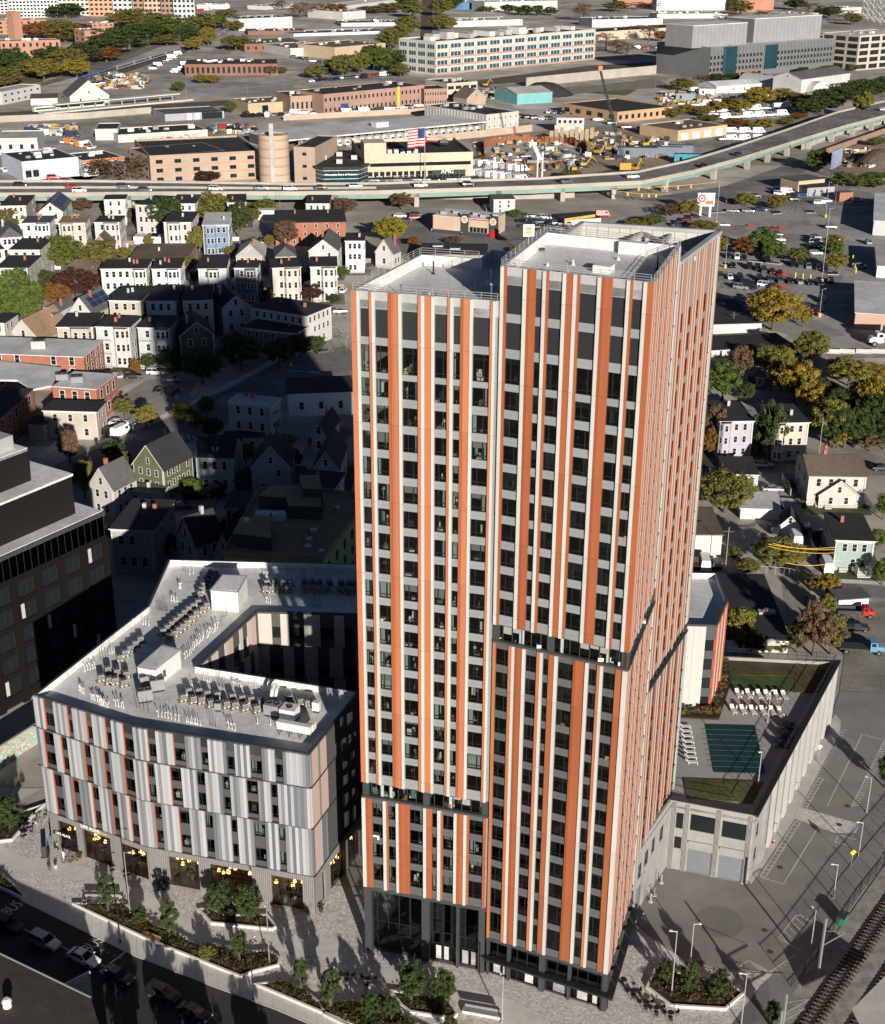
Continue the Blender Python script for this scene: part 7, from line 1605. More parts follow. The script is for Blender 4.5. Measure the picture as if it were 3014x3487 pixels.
lots=[(730,560,320,235,'green','green tree, largest in the store lot'),(605,557,400,220,'orange','rust orange tree in the store lot'),(832,602,425,200,'green','green tree right of the rust one'),(1052,612,485,185,'olive','olive tree alone in the lot middle'),(1350,500,378,150,'yellow','yellow green tree, topmost by the side row'),(1345,560,430,150,'green','green tree, middle by the side row'),(1370,692,525,170,'yellow','yellow tree, lowest by the side row'),(382,532,375,130,'yellow','yellow green tree against the tower top'),(240,345,260,230,'yellow','yellow green tree behind the tower screen'),(605,132,22,150,'yellow','yellow tree on the lot kerb, left'),(863,165,42,130,'yellow','yellow tree on the lot kerb, right'),(105,222,72,160,'yellow','yellow tree left of the store sign'),(-30,215,130,150,'brown','brown scrub tree left of the store sign')]
for x,y,ty,w_,c,lab in lots:tree(q1,x,y,ty,w_,c,lab,'round','trees in the store lot')
for i,(bx,by,ty,lab)in enumerate(((1250,782,210,'tall white light pole in the lot middle'),(1230,1075,855,'white light pole at the striped lot corner'),(425,657,470,'white light pole beside the tower in the lot'),(350,285,-40,'tall white light pole by the store sign'),(1282,225,-40,'tall pole at the lot street'))):
 p=q1(bx,by);k=pxm(p)*q1.s;t=lamp_pole('lot_light_pole',p,0,(by-ty)/(k*.95),lab,m_lgrey,1.2,.5,'light pole');MB().use(mat('pole_base_yellow',(.6,.42,.05),.7,.1)).lathe([(.55,0),(.55,1.3)],12).obj('base',t)
for i,(x,y)in enumerate(((1025,740),(1088,750),(1152,760),(1515,590),(1513,660),(1540,700),(1380,890))):
 p=q1(x,y);tag(MB().use(m_ysign).lathe([(.22,0),(.22,1.9),(.05,2.0)],8).obj('bollard',None,(p.x,p.y,0)),'yellow bollard in the store lot, %s of seven from left'%ORD[[0,1,2,4,5,6,3][i]],'bollard','yellow lot bollards')
for i,(x,y)in enumerate(((935,720),(905,745),(915,845),(860,335),(908,335),(640,318))):
 p=q1(x,y);t=thing('cart_shelter','red cart corral in the store lot, %s of six'%ORD[i],'cart corral',(p.x,p.y,0),.4,'cart corrals');b=MB().use(PAINT['red'])
 for s in (-1,1):b.path([(-2,s*.9,0),(-2,s*.9,1.2),(2,s*.9,1.2),(2,s*.9,0)],.1)
 b.obj('rail_frame',t);MB().use(PAINT['red']).box(-2.1,-2,-.9,.9,1.2,1.9).obj('sign_panel',t)
 # store sign
p=q1(250,222);sg=thing('store_pylon_sign','white store pylon sign with red bullseye and red panel','sign',(p.x,p.y,0),0);zs_=ZH(2300+250/2.508,650+20/2.508,p);k=pxm(p)*2.508;w_=140/k;hh=105/k;z0=zs_-hh
for s in (-.28,.28):MB().use(m_white).box(s*w_-.5,s*w_+.5,-.3,.3,0,z0).obj('leg',sg)
MB().use(m_white).box(-w_/2,w_/2,-.5,.5,z0,zs_).obj('panel',sg);MB().use(m_lgrey).box(-w_/2-.15,w_/2+.15,-.6,.6,zs_,zs_+.3).obj('cap',sg)
def disc(b,c,r0,r1,y,n=24):
 for i in range(n):
  a0,a1=6.2832*i/n,6.2832*(i+1)/n;b.quad((c[0]+r0*math.cos(a0),y,c[1]+r0*math.sin(a0)),(c[0]+r1*math.cos(a0),y,c[1]+r1*math.sin(a0)),(c[0]+r1*math.cos(a1),y,c[1]+r1*math.sin(a1)),(c[0]+r0*math.cos(a1),y,c[1]+r0*math.sin(a1)))
 return b
m_dred=mat('sign_red',(.45,.03,.03),.5,0);cz=(z0+zs_)/2+hh*.12;r_=hh*.3
disc(MB().use(m_dred),(-w_*.25,cz),r_*.62,r_,-.52).obj('bullseye_ring',sg);disc(MB().use(m_dred),(-w_*.25,cz),.01,r_*.3,-.52).obj('bullseye_dot',sg)
text3('letters','TARGET',hh*.15,(-w_*.25,-.53,z0+hh*.14),(R(90),0,0),m_dred,sg);MB().use(mat('sign_orange_red',(.5,.12,.04),.5,.1)).box(-w_*.02,w_*.42,-.56,-.5,z0+hh*.18,z0+hh*.45).obj('red_panel',sg)
# ---------------------------------------------------------------- restaurant and shops behind the tower top
sheet('restaurant_lot',[k1(0,200),k1(200,170),k1(900,200),k1(1000,290),k1(640,380),k1(0,380)],-.015,m_asphalt)
zb=zfrom(k1,535,212,305);rest=house(k1,(203,185),(535,214),(640,180),zb,'flat',(.48,.36,.26),'white',1,0,0,'beige fast food restaurant with dark entrance towers',chim=0,trim=False,cat='restaurant',name='restaurant',over=.1)
W_=(k1(535,214,zb)-k1(203,185,zb)).length
def logo_disc(par,x,y,z,r):
 disc(MB().use(m_white),(x,z),.01,r,y).obj('logo_disc',par)
 b=MB().use(mat('bun_orange',(.65,.28,.06),.5,0));b.add([(x+r*.75*math.cos(a),y-.03,z+r*.2+r*.5*math.sin(a))for a in [math.pi*i/10 for i in range(11)]],[tuple(range(11))]);b.add([(x+r*.75*math.cos(a),y-.03,z-r*.2-r*.4*math.sin(a))for a in [math.pi*i/10 for i in range(11)]],[tuple(reversed(range(11)))]);b.obj('logo_bun',par)
 text3('logo_letters','BURGER\nKING',r*.33,(x,y-.05,z+r*.04),(R(90),0,0),m_dred,par)
for x0,x1 in ((.48,.6),(.95,1.07)):MB().use(m_dgrey).box(W_*x0,W_*x1,-.6,1.5,0,zb+1.6).obj('entrance_tower',rest);logo_disc(rest,W_*(x0+x1)/2,-.65,zb-.4,1.5)
MB().use(PAINT['red']).box(W_*.97,W_*1.05,-.75,-.6,0,3.2).obj('red_door',rest);MB().use(m_dred).box(W_*.61,W_*.94,-.15,0,zb-.4,zb).obj('red_stripe',rest);MB().use(m_dgrey).box(0,W_,-.12,0,0,1.4).obj('plinth',rest)
for i in range(5):MB().use(m_glassd).box(W_*(.62+.06*i),W_*(.67+.06*i),-.1,0,1.5,3.6).obj('window',rest)
for i in range(6):MB().use(m_lgrey).box(W_*.08+i*4.5,W_*.08+i*4.5+2.4,3+(i%2)*3,5+(i%2)*3,zb+.2,zb+1.5).obj('rooftop_unit',rest)
p=k1(730,410);t=thing('restaurant_pole_sign','round cornered burger sign on a tall pole behind the tower roof','sign',(p.x,p.y,0),0);zs_=ZH(1350+740/1.628,620+268/1.628,p);MB().use(m_lgrey).tube((0,0,0),(0,0,zs_-1.5),.2).obj('pole',t);MB().use(m_white).box(-2.2,2.2,-.3,.3,zs_-2.4,zs_+2.4).obj('panel',t);logo_disc(t,0,-.35,zs_,2.0)
house(k1,(865,180),(935,212),(1095,180),zfrom(k1,935,205,225),'flat',Wt,'black',1,1,0,'white shop with long yellow sign band',chim=0,trim=False,cat='shop',name='shop_building');
a,c=k1(930,205,4.2),k1(1100,180,4.2);t=thing('yellow_sign_band','yellow lettered sign board along the white shop','sign',(a.x,a.y-.6,0),ang(a,c));MB().use(mat('faded_yellow_board',(.40,.29,.06),.7,.3,.6)).box(0,(c-a).length,-.2,0,3.3,4.5).obj('board',t)
house(k1,(540,98),(658,96),(650,68),zfrom(k1,658,96,175),'flat',Wt,'grey',3,2,1,'narrow white tower house below the viaduct',chim=0)
house(k1,(130,400),(500,405),(470,345),4.5,'flat',(.3,.28,.26),'black',1,0,0,'black roof with skylights just behind the left tower roof',chim=0,trim=False,cat='building',name='low_building')
zz_=4.7
for i,(x,y)in enumerate(((230,355),(325,370))):p=k1(x,y,zz_);t=thing('roof_skylight','paired pale skylight behind the tower, %s'%('left','right')[i],'skylight',(p.x,p.y,zz_));MB().use(m_lgrey).box(-2,2,-1.5,1.5,0,.5).obj('frame',t);MB().use(m_glassd).box(-1.7,-.1,-1.3,1.3,.5,.55).obj('pane',t);MB().use(m_glassd).box(.1,1.7,-1.3,1.3,.5,.55).obj('pane',t)
for i,(x,y,kind,c,rz)in enumerate(((230,272,'sedan','silver',0),(392,290,'suv','black',.1),(55,222,'sedan','grey',-.3),(105,207,'suv','red',.1),(110,190,'suv','black',0),(20,195,'sedan','white',0),(1148,192,'van','red',.1))):
 car(kind,c,k1(x,y),rz,'%s %s, %s vehicle around the fast food restaurant'%(c,'van' if kind=='van' else 'car',ORD[i]),'cars near the restaurant',1.25)
for i in range(26):
 x,y=690+(i%9)*32+(i//9)*12,195+(i//9)*30+(i%9)*2;c=cq.choice(('black','black','grey','white','silver','dark blue'));car(cq.choice(('sedan','suv')),c,k1(x,y),R(cq.uniform(-40,20)),'%s car packed in the dealer yard, %s of row %s'%(c,ORD[i%9],('one','two','three')[i//9]),'cars packed in the yard by the white shop',1.2)
for x,y,ty,w_,c,lab in ((780//1,0,0,0,'',''),):pass
for f,x,y,ty,w_,c,lab in ((h1,1830,260,150,10,'gold',''),):pass
tree(k1,-40,340,190,170,'gold','gold tree left of the restaurant lot');tree(k1,100,360,300,70,'orange','small orange tree at the restaurant lot edge');tree(k1,315,345,300,90,'brown','brown scrub before the restaurant');tree(k1,655,200,150,60,'green','small green tree beside the white tower house');tree(k1,655,395,355,60,'olive','olive shrub tree by the burger sign pole');tree(k1,30,150,60,110,'brown','brown tree under the viaduct left of the restaurant');tree(k1,1500,190,120,110,'brown','brown tree left of the pylon sign','sparse');tree(k1,1420,245,180,130,'green','green tree behind the tower screen, second');tree(k1,1330,250,205,120,'yellow','yellow green tree behind the tower screen, first')
# ================================================================ elevated highway
ZHW=7.0
U_=[h1(-200,32,ZHW),h1(400,30,ZHW),h1(900,35,ZHW),h1(1500,45,ZHW),f2(500,1125,ZHW),f2(1000,1110,ZHW),f2(1500,1095,ZHW),f2(1791,1075,ZHW),f3(300,1040,ZHW),f3(600,975,ZHW),f3(850,900,ZHW),f3(1200,785,ZHW),f3(1500,680,ZHW),f3(1950,575,ZHW)]
W2=[h1(-200,97,ZHW),h1(400,95,ZHW),h1(900,90,ZHW),h1(1500,90,ZHW),f2(500,1177,ZHW),f2(1000,1162,ZHW),f2(1500,1145,ZHW),f2(1791,1132,ZHW),f3(330,1100,ZHW),f3(640,1035,ZHW),f3(920,958,ZHW),f3(1280,845,ZHW),f3(1560,760,ZHW),f3(1990,650,ZHW)]
hb=MB().use(m_asphalt)
for i in range(len(U_)-1):hb.quad(W2[i],W2[i+1],U_[i+1],U_[i])
struct(hb.obj('highway_deck'))
m_hcon=mat('highway_concrete',(.34,.315,.275),.9,.2,.15,coord='World');m_girder=mat('girder_green',(.17,.26,.22),.6,.2,.3)
def run(name,L0,m_,z0,z1,t,lab,cat,off=0.0):
 o=L0[0];g_=thing(name,lab,cat,(o.x,o.y,0))
 for a,c in zip(L0,L0[1:]):
  n=Vector((-(c-a).y,(c-a).x,0)).normalized()*off;MB().use(m_).obox(((a.x+c.x)/2-o.x+n.x,(a.y+c.y)/2-o.y+n.y),ang(a,c),(c-a).length/2+.3,t,z0,z1).obj('section',g_)
 return g_
run('highway_barrier',U_,m_hcon,ZHW-.6,ZHW+1.1,.35,'far concrete barrier of the elevated highway','barrier')
run('highway_barrier',W2,m_hcon,ZHW-.7,ZHW+1.2,.35,'near concrete barrier of the elevated highway','barrier')
run('highway_girder',W2,m_girder,ZHW-2.6,ZHW-.75,.4,'pale green steel girder under the near highway edge','girder',.6)
mid=[(a+b_)/2 for a,b_ in zip(U_,W2)]
run('highway_median',mid[:5],m_hcon,ZHW,ZHW+1.0,.3,'concrete median barrier on the left highway half','barrier')
lm=MB().use(m_paint)
for fr_ in (.25,.75):
 L0=[a.lerp(b_,fr_)for a,b_ in zip(U_,W2)]
 for a,c in zip(L0,L0[1:]):
  n=max(1,int((c-a).length/12))
  for i in range(n):p=a.lerp(c,(i+.3)/n);lm.obox((p.x,p.y),ang(a,c),2.0,.12,ZHW+.02,ZHW+.03)
struct(lm.obj('highway_markings'))
dk=run('viaduct_soffit',mid,m_hcon,ZHW-.7,ZHW-.06,7,'concrete underside slab of the elevated highway','bridge')
# wall under the left part, piers under the rest
wl=[h1(-200,135),h1(500,132),h1(1100,135),h1(1791,142),k1(600,128),k1(1000,118)]
wr=thing('viaduct_wall','grey concrete wall behind the viaduct piers','wall',(wl[3].x,wl[3].y,0))
for a,c in zip(wl[2:],wl[3:]):MB().use(m_hcon).obox(((a.x+c.x)/2-wl[3].x,(a.y+c.y)/2+14-wl[3].y),ang(a,c),(c-a).length/2,.4,0,5.2).obj('section',wr)
prs=[]
for i,(a,c)in enumerate(zip(W2,W2[1:])):
 n=max(1,int((c-a).length/26))
 for k in range(n):
  p=a.lerp(c,(k+.5)/n);an=ang(a,c)
  if p.x<-215:continue
  t=thing('viaduct_pier','concrete viaduct pier, %s from the left'%(ORD[len(prs)]if len(prs)<28 else 'far'),'pier',(p.x,p.y,0),an,'viaduct piers');prs.append(t)
  MB().use(m_hcon).box(-1.1,1.1,.5,3.0,0,ZHW-2.7).obj('column',t);MB().use(m_hcon).box(-1.1,1.1,11,13.5,0,ZHW-2.7).obj('column',t);MB().use(m_hcon).box(-1.3,1.3,.2,14.5,ZHW-2.7,ZHW-.8).obj('cap_beam',t)
for i,(f,x,y,kind,c,lab)in enumerate(((h1,105,55,'suv','black','black car at the left end of the highway'),(h1,368,62,'sedan','red','red car on the highway'),(h1,405,82,'suv','white','white car next to the red one on the highway'),(h1,628,60,'suv','grey','grey car on the far highway lane'),(h1,738,80,'suv','grey','dark car on the near highway lane'),(h1,1098,72,'suv','white','white car on the highway above the olive tree'),(h1,1330,70,'suv','silver','silver car on the highway near the garage tower'),(h1,1475,72,'suv','white','white car on the highway at the glass showroom'),(h1,1630,66,'sedan','black','black car on the highway at the glass showroom'),(f2,380,1148,'suv','white','white car on the highway before the beige dealership'),(f2,775,1140,'suv','white','white car on the highway beneath the flag'),(f2,1068,1135,'suv','black','black car on the highway below the parked vans'),(f2,1665,1118,'suv','grey','grey car on the highway before the excavation'),(f3,272,1072,'suv','white','white car on the highway bend'),(f3,700,1005,'sedan','black','black car climbing the highway bend'),(f3,905,935,'sedan','dark blue','dark blue car further up the highway bend'),(f3,1690,660,'suv','grey','grey car at the right end of the highway'),(f3,1780,665,'suv','white','white car at the right photo edge on the highway'))):
 p=f(x,y,ZHW+.02);j=min(range(len(mid)-1),key=lambda j:((mid[j]+mid[j+1])/2-p).length);car(kind,c,p,ang(mid[j],mid[j+1]),lab,'cars on the highway',1.4,ZHW+.03)
 # ground roads beside the ramp and crossing
sheet('ramp_road',[f3(820,1120),f3(1200,990),f3(1500,880),f3(1900,700),f3(1900,760),f3(1500,950),f3(1250,1060),f3(1000,1180),f3(600,1236),f3(300,1200)],-.03,m_asphalt)
sheet('far_road',[f3(0,640),f3(150,720),f3(450,800),f3(620,880),f3(830,900),f3(600,980),f3(500,950),f3(300,860),f3(0,740)],-.03,m_lotasph)
run('ramp_wall',[f3(1290,900),f3(1500,815),f3(1950,700)],m_hcon,0,5.5,.4,'concrete retaining wall of the ramp','wall');run('ramp_parapet',[f3(1440,925),f3(1791,800),f3(1950,740)],mat('brown_parapet',(.26,.17,.12),.9,.2),0,3.2,.4,'brown parapet along the lower ramp','wall')
# ================================================================ distant industry and offices
wu=MB().use(m_dgrey);wu.box(-.5,-.46,-.05,0,0,1).box(.46,.5,-.05,0,0,1).box(-.46,.46,-.05,0,0,.05).box(-.46,.46,-.05,0,.95,1).box(-.02,.02,-.05,0,.05,.95);wu.use(m_glassd).box(-.46,.46,-.02,0,.05,.95);FW=wu.mesh('window')
wu=MB().use(m_white);wu.box(-.5,-.46,-.05,0,0,1).box(.46,.5,-.05,0,0,1).box(-.18,-.15,-.05,0,0,1).box(.15,.18,-.05,0,0,1);wu.use(mat('blue_glass',(.03,.08,.11),.08,.5,.35,spec=.6)).box(-.46,.46,-.02,0,.0,1);BW=wu.mesh('window')
m_gar=MB().use(m_white).box(-.5,.5,-.06,0,0,1).mesh('loading_door')
fq=random.Random(61)
def fb(f,FL,FR,dep,zb_or,wc,rc,rows,cols,lab,left=None,wf=(.6,.5),win=None,units=3,name='warehouse',cat='building',par=.5,zoff=0.0):
 """box building: front eave pixels FL, FR; zb_or = base row of the FR corner (or height if < 0)"""
 z=-zb_or if zb_or<0 else zfrom(f,FL[0],FL[1],zb_or)
 a_,b_=f(*FL,z),f(*FR,z);an=ang(a_,b_);w_=(b_-a_).length;d_=dep
 t=thing(name,lab,cat,(a_.x,a_.y,0),an)
 wm=wc if hasattr(wc,'name')else mat('facade_%s'%'_'.join('%02d'%round(v*100)for v in wc),wc,.85,.15,.3)
 MB().use(wm).box(0,w_,0,d_,-.1,z-.01).obj('wall',t)
 r=MB().use(m_shing[rc]).box(.4,w_-.4,.4,d_-.4,z-.2,z+.05).obj('roof',t)
 pp=MB().use(wm).box(-.05,w_+.05,-.05,.4,z,z+par).box(-.05,w_+.05,d_-.4,d_+.05,z,z+par).box(-.05,.4,.41,d_-.41,z,z+par).box(w_-.4,w_+.05,.41,d_-.41,z,z+par).obj('parapet',t)
 if rows and cols:
  fh=z/rows
  for k in range(rows):
   for i in range(cols):mobj('window',win or FW,t,(w_*(i+.5)/cols,-.01,fh*k+fh*(1-wf[1])*.5),0,(w_/cols*wf[0],1,fh*wf[1]))
 if left:
  fh=z/left[0]
  for k in range(left[0]):
   for i in range(left[1]):mobj('window',win or FW,t,(-.01,d_*(1-(i+.5)/left[1]),fh*k+fh*(1-wf[1])*.5),-math.pi/2,(d_/left[1]*wf[0],1,fh*wf[1]))
 for i in range(units*2+(3 if units else 0)):x,y,s=fq.uniform(.1,.9)*w_,fq.uniform(.25,.85)*d_,fq.uniform(.5,2.0);MB().use(fq.choice((m_lgrey,m_mgrey,m_white))).box(x-s,x+s,y-s*.6,y+s*.6,z+.05,z+.05+s).obj('rooftop_unit',t)
 return t,w_,d_,z
def doors(t,w_,n,h=4.0,x0=.1,x1=.9):
 for i in range(n):mobj('loading_door',m_gar,t,(w_*lerp(x0,x1,(i+.5)/n),-.02,.1),0,(w_*(x1-x0)/n*.6,1,h))
tanw,whw,gyw,brw,crw=(.35,.265,.20),(.47,.465,.445),(.30,.31,.32),(.20,.10,.072),(.40,.35,.29)
t,w_,d_,z=fb(f1,(720,828),(1265,795),28,870,(.60,.52,.44),'black',0,0,'cream self storage hall with lettered front');text3('wall_letters','SELF - STORAGE   ROOMS',3.2,(w_*.55,-.1,z-2.6),(R(90),0,0),m_brick,t);MB().use(m_dred).box(0,w_,-.06,0,z-5.2,z-4.8).obj('red_stripe',t)
fb(f1,(578,792),(718,790),26,855,whw,'black',0,0,'white box end of the self storage hall',left=(1,1),units=0)
tg,wg,dg2,zg=fb(f1,(912,962),(1582,930),55,1125,tanw,'black',3,6,'tan four level parking garage with dark openings',wf=(.36,.44),units=0,name='parking_garage',par=1.0);
for k in range(4):MB().use((mat('tan_band',(.36,.25,.18),.85,.1))).box(0,wg,-.06,0,zg*(k+.18)/3-1,zg*(k+.18)/3).obj('band',tg)
fb(f1,(786,908),(910,960),40,1060,tanw,'black',3,3,'angled left flank of the tan parking garage',wf=(.4,.3),units=1,name='parking_garage')
p=f1(1668,1130);rt=90/1.791/(pxm(p));zt_=ZH((1668)/1.791,830/1.791,p);t=thing('stair_tower','round tan stair tower of the parking garage','tower',(p.x,p.y+rt,0))
MB().use(strip_mat('tan_ring',(.42,.31,.225),(.33,.235,.17),4.2,2,.85,.25)).lathe([(rt,0),(rt,zt_),(rt*.9,zt_),(rt*.9,zt_-.6)],28).obj('drum',t);MB().use(m_shing['pale']).box(-rt*.14,rt*.14,-rt-.3,-rt+1,0,zt_+6).obj('glass_spine',t)
fb(f2,(0,900),(128,905),40,1122,tanw,'black',3,1,'right wing of the tan garage beside the showroom',wf=(.2,.25),units=0,name='parking_garage')
t,w_,d_,z=fb(f1,(132,992),(476,962),34,1105,(.48,.53,.58),'black',0,0,'pale blue grey repair shop with black roof',units=4);doors(t,w_,3,4.5,.55,.98)
for i in range(2):mobj('window',FW,t,(w_*(.1+.13*i),-.02,1.5),0,(3,1,3.5))
t,w_,d_,z=fb(f1,(506,985),(760,960),26,1080,whw,'black',0,0,'white storage shop with orange stripe',units=1);MB().use(PAINT['orange']).box(0,w_,-.08,0,z-.7,z+.4).obj('orange_stripe',t);MB().use(m_glassd).box(w_*.35,w_*.62,-.04,0,0,5.5).obj('dark_opening',t);text3('wall_letters','SELF STORAGE',2.0,(w_*.4,-.1,z-2.2),(R(90),0,0),m_brick,t)
fb(f1,(-40,850),(226,846),30,945,whw,'pale',1,4,'white hall with pale roof at the left edge',wf=(.3,.3),units=0)
t,w_,d_,z=fb(f1,(1006,702),(1366,682),30,740,gyw,'grey',0,0,'grey metal shed with open bays',units=0);doors(t,w_,2,4,.35,.6);MB().use(m_glassd).box(w_*.62,w_*.97,-.05,0,0,5).obj('open_bay',t)
fb(f1,(1126,396),(1692,392),45,462,brw,'black',1,18,'low brick office with dark roof and rooftop units',wf=(.5,.6),units=7)
t,w_,d_,z=fb(f1,(1512,636),(1756,622),30,695,(.40,.32,.20),'brown',0,0,'yellow brown garage building with arched door',units=2);MB().use(m_glassd).box(w_*.35,w_*.5,-.05,0,0,5).obj('open_bay',t)
fb(f1,(1455,118),(1782,104),40,188,whw,'blue',0,0,'white warehouse with blue grey roof near the top',units=2);fb(f1,(1512,192),(1860,188),35,212,brw,'blue',0,0,'brick warehouse with skylight roof near the top',units=4);fb(f1,(1490,272),(1860,262),60,318,brw,'brown',1,8,'brick and white warehouse with tan roof',wf=(.3,.4),units=4)
fb(f1,(0,255),(366,245),18,395,(.36,.19,.13),'brown',3,9,'brick apartment block at the left edge above the trees',wf=(.35,.5),units=1,name='brick_apartments');fb(f1,(-20,128),(278,120),20,210,(.36,.19,.13),'brown',3,7,'rear brick apartment block at the left edge',wf=(.35,.5),units=1,name='brick_apartments');fb(f1,(515,190),(640,185),30,300,(.36,.19,.13),'brown',3,0,'narrow brick apartment block between the far trees',left=(3,2),wf=(.3,.4),units=1,name='brick_apartments');fb(f1,(560,145),(695,140),20,190,(.36,.19,.13),'brown',2,4,'rear wing of the narrow brick apartments',wf=(.3,.4),units=1,name='brick_apartments');fb(f1,(75,75),(125,72),10,-36,(.36,.19,.13),'brown',0,0,'brick stair head above the rear apartments',units=0,name='brick_apartments')
fb(f1,(42,-60),(342,-62),20,108,(.56,.60,.56),'pale',8,14,'pale green gridded apartment tower at the top left',wf=(.7,.55),units=0,name='apartment_tower_far');fb(f1,(-60,-60),(38,-60),20,85,(.5,.5,.48),'pale',8,4,'grey apartment tower cut by the top left corner',wf=(.7,.55),units=0,name='apartment_tower_far')
for i,(x0,x1,c)in enumerate(((345,535,(.52,.46,.40)),(535,680,(.50,.26,.16)),(680,800,(.50,.50,.50)),(800,870,(.28,.18,.12)),(870,975,(.46,.30,.24)),(975,1050,(.26,.17,.12)),(1050,1180,(.46,.46,.46)))):
 fb(f1,(x0,-70),(x1,-70),25,95+i*3,c,'pale',6,max(2,(x1-x0)//25),'%s mid rise block in the top row, %s from left'%(('beige','orange','grey','dark brown','rose','umber','pale grey')[i],ORD[i]),wf=(.6,.5),units=0,name='mid_rise_block')
fb(f1,(10,565),(246,520),16,640,whw,'pale',2,6,'white shed with pale roof beside the railway',wf=(.3,.3),units=0);house(f1,(425,590),(665,580),(600,545),5,'gf',Wt,'grey',1,2,0,'white gabled depot shed near the station',chim=0,trim=False,cat='shed',name='shed');house(f1,(185,602),(350,598),(345,570),4.5,'flat',(.5,.5,.48),'brown',1,0,0,'low shed with brown roof near the station',chim=0,trim=False,cat='shed',name='shed')
# station canopy and trains
a,c=f1(330,640,5),f1(1085,572,5);an=ang(a,c);L=(c-a).length;t=thing('station_canopy','long white station canopy over the platform','canopy',(a.x,a.y,0),an);MB().use(m_white).box(0,L,-3,3,5,5.5).obj('roof',t);MB().use(m_concrete).box(-10,L+10,-4,4,0,1).obj('platform',t)
for i in range(10):MB().use(m_lgrey).box(L*i/9.5,L*i/9.5+.6,-.3,.3,1,5).obj('column',t)
def trn(f,x0,y0,x1,y1,n,mats_,lab,h=4.0):
 a,c=f(x0,y0),f(x1,y1)
 for i in range(n):
  p0,p1=a.lerp(c,i/n),a.lerp(c,(i+1)/n);L=(p1-p0).length-.8;t=thing('train_car',lab%ORD[i],'train car',(p0.x,p0.y,0),ang(p0,p1),'train cars');m_=mats_[min(i,len(mats_)-1)]
  b=MB().use(m_);b.box(0,L,-1.5,1.5,.9,h-.5);b.prism([(0,-1.2),(L,-1.2),(L,1.2),(0,1.2)],h-.5,h);b.obj('body',t);MB().use(m_glassd).box(L*.06,L*.94,-1.52,1.52,2.0,2.9).obj('window_band',t);MB().use(m_tyre).box(L*.1,L*.25,-1.2,1.2,0,.9).obj('bogie',t);MB().use(m_tyre).box(L*.75,L*.9,-1.2,1.2,0,.9).obj('bogie',t)
trn(f1,470,505,1090,315,6,[mat('train_blue',(.10,.18,.30),.4,.1),mat('train_blue2',(.14,.17,.26),.4,.1),m_lgrey],'silver passenger train car, %s from the blue engine');trn(f1,1285,250,1400,185,3,[m_lgrey],'silver train car behind the far trees, %s from front');trn(f1,205,690,640,650,3,[mat('tram_white_green',(.45,.5,.44),.4,.2,1)],'white and green tram car at the station, %s from left')
run('rail_viaduct_wall',[f1(-100,750),f1(500,725),f1(920,690)],m_hcon,0,4,.5,'long pale wall below the station tracks','wall')
sheet('station_trackbed',[f1(-100,740),f1(920,680),f1(1400,640),f1(1400,610),f1(900,640),f1(-100,690)],.02,mat('trackbed_brown',(.10,.08,.065),.95,.3,.4,coord='World'))
sheet('rail_trackbed',[f1(430,520),f1(1120,300),f1(1420,160),f1(1440,165),f1(1130,320),f1(480,540)],.0,MATS['trackbed_brown']);sheet('rail_side_road',[f1(240,530),f1(640,420),f1(990,280),f1(980,262),f1(600,390),f1(220,515)],.01,m_asphalt);sheet('far_parking',[f1(760,430),f1(1080,320),f1(1140,390),f1(1100,470),f1(900,450)],-.01,m_lotasph);sheet('far_side_street',[f1(1250,330),f1(1480,205),f1(1540,205),f1(1400,330)],-.01,m_lotasph);sheet('rail_yard_road',[f1(1040,480),f1(1791,520),f1(1791,570),f1(1400,590),f1(1080,540)],-.01,m_lotasph);sheet('depot_yard',[f1(230,760),f1(480,760),f1(600,870),f1(420,930),f1(230,870)],-.01,m_lotasph);sheet('shop_yard',[f1(-80,1000),f1(120,1100),f1(620,1110),f1(640,1060),f1(480,1120),f1(-80,1120)],-.01,m_lotasph)
# row two: offices and depots in the middle
m_offw=mat('office_white',(.46,.435,.395),.8,.1,.3)
to,wo_,do_,zo=fb(f2,(866,262),(1842,186),45,458,m_offw,'black',4,13,'long white and brick office with blue glass near the top',left=(4,4),wf=(.82,.52),win=BW,units=0,name='office_building',par=1.2)
for k in range(3):MB().use(mat('rose_brick',(.36,.24,.19),.9,.15)).box(-.02,wo_,-.04,0,zo*k/4,zo*k/4+zo*.06).obj('brick_band',to)
for i in range(14):MB().use(MATS['rose_brick']).box(wo_*i/13-.5,wo_*i/13+.5,-.06,0,0,zo*.72).obj('brick_pier',to)
for i in range(16):x=wo_*(.03+.06*i);s=fq.uniform(3,6);MB().use(m_shing['pale']if i%3 else m_white).box(x,x+s*1.6,12+fq.uniform(0,16),20+fq.uniform(0,16),zo,zo+s).obj('rooftop_unit',to)
t,w_,d_,z=fb(f2,(182,580),(797,522),32,705,(.30,.19,.15),'black',2,24,'long two storey brick factory with arched blue door',wf=(.38,.36),units=3,name='brick_factory');MB().use(PAINT['blue']).box(w_*.16,w_*.23,-.12,0,0,6.5).obj('blue_door',t);MB().use(m_ysign).box(w_*.72,w_*.735,-.8,0,0,z+1).obj('yellow_stair',t)
fb(f2,(-20,592),(178,582),30,700,(.34,.24,.17),'black',1,7,'lower brown end of the brick factory',wf=(.4,.4),units=1,name='brick_factory');t,w_,d_,z=fb(f2,(936,512),(1121,500),30,612,(.46,.40,.32),'black',2,4,'tan concrete building with large upper windows',wf=(.75,.4),units=2);fb(f2,(797,548),(934,543),22,650,(.30,.19,.15),'black',2,9,'recessed brick link of the factory',wf=(.4,.34),units=0,name='brick_factory')
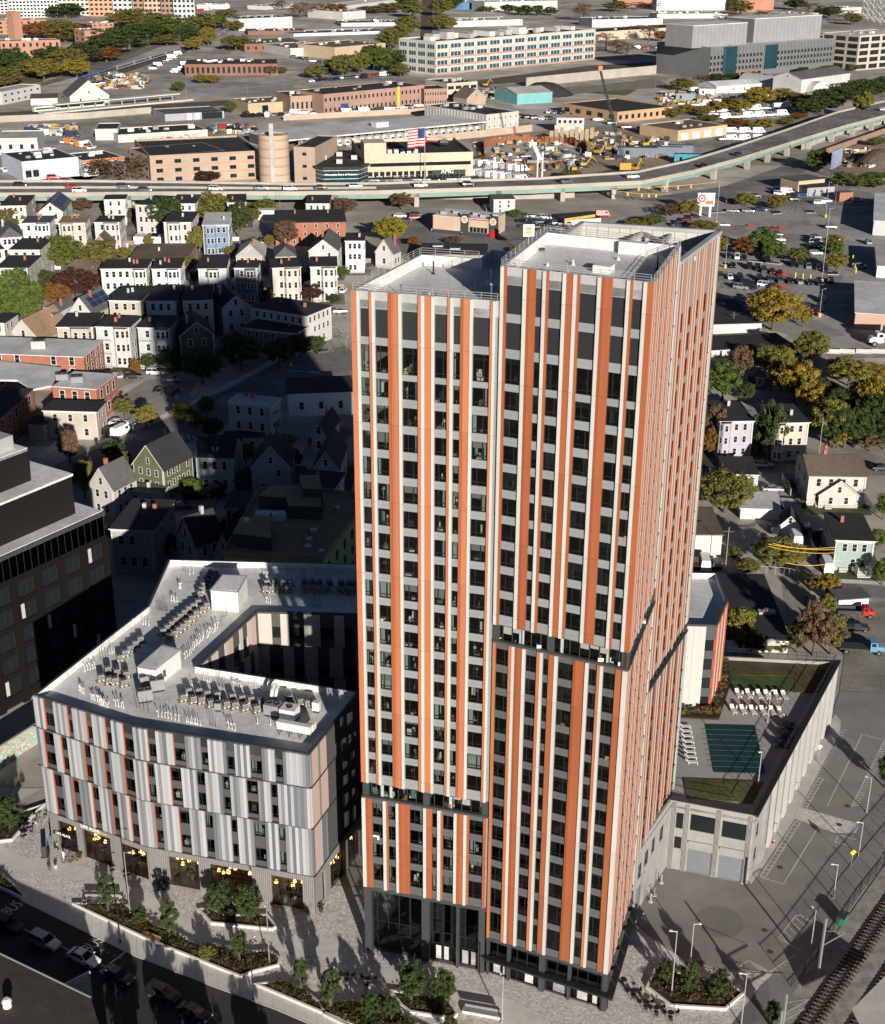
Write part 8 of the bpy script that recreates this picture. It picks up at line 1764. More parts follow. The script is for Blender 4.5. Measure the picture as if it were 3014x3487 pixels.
a,c=f2(-60,858,6),f2(1172,742,6);an=ang(a,c);L=(c-a).length;t=thing('depot_canopy','long pale depot roof over the parked delivery trucks','building',(a.x,a.y,0),an);MB().use(m_shing['white']).box(0,L,0,42,5.4,6.2).obj('roof',t);MB().use(m_wallk).box(0,L,16,42,0,5.4).obj('rear_wall',t)
for i in range(12):MB().use(m_lgrey).box(L*i/12,L*i/12+.5,1,1.5,0,5.4).obj('column',t)
MB().use(m_white).box(L*.5,L*.56,14,20,6.2,9).obj('rooftop_unit',t)
for i in range(24):
 s=i/24;p=a.lerp(c,.1+.88*s);p.z=0;q_=thing('delivery_truck','white delivery truck under the depot roof, %s from the left'%ORD[i],'truck',(p.x+.3,p.y-1.0,0),an-1.5,'depot trucks')
 MB().use(m_white).box(-6,1.2,-1.3,1.3,.8,4.0).obj('cargo_box',q_);b=MB().use(PAINT['white']);b.box(1.25,2.6,-1.2,1.2,.6,3.0);b.obj('cab',q_);MB().use(m_glassd).box(2.61,2.66,-1.05,1.05,1.8,2.8).obj('windscreen',q_)
 for wx in (-4.5,1.8):
  for sd in (-1,1):MB().use(m_tyre).tube((wx,sd*.9,.5),(wx,sd*1.3,.5),.5,n=10).obj('wheel',q_)
run('depot_wall',[f2(830,868),f2(1150,835),f2(1450,800)],mat('depot_wall_tan',(.40,.31,.24),.9,.15),0,4.0,.4,'tan boundary wall right of the depot','wall');run('depot_rear_wall',[f2(-60,735),f2(600,700),f2(820,690)],MATS['depot_wall_tan'],0,3.5,.4,'tan wall behind the depot roof','wall')
t,w_,d_,z=fb(f2,(1176,704),(1373,682),60,800,(.44,.42,.38),'black',2,6,'pale concrete ribbed building at the depot end',left=(2,0),wf=(.14,.22),units=3)
for i in range(20):MB().use(m_shing['pale']).box(-.25,0,d_*i/20,d_*i/20+1,0,z).obj('rib',t)
# car dealership
td_,wd,dd,zd_=fb(f2,(432,962),(1094,945),50,1112,(.50,.40,.30),'black',0,0,'beige car dealership with helicopter on its roof',units=0,name='dealership',par=1.6);MB().use(m_glassd).box(wd*.05,wd*.98,-.1,0,zd_*.62,zd_*.76).obj('window_band',td_)
for i in range(16):mobj('window',FW,td_,(wd*(.05+.055*i),-.02,.8),0,(2.2,1,4.2))
MB().use(m_black).box(wd*.62,wd*.93,-.6,0,0,zd_*.42).obj('dark_shopfront',td_);text3('sign_letters','AMG',3.0,(wd*.76,-.7,zd_*.36),(R(90),0,0),m_sign,td_)
for i in range(6):MB().use(m_glassd).box(wd*(.63+.05*i),wd*(.67+.05*i),-.65,-.6,.3,zd_*.26).obj('window',td_)
MB().use(mat('facade_pent',(.50,.40,.30),.85,.1)).box(0,wd*.2,.3,14,zd_,zd_+7).obj('penthouse',td_)
for i in range(5):MB().use(m_lgrey).box(wd*(.24+.06*i),wd*(.28+.06*i),10,14,zd_+.1,zd_+2).obj('rooftop_unit',td_)
b=MB().use(mat('showroom_glass',(.01,.04,.05),.1,.2,.5,spec=.6));zs2=zfrom(f2,285,1015,1130);P=[f2(x,y,zs2)for x,y in ((112,1008),(180,1022),(395,1018),(460,995),(440,940),(290,935),(130,945))];o=P[1]
t=thing('glass_showroom','teal glass showroom with faceted walls and black roof','building',(o.x,o.y,0));L_=[(p.x-o.x,p.y-o.y)for p in P];b.prism(L_,0,zs2-1).obj('glazing',t);MB().use(m_roofblk).prism([(sum(q_[0]for q_ in L_)/7+(x-sum(q_[0]for q_ in L_)/7)*1.05,sum(q_[1]for q_ in L_)/7+(y-sum(q_[1]for q_ in L_)/7)*1.05)for x,y in L_],zs2-1,zs2+.3).obj('roof',t)
for k in range(4):
 b=MB().use(m_lgrey)
 for a,c in zip(L_[:3],L_[1:4]):b.obox(((a[0]+c[0])/2,(a[1]+c[1])/2),ang(a,c),math.hypot(c[0]-a[0],c[1]-a[1])/2,.15,zs2*(.15+.22*k),zs2*(.15+.22*k)+.3)
 b.obj('mullion',t)
an=ang(P[1],P[2]);Lf2=(P[2]-P[1]).length;text3('sign_letters','Mercedes-Benz of Boston',Lf2/11.5,(Lf2/2*math.cos(an)+.4*math.sin(an),Lf2/2*math.sin(an)-.45,zs2*.62),(R(90),0,an),m_sign,t)
for i in range(5):x,y=((185,975),(280,955),(370,975),(280,1000),(205,930))[i];p=f2(x,y,zs2);MB().use(m_lgrey).box(p.x-o.x-1.5,p.x-o.x+1.5,p.y-o.y-1.2,p.y-o.y+1.2,zs2+.3,zs2+2.4).obj('rooftop_unit',t)
# helicopter on the dealership roof
p=f2(920,900,zd_);he=thing('helicopter','red and black helicopter parked on the dealership roof','helicopter',(p.x,p.y,zd_),.15);he.scale=(1.5,)*3
b=MB().use(PAINT['black']);ring_loft(b,[(-2.6,1.5,2.3,.4),(-1.6,1.0,2.6,.9),(0,.8,2.8,1.0),(1.2,.8,2.5,.9),(2.0,.9,1.8,.6),(2.3,1.1,1.5,.25)]);b.obj('cabin',he);MB().use(PAINT['red']).tube((-2.2,0,2.1),(-6.5,0,2.5),.4,.15,8).obj('tail_boom',he);MB().use(PAINT['red']).box(-7,-6.2,-.06,.06,1.9,3.6).obj('tail_fin',he);MB().use(m_glassd).box(.6,1.9,-.75,.75,1.7,2.3).obj('canopy_glass',he)
for s in (0,1.57):MB().use(m_black).obox((0,0),s+.4,4.6,.1,3.2,3.26).obj('rotor_blade',he)
MB().use(m_black).tube((0,0,2.7),(0,0,3.3),.12).obj('mast',he)
for s in (-1,1):MB().use(m_black).tube((-1.6,s*.9,.08),(1.8,s*.9,.08),.07).tube((-.8,s*.9,.08),(-.8,s*.5,1.0),.05).tube((.9,s*.9,.08),(.9,s*.5,1.0),.05).obj('skid',he)
# flag
p=f2(800,1120);t=thing('flag_pole','tall flagpole with large striped flag at the dealership','flag',(p.x,p.y,0));zf=ZH(1000+795/1.791,775/1.791,p);MB().use(m_lgrey).tube((0,0,0),(0,0,zf),.25,.12).obj('pole',t)
def wav(x):return math.sin(x*1.1)*.5
fw,fh_=8.5,9.0
for i in range(13):
 b=MB().use(m_dred if i%2==0 else m_white);z1=zf-.3-fh_*i/13
 for k in range(10):x0,x1=-fw*k/10,-fw*(k+1)/10;d0,d1=.12*x0,.12*x1;b.quad((x1,wav(x1),z1+d1-fh_/13),(x0,wav(x0),z1+d0-fh_/13),(x0,wav(x0),z1+d0),(x1,wav(x1),z1+d1))
 b.obj('stripe',t)
b=MB().use(mat('flag_blue',(.03,.04,.14),.8,.1))
for k in range(4):x0,x1=-fw*k/10,-fw*(k+1)/10;b.quad((x1,wav(x1)-.06,zf-.3+.12*x1-fh_*.54),(x0,wav(x0)-.06,zf-.3+.12*x0-fh_*.54),(x0,wav(x0)-.06,zf-.3+.12*x0),(x1,wav(x1)-.06,zf-.3+.12*x1))
b.obj('canton',t)
# excavation with sheet piles
cpx=[(1160,905),(1250,880),(1440,865),(1650,870),(1780,905),(1791,950),(1700,985),(1450,1000),(1250,985),(1165,950)]
sheet('excavation_dirt',[f2(1080,840),f2(1500,800),f2(1850,780),f3(300,800),f3(520,900),f3(640,980),f3(250,1050),f3(0,1070),f2(1500,1080),f2(1250,1020),f2(1100,960)],-.005,mat('bare_dirt',(.30,.23,.165),.95,.35,.12,coord='World',bump=.4))
sheet('excavation_slab',[f2(x,y)for x,y in cpx],.03,mat('slab_grey',(.40,.39,.37),.9,.25,.12,coord='World'))
m_pile=mat('rusty_sheet_pile',(.24,.10,.05),.85,.35,.6)
t=thing('sheet_pile_wall','ring of rusty sheet piles round the excavation','sheet piles',tuple(f2(1160,905)))
o=f2(1160,905)
for i in range(len(cpx)):
 a,c=f2(*cpx[i]),f2(*cpx[(i+1)%len(cpx)]);n=max(2,int((c-a).length/2.6));hh=(4.5,4.5,3.5,4.5,4,1.2,1.2,1.2,1.5,4)[i]
 for k in range(n):p=a.lerp(c,(k+.5)/n);MB().use(m_pile).obox((p.x-o.x,p.y-o.y+(.5 if k%2 else 0)),ang(a,c),1.25,.25,0,hh*fq.uniform(.75,1.1)).obj('pile',t)
t=thing('sheet_pile_wall','tall tan sheet pile panel behind the excavation','sheet piles',tuple(f2(1560,860)))
for k in range(9):MB().use(MATS['bare_dirt']).box(k*3,k*3+2.4,(k%2)*.7,(k%2)*.7+.6,0,6+(k%3)).obj('pile',t)
def excavator(f,x,y,rz,s,lab,col='yellow'):
 p=f(x,y);t=thing('excavator',lab,'excavator',(p.x,p.y,0),rz);s*=.62;t.scale=(s,s,s)
 for sd in (-1,1):MB().use(m_tyre).prism([(-2,sd*1.3-.35),(2,sd*1.3-.35),(2,sd*1.3+.35),(-2,sd*1.3+.35)],0,.9).obj('track',t)
 MB().use(PAINT[col]).box(-2,1.2,-1.3,1.3,1.1,2.3).obj('body',t);MB().use(m_glassd).box(.2,1.3,.2,1.2,2.3,3.3).obj('cab',t)
 b=MB().use(PAINT[col]);b.tube((1.0,-.3,1.8),(3.8,-.3,5.0),.35,.28,6);b.tube((3.8,-.3,5.0),(6.0,-.3,2.8),.28,.2,6);b.obj('boom',t);MB().use(m_dgrey).box(5.6,6.6,-.9,.3,1.6,2.7).obj('bucket',t)
for i,(f,x,y,rz,s,lab)in enumerate(((f3,350,885,.4,2.0,'yellow excavator with raised arm by the site fence'),(f3,60,930,2.5,1.9,'dark yellow excavator left of the lattice crane'),(f3,290,1030,.9,1.8,'yellow excavator above the highway barrier'),(f3,265,880,3.0,1.6,'yellow loader behind the site containers'),(f2,1770,1020,.2,1.8,'orange yellow boom machine at the excavation rim'),(f2,1700,830,.1,1.7,'yellow excavator beside the site office stack'),(f2,1170,530,.6,1.8,'yellow excavator on the rubble heap'),(f2,1250,580,2.8,1.2,'small yellow loader by the teal shed'),(f1,890,510,1.0,1.5,'yellow excavator in the rail depot'))):excavator(f,x,y,rz,s,lab)
# lattice crane and mobile crane
p=f3(225,1035);zc_=ZH(2000+55/1.766,425/1.766,p+Vector((0,0,0)));t=thing('lattice_crane','tall black lattice boom crane at the excavation','crane',(p.x,p.y,0));top=Vector((-(165/1.766)/pxm(p),4,zc_));b=MB().use(m_dgrey)
base=Vector((0,0,3));offs=[Vector((.9,0,0)),Vector((-.9,0,0)),Vector((0,.9,.9)),Vector((0,-.9,-.9))]
for q_ in offs:b.tube(base+q_*1.3,top+q_*.5,.16,n=4)
for k in range(26):
 s0,s1=k/26,(k+1)/26;A=base.lerp(top,s0);B=base.lerp(top,s1);f0,f1_=1.3-.8*s0,1.3-.8*s1;b.tube(A+offs[k%2]*f0,B+offs[(k+1)%2]*f1_,.09,n=3);b.tube(A+offs[2+k%2]*f0,B+offs[2+(k+1)%2]*f1_,.09,n=3)
b.obj('boom',t);MB().use(PAINT['orange']).box(top.x-1,top.x+1,top.y-1,top.y+1,zc_,zc_+2.2).obj('boom_tip',t);MB().use(PAINT['yellow']).box(-3,3,-2.2,2.2,1.5,5).obj('housing',t);MB().use(m_tyre).box(-4,4,-3,-1.6,0,1.5).obj('track',t);MB().use(m_tyre).box(-4,4,1.6,3,0,1.5).obj('track',t);MB().use(m_dgrey).tube((-1.5,0,5),(top.x,top.y,zc_),.06,n=3).obj('pendant_line',t)
p=f2(1480,1010);t=thing('mobile_crane','white telescopic crane standing in the excavation','crane',(p.x,p.y,0),.0);zt2=ZH(1000+1455/1.791,855/1.791,p);MB().use(m_white).tube((2,0,3),(-3.0,1,zt2),1.3,.8,8).obj('boom',t);MB().use(m_mgrey).box(-5,6,-1.6,1.6,.8,3).obj('carrier',t)
for wx in (-4,-1.5,2.5,5):MB().use(m_tyre).tube((wx,-1.8,.9),(wx,1.8,.9),.9,n=10).obj('axle_wheels',t)
p=f2(1490,1100);t=thing('dealer_pylon','white twin legged pylon with black emblem panel','sign',(p.x,p.y,0));zp=ZH(1000+1510/1.791,875/1.791,p);kk=pxm(p)*1.791;MB().use(m_white).box(-8/kk,-1/kk,-.3,.3,0,zp-45/kk).obj('leg',t);MB().use(m_white).box(20/kk,28/kk,-.3,.3,0,zp-20/kk).obj('leg',t);MB().use(m_black).box(8/kk,34/kk,-.5,.5,zp-46/kk,zp).obj('panel',t)
cxp,czp,rr_=21/kk,zp-23/kk,8/kk;b=disc(MB().use(m_sign),(cxp,czp),rr_*.86,rr_,-.52,20)
for th in (90,210,330):b.add([(cxp+.1*rr_*math.cos(R(th+90)),-.53,czp+.1*rr_*math.sin(R(th+90))),(cxp+rr_*math.cos(R(th)),-.53,czp+rr_*math.sin(R(th))),(cxp-.1*rr_*math.cos(R(th+90)),-.53,czp-.1*rr_*math.sin(R(th+90)))],[(0,1,2)])
b.obj('emblem',t)
# vans and cars near the dealership
for i in range(14):x,y=1120+(i%7)*45,1010+(i//7)*62+(i%7)*6;car('van','white' if i%4 else 'silver',f2(x,y),R(25),'%s van parked by the dealership, %s in %s row'%('white' if i%4 else 'silver',ORD[i%7],('rear','front')[i//7]),'vans by the dealership',1.5)
for i in range(13):c=cq.choice(('black','black','grey','silver'));car('suv',c,f2(490+52*i,1112-i*.8),R(cq.uniform(-10,25)),'%s car along the dealership front, %s from left'%(c,ORD[i]),'cars along the dealership',1.45)
# right hand distance
m_lab=mat('lab_grey_panel',(.14,.145,.147),.5,.1,.3)
tl_,wl_,dl_,zl_=fb(f3,(742,292),(1636,225),60,478,m_lab,'white',0,0,'grey laboratory building with glass corner at upper right',units=0,name='laboratory',par=1.0)
for k in range(4):
 for i in range(44):
  if 15<=i<=18:continue
  MB().use(m_glassd).box(wl_*i/44+.3,wl_*i/44+wl_/44*.62,-.1,-.01,zl_*(.24+.2*k),zl_*(.24+.2*k)+2.6).obj('window',tl_)if k<3 else None
for i in range(44):MB().use(MATS['lab_grey_panel']).box(wl_*i/44-.12,wl_*i/44+.12,-.45,0,zl_*.18,zl_).obj('fin',tl_)
MB().use(MATS['showroom_glass']).box(wl_*.35,wl_*.43,-.8,0,zl_*.18,zl_-.5).obj('glass_bay',tl_);MB().use(mat('terracotta_base',(.36,.15,.09),.85,.15)).box(0,wl_*.34,-.15,0,0,zl_*.16).obj('brick_base',tl_)
for i in range(9):MB().use(m_glassd).box(wl_*.02+i*wl_*.036,wl_*.045+i*wl_*.036,-.25,-.15,0,zl_*.14).obj('window',tl_)
tg2,w3,d3,z3_=fb(f3,(488,262),(738,292),30,440,MATS['showroom_glass'],'white',0,0,'dark glass end of the laboratory building',units=0,name='laboratory',par=.6)
for k in range(5):MB().use(m_dgrey).box(0,w3,-.2,0,z3_*k/5,z3_*k/5+.5).obj('floor_band',tg2)
for i in range(14):MB().use(m_dgrey).box(w3*i/14,w3*i/14+.2,-.2,0,0,z3_).obj('mullion',tg2)
m_pent=strip_mat('lab_penthouse',(.24,.24,.243),(.15,.15,.15),5,0,.6,.08)
for x0,x1,y0,h in ((-.06,.28,10,17),(.36,.82,16,19)):MB().use(m_pent).box(wl_*x0,wl_*x1,y0,y0+30,zl_,zl_+h).obj('penthouse',tl_);MB().use(m_shing['white']).box(wl_*x0-.2,wl_*x1+.2,y0-.2,y0+30.2,zl_+h,zl_+h+.6).obj('penthouse_roof',tl_)
fb(f3,(1640,218),(1960,196),40,425,(.42,.37,.31),'white',5,5,'tan grid framed building at the right edge',left=(5,3),wf=(.78,.66),units=3)
t,w_,d_,z=fb(f3,(182,678),(512,645),55,738,(.40,.26,.15),'black',1,9,'low orange brick hall with wide black roof',left=(1,5),wf=(.45,.45),units=0)
t,w_,d_,z=fb(f3,(546,790),(842,755),32,848,(.46,.33,.20),'brown',0,0,'small tan repair garage with white doors',units=1);doors(t,w_,4,4.2,.02,.95)
house(f3,(1120,462),(1290,478),(1605,440),11,'gf',(.46,.46,.45),'grey',1,0,0,'pale metal shed with grey gabled roof',chim=0,trim=False,cat='shed',name='shed',zr=4,dmax=90)
a,c=f3(1345,570),f3(1475,562);w_=(c-a).length;t=thing('quonset_hut','ribbed round roofed metal hut at right','hut',(a.x,a.y,0),ang(a,c)+.1);b=MB().use(mat('corrugated_pale',(.48,.50,.50),.5,.12,.4))
for i in range(14):
 a0,a1=math.pi*i/14,math.pi*(i+1)/14;r_=w_/2;b.quad((r_+r_*math.cos(a0),0,r_*.85*math.sin(a0)),(r_+r_*math.cos(a1),0,r_*.85*math.sin(a1)),(r_+r_*math.cos(a1),80,r_*.85*math.sin(a1)),(r_+r_*math.cos(a0),80,r_*.85*math.sin(a0)))
b.add([(r_+r_*math.cos(math.pi*i/14),0,r_*.85*math.sin(math.pi*i/14))for i in range(15)],[tuple(range(15))]);b.obj('shell',t)
for i in range(6):MB().use(m_glassd).box(r_-1.5,r_+1.5,10+12*i,14+12*i,r_*.85,r_*.85+.2).obj('skylight',t)
house(f3,(778,520),(1050,502),(1048,478),5.5,'gs',(.60,.60,.58),'white',1,4,0,'white metal shed with pale roof beside the laboratory',chim=0,trim=False,cat='shed',name='shed',zr=2.5)
for i,(f,FL,FR,dep,zb_,wc,rc,lab)in enumerate(((f3,(30,120),(455,112),40,165,whw,'blue','white walled warehouse with dark roof beyond the laboratory'),(f3,(420,85),(850,82),30,112,whw,'black','long white warehouse with black roof at the top'),(f3,(50,195),(795,150),40,245,(.44,.37,.28),'black','long tan warehouse behind the laboratory'),(f3,(420,-10),(910,-10),30,62,(.50,.56,.55),'white','pale green hall at the top edge'),(f3,(908,-10),(1125,-12),30,72,(.36,.17,.11),'brown','red brick hall at the top edge'),(f3,(180,-10),(420,-10),30,42,(.34,.17,.11),'brown','brick row at the top edge left of the green hall'),(f3,(1190,95),(1392,80),40,130,(.50,.44,.34),'black','cream warehouse above the laboratory roof'),(f3,(1520,50),(1650,45),30,85,whw,'white','small white building near the pylons'),(f2,(-20,298),(250,285),60,345,whw,'brown','white walled warehouse with wide tan roof'),(f2,(250,292),(560,265),50,360,(.42,.32,.22),'brown','brown brick warehouse beside the trees'),(f2,(0,208),(575,190),40,216,(.5,.5,.5),'blue','warehouse with blue grey roof in the far rows'),(f2,(290,142),(660,138),45,162,whw,'blue','warehouse with glazed sawtooth roof strips'),(f2,(85,60),(300,75),40,105,whw,'blue','white far factory with long eaves'),(f2,(300,40),(645,-5),40,60,whw,'white','white far hall at the top edge'),(f2,(975,132),(1397,120),50,165,(.52,.52,.52),'pale','grey metal hall behind the long office'),(f2,(1030,20),(1165,8),30,60,(.10,.24,.40),'pale','blue walled store at the top edge'),(f2,(1165,15),(1610,5),40,70,whw,'pale','white far store with service yard'),(f1,(1615,40),(1791,25),30,60,whw,'blue','white far shed left of the factory'),(f1,(1200,30),(1400,30),20,55,whw,'grey','white cottage like depot among parked trucks'))):
 fb(f,FL,FR,dep,zb_,wc,rc,0,0,lab,units=4)
house(f2,(1225,545),(1365,575),(1420,530),7,'gf',(.16,.38,.38),'pale',1,0,0,'weathered teal shed with pale gabled roof',chim=0,trim=False,cat='shed',name='shed',zr=3,dmax=40)
house(f2,(1058,600),(1170,590),(1165,570),5,'gf',(.36,.28,.2),'brown',1,0,0,'small brown gabled office by the factory',chim=0,cat='shed',name='shed')
for i,(x,y,w2,c)in enumerate(((300,945,22,(.14,.17,.2)),(440,940,24,(.14,.17,.2)),(560,930,14,(.14,.17,.2)),(600,985,14,(.03,.25,.32)),(590,605,14,(.2,.26,.28)),(720,575,12,(.5,.5,.5)))):
 p=f3(x,y);t=thing('site_container','%s site container, %s from left in the construction area'%(('dark grey','charcoal','slate','bright teal','green grey','pale')[i],ORD[i]),'container',(p.x,p.y,0),R(-5));MB().use(mat('container_%d'%i,c,.6,.15,.4)).box(-w2/2,w2/2,0,4,0,5).obj('body',t);MB().use(m_shing['blue']).box(-w2/2,w2/2,0,4,5,5.15).obj('roof',t);MB().use(m_glassd).box(-w2*.3,-w2*.2,-.08,0,1.5,3.5).obj('door',t)
t=thing('site_office','stacked cream site office cabins above the excavation','cabin',tuple(f2(1680,810)),-.05);MB().use(m_cream).box(-9,9,0,5,0,4.6).obj('lower_cabin',t);MB().use(m_cream).box(-8,9,0,5,4.7,9).obj('upper_cabin',t)
for i in range(5):mobj('window',FW,t,(-6+3.2*i,-.02,5.8),0,(1.6,1,1.8))
for i in range(26):x,y=655+(i%9)*68+(i//9)*20,640+(i//9)*42-(i%9)*4;car('van' if i%3 else 'pickup','white',f3(x,y),R(20),'white %s in the contractor lot, %s in %s row'%('van' if i%3 else 'pickup',ORD[i%9],('rear','middle','front')[i//9]),'vans in the contractor lot',1.7)
for i in range(12):x,y=830+(i%6)*40,800+(i//6)*45;car('van' if i%2 else 'pickup',('white','silver','white')[i%3],f3(x,y),R(10),'%s vehicle behind the tan repair garage, %s in %s line'%(('white','silver','white')[i%3],ORD[i%6],('upper','lower')[i//6]),'vehicles by the repair garage',1.5)
nn=0
for f,x0,y0,x1,y1,n,rz,where in ((f1,930,425,1090,335,9,10,'beside the passenger train'),(f1,1060,440,1150,390,5,20,'at the low brick office corner'),(f1,400,870,560,905,9,70,'in front of the self storage'),(f1,200,815,450,835,8,5,'in the depot yard'),(f1,600,520,740,480,9,15,'in the rail depot'),(f1,1500,715,1760,705,7,80,'at the yellow brown garage'),(f1,-20,1040,420,1110,6,10,'at the blue grey repair shop'),(f2,20,700,800,680,16,5,'along the brick factory'),(f2,380,690,900,640,12,8,'in the factory car park'),(f2,110,500,650,455,18,60,'in the tree lined car park'),(f2,1390,715,1560,735,5,10,'behind the ribbed building'),(f2,1560,690,1790,700,7,60,'at the low orange hall'),(f2,1260,600,1420,605,4,5,'by the teal shed'),(f3,300,290,500,300,9,0,'behind the long office'),(f3,60,730,320,790,4,5,'at the orange hall road'),(f3,640,555,830,560,9,25,'in the bucket truck yard'),(f1,1190,75,1280,60,5,0,'at the far white depot'),(f2,0,350,160,385,5,0,'at the tan roofed warehouse'),(f1,940,870,1240,855,7,85,'before the storage hall wall'),(f1,1270,800,1550,800,7,80,'in the walled lot behind the garage'),(f3,880,600,1240,570,8,20,'beside the white metal shed')):
 for i in range(n):
  c=cq.choice(('white','white','black','grey','silver','black','red','dark blue')if 'storage' not in where else ('white','white','orange'));kd=cq.choice(('sedan','suv','suv','van'));s=i/max(1,n-1)
  car(kd,c,f(lerp(x0,x1,s)+cq.uniform(-5,5),lerp(y0,y1,s)+cq.uniform(-4,4)),R(rz+cq.uniform(-8,8)),'%s %s %s, %s along the line'%(c,'van' if kd=='van' else 'car',where,ORD[i]),'vehicles in the distance',1.55)
  # distant railway strip and roads
sheet('far_railway',[f2(770,240),f2(785,-40),f2(850,-40),f2(845,240)],.0,MATS['trackbed_brown']);sheet('office_railway',[f2(1120,490),f2(1800,400),f3(430,370),f3(400,410),f2(1850,470),f2(1120,520)],.0,MATS['trackbed_brown']);run('railway_wall',[f2(1420,530),f2(1800,490),f3(410,445)],m_hcon,0,7,.5,'pale retaining wall below the office railway','wall');sheet('coal_heap_yard',[f2(1440,600),f2(1850,560),f3(520,520),f3(400,470),f2(1850,520),f2(1440,545)],-.01,m_gravel)
sheet('factory_yard',[f2(-60,720),f2(1100,640),f2(1300,600),f2(1200,560),f2(940,620),f2(-60,690)],-.01,m_lotasph);sheet('van_lot',[f3(600,560),f3(1250,560),f3(1300,740),f3(560,740)],-.012,m_lotasph);sheet('tree_car_park',[f2(60,460),f2(700,430),f2(700,480),f2(60,520)],-.01,m_lotasph)
b=MB().use(m_lgrey)
for i,(f,x,y,ty)in enumerate(((f2,805,1110,960),(f2,1010,1115,1020),(f2,910,1110,1040),(f2,1360,670,570),(f2,210,500,420),(f2,490,490,400),(f3,270,370,285),(f3,405,580,470),(f3,515,545,440),(f3,545,1010,895),(f3,850,925,820),(f3,1110,850,745),(f3,580,900,790),(f3,790,1190,1110),(f3,1490,1236,1100),(f3,140,730,650),(f3,290,770,690),(f1,1105,370,240),(f1,1225,320,230),(f1,1735,560,450),(f1,1510,590,520),(f1,1140,620,500),(f1,550,520,410),(f1,690,1110,1040),(f1,795,1115,1060),(f1,425,1110,1040),(f1,10,640,510),(f2,360,700,590),(f2,700,650,560))):
 p=f(x,y);k=pxm(p)*f.s;t=lamp_pole('light_pole',p,0,(y-ty)/k,'thin distant light pole, %s'%('number in line: '+(ORD[i]if i<28 else 'last')),m_mgrey,1.5,i,'pole',False);t['label']='thin grey pole %s, %s'%({f1:'in the upper left industry',f2:'in the upper middle industry',f3:'around the site and ramp'}[f],ORD[i]+' in sequence' if i<28 else 'last in sequence')
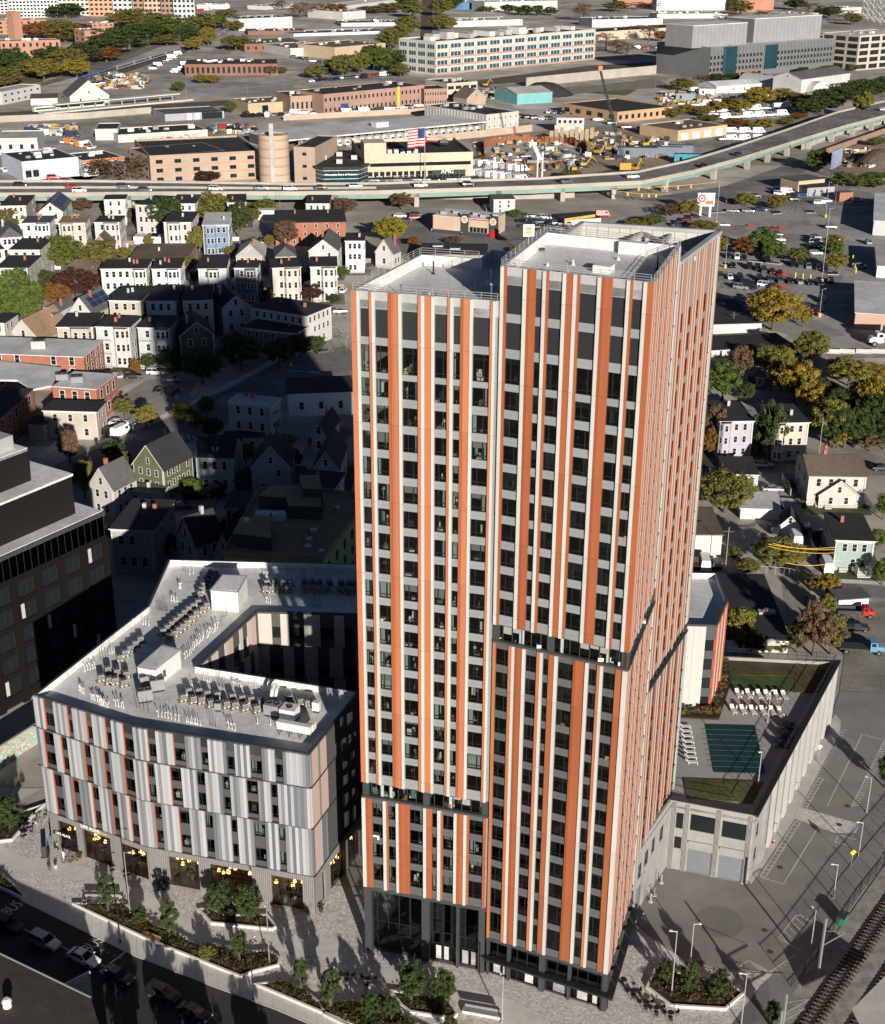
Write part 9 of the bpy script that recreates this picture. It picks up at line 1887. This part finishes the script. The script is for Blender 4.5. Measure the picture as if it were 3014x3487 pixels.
 # trees in the distance
L=[]
for f,lst,where in ((f1,[(60,470,300,150,'dark'),(30,540,420,150,'olive'),(180,470,370,140,'olive'),(270,490,365,130,'yellow'),(350,470,380,110,'yellow'),(120,400,330,100,'dark'),(310,400,290,130,'dark'),(420,430,300,150,'olive'),(470,480,360,110,'gold'),(520,390,270,150,'dark'),(400,260,150,170,'olive'),(480,260,180,120,'dark'),(350,230,130,150,'yellow'),(215,240,150,110,'orange'),(400,110,30,150,'dark'),(490,220,150,90,'maroon'),(650,380,290,130,'orange'),(690,340,180,170,'dark'),(620,330,220,120,'dark'),(790,300,160,180,'dark'),(770,170,70,150,'yellow'),(860,200,70,180,'olive'),(950,220,100,150,'olive'),(900,250,150,140,'dark'),(1040,230,100,150,'green'),(1120,230,150,100,'green'),(1170,260,170,100,'dark'),(1020,280,210,120,'olive'),(1240,200,90,130,'olive'),(1310,180,90,100,'green'),(1390,170,60,110,'olive'),(1180,310,230,80,'gold'),(1270,280,170,70,'yellow'),(1440,310,220,120,'olive'),(1430,190,130,80,'yellow'),(1230,510,455,60,'yellow'),(1295,510,460,70,'gold'),(1090,560,500,60,'green'),(1410,690,620,60,'green'),(1650,460,400,80,'brown'),(1720,450,410,60,'olive'),(750,1115,955,290,'brown'),(1265,1115,1045,130,'maroon'),(690,60,20,60,'olive'),(1720,60,5,70,'brown')],'in the upper left distance'),(f2,[(130,480,400,110,'yellow'),(220,460,370,90,'dark'),(300,470,340,130,'olive'),(400,450,320,110,'olive'),(480,420,280,120,'dark'),(540,440,290,130,'green'),(600,440,300,120,'dark'),(650,470,390,100,'olive'),(590,300,190,130,'olive'),(640,260,160,130,'olive'),(700,200,100,120,'olive'),(720,110,10,120,'olive'),(690,60,-20,100,'dark'),(890,190,90,110,'olive'),(900,100,0,120,'olive'),(960,60,-30,120,'dark'),(940,180,110,90,'gold'),(40,110,20,100,'brown'),(180,100,20,110,'brown'),(260,100,25,110,'orange'),(480,80,40,140,'olive'),(590,80,20,130,'yellow'),(1180,70,40,90,'olive'),(1310,80,30,80,'dark'),(1400,95,35,90,'dark'),(1490,95,35,70,'dark'),(1570,95,45,70,'dark'),(1770,130,20,130,'brown'),(1560,500,460,100,'yellow'),(1640,490,455,120,'olive'),(1690,1095,1035,110,'olive'),(1140,980,945,60,'olive'),(140,680,640,60,'green')],'in the upper middle distance'),(f3,[(520,710,650,110,'yellow'),(600,690,630,110,'gold'),(690,700,640,90,'yellow'),(775,680,610,110,'gold'),(850,660,590,90,'dark'),(920,680,600,120,'gold'),(1025,650,530,150,'gold'),(1165,630,535,120,'yellow'),(1270,650,560,120,'orange'),(1330,700,590,160,'dark'),(1410,690,550,190,'dark'),(1530,630,510,170,'dark'),(1620,610,490,160,'dark'),(1700,600,480,150,'dark'),(1780,580,470,120,'dark'),(1060,780,715,110,'gold'),(1190,750,710,90,'yellow'),(890,770,715,130,'orange'),(740,730,690,110,'olive'),(1010,790,745,80,'yellow'),(1270,720,680,80,'orange'),(1390,1030,910,140,'green'),(1540,1120,1040,130,'green'),(1730,1130,1040,170,'green'),(1640,1130,1060,100,'olive'),(1740,880,830,90,'olive'),(430,1030,1005,60,'gold'),(150,1070,1030,130,'olive'),(110,300,205,130,'brown'),(180,320,240,100,'brown'),(240,330,260,90,'brown'),(370,250,150,110,'brown'),(445,250,190,80,'orange'),(300,220,150,90,'brown'),(170,70,10,110,'olive'),(300,60,15,100,'brown'),(430,60,10,90,'brown'),(920,90,10,120,'olive'),(830,140,80,110,'brown'),(1060,130,60,90,'brown'),(1250,60,0,110,'dark'),(1330,80,20,90,'brown'),(1450,110,40,130,'dark'),(1560,130,60,110,'brown'),(1600,150,90,80,'olive'),(570,545,475,110,'olive'),(680,520,450,90,'brown'),(780,490,445,90,'dark'),(870,490,445,80,'dark'),(985,480,430,90,'brown'),(1300,440,405,70,'dark'),(1450,430,395,90,'olive'),(1600,430,390,60,'olive'),(1540,950,920,60,'yellow'),(1650,720,560,90,'yellow')],'in the upper right distance')):
 for i,(bx,by,ty,w_,c)in enumerate(lst):
  lab='%s tree %s, %s counted from the left'%({'dark':'dark green','yellow':'yellow green','brown':'thin brown','green':'fresh green'}.get(c,c),where,ORD[sum(1 for j_,z_ in enumerate(lst)if (z_[0],j_)<(bx,i)and z_[4]==c)]);L.append(lab);tree(f,bx,by,ty,w_,c,lab,'sparse' if c=='brown' else 'round','distant trees')
  # pylons top right
for i,x in enumerate((1665,1700,1740,1780)):
 p=f3(x,110+i*12);t=thing('lattice_pylon','grey lattice pylon at the top right corner, %s from left'%ORD[i],'pylon',(p.x,p.y,0));b=MB().use(m_lgrey);h=60
 for dx,dy in ((1,1),(1,-1),(-1,1),(-1,-1)):b.tube((dx*4,dy*4,0),(dx*.6,dy*.6,h),.35,.2,4)
 for k in range(8):s=4-3.4*k/8;z0=h*k/8;b.tube((-s,-s,z0),(s,-s,z0+h/8),.2,n=3);b.tube((s,-s,z0),(-s,-s,z0+h/8),.2,n=3)
 b.box(-8,8,-.3,.3,h*.75,h*.75+.5).box(-6,6,-.3,.3,h*.9,h*.9+.5);b.obj('frame',t)
 # billboard, dirt pile and small lot building right of the highway
t=thing('billboard','dark backed billboard beside the ramp','billboard',tuple(f3(1490,1050)),R(60));MB().use(mat('billboard_print',(.25,.28,.38),.6,.5,.3)).box(-9,9,-.4,.4,4,13).obj('panel',t);MB().use(m_dgrey).box(-7,-6,0,.6,0,4).obj('post',t);MB().use(m_dgrey).box(6,7,0,.6,0,4).obj('post',t)
house(f3,(1272,1090),(1430,1075),(1420,1040),6,'flat',(.48,.38,.26),'grey',1,3,0,'yellow walled garage with grey roof by the billboard',chim=0,trim=False,cat='building',name='shop_building');house(f3,(1325,1130),(1490,1120),(1460,1085),4,'flat',(.3,.3,.3),'black',1,2,0,'low black roofed shed by the billboard',chim=0,trim=False,cat='shed',name='shed');house(f3,(1520,1160),(1600,1155),(1598,1145),4,'flat',(.32,.15,.1),'brown',1,0,0,'tiny brick hut by the lot street',chim=0,trim=False,cat='shed',name='shed')
sheet('dirt_yard',[f3(1450,930),f3(1800,820),f3(1850,1040),f3(1600,1080),f3(1500,1040)],-.01,MATS['bare_dirt'])
p=f3(1760,985);tag(MB().use(mat('soil_heap',(.11,.085,.07),.95,.4,.2)).lathe([(14,0),(11,3),(6,6.5),(2,8),(.3,8.3)],16).obj('soil_heap',None,(p.x,p.y,0)),'dark mound of soil in the yard beyond the ramp','heap');p=f2(1530,575);tag(MB().use(mat('coal_heap',(.03,.03,.03),.95,.4,.2)).lathe([(22,0),(16,4),(8,8),(.5,9)],16).obj('coal_heap',None,(p.x,p.y,0)),'black mound behind the teal shed','heap')
# traffic signal spans
m_sig=mat('signal_yellow',(.6,.38,.06),.6,.05)
for i,(f,x0,y0,x1,y1)in enumerate(((f3,150,1130,780,1095),(f3,160,1145,500,1165))):
 a,c=f(x0,y0,6),f(x1,y1,6);t=thing('signal_span','yellow signal cable span over the crossing, %s'%('upper','lower')[i],'cable',(a.x,a.y,6));pts=[((c.x-a.x)*s/8,(c.y-a.y)*s/8,-3*s/8*(1-s/8))for s in range(9)];MB().use(m_sig).path(pts,.1,5).obj('span',t)
 for s in (2,4,5,6):MB().use(m_sig).box(pts[s][0]-.35,pts[s][0]+.35,pts[s][1]-.3,pts[s][1]+.3,pts[s][2]-1.5,pts[s][2]).obj('signal_head',t)
 # grass slopes among the far trees, and pale worn yards
m_verge=mat('dry_grass',(.13,.12,.05),.95,.35,.05,coord='World')
for pts in ([f1(250,490),f1(640,380),f1(960,265),f1(1090,230),f1(1000,190),f1(700,330),f1(380,440)],[f1(-80,560),f1(260,500),f1(300,380),f1(-80,330)],[f1(640,250),f1(1000,200),f1(960,120),f1(640,150)],[f3(0,560),f3(230,575),f3(300,540),f3(0,520)]):sheet('grass_slope',pts,-.03,m_verge)
m_worn=mat('worn_yard',(.34,.31,.265),.95,.35,.06,coord='World')
for pts in ([f1(480,560),f1(760,440),f1(1000,430),f1(1000,560),f1(700,600)],[f1(0,660),f1(330,640),f1(500,560),f1(250,570),f1(0,600)],[f3(420,600),f3(700,560),f3(680,650),f3(520,640)],[f2(1110,560),f2(1300,560),f2(1420,640),f2(1180,620)],[f1(1270,760),f1(1560,750),f1(1560,830),f1(1270,830)]):sheet('worn_yard',pts,-.02,m_worn)
# heaps of material, crates and machinery too mixed to count
xq=random.Random(17);CM=[m_lgrey,m_mgrey,m_white,m_dgrey,m_pile,m_ply,PAINT['yellow'],m_shing['tan'],m_shing['blue'],m_concrete]
for f,x0,x1,y0,y1,n,lab in ((f1,560,900,450,545,150,'mixed machinery and material piled in the rail depot'),(f1,190,460,770,830,60,'mixed crates and gear in the yard left of the storage hall'),(f3,430,800,560,640,140,'mixed timber and material in the contractor yard'),(f2,1130,1330,540,610,60,'rubble and machine parts around the teal shed'),(f2,1100,1790,860,1040,150,'loose material and formwork scattered round the excavation'),(f3,0,500,800,960,110,'loose construction gear beside the lattice crane'),(f1,1290,1550,770,820,60,'rusty containers and scrap in the walled lot'),(f3,1530,1790,900,1010,50,'scrap and barrels in the dirt yard')):
 b=MB()
 for i in range(n):
  p=f(xq.uniform(x0,x1),xq.uniform(y0,y1));b.use(xq.choice(CM));b.obox((p.x,p.y),xq.uniform(0,3),xq.uniform(.4,3.2),xq.uniform(.3,1.3),0,xq.uniform(.3,2.6))
 tag(b.obj('yard_clutter'),lab,'clutter',None,'stuff')
for i in range(22):
 x,y=380+(i%11)*85,742+(i//11)*178+(i%11)*6;c=xq.choice(('black','grey','silver','white','dark blue','maroon'))
 if xq.random()<.55:car(xq.choice(('sedan','suv')),c,q1(x,y),R(-95),'%s car in the sparse lower stalls of the store lot, %s along, %s line'%(c,ORD[i%11],('upper','lower')[i//11]),'cars in the store lot',1.22)
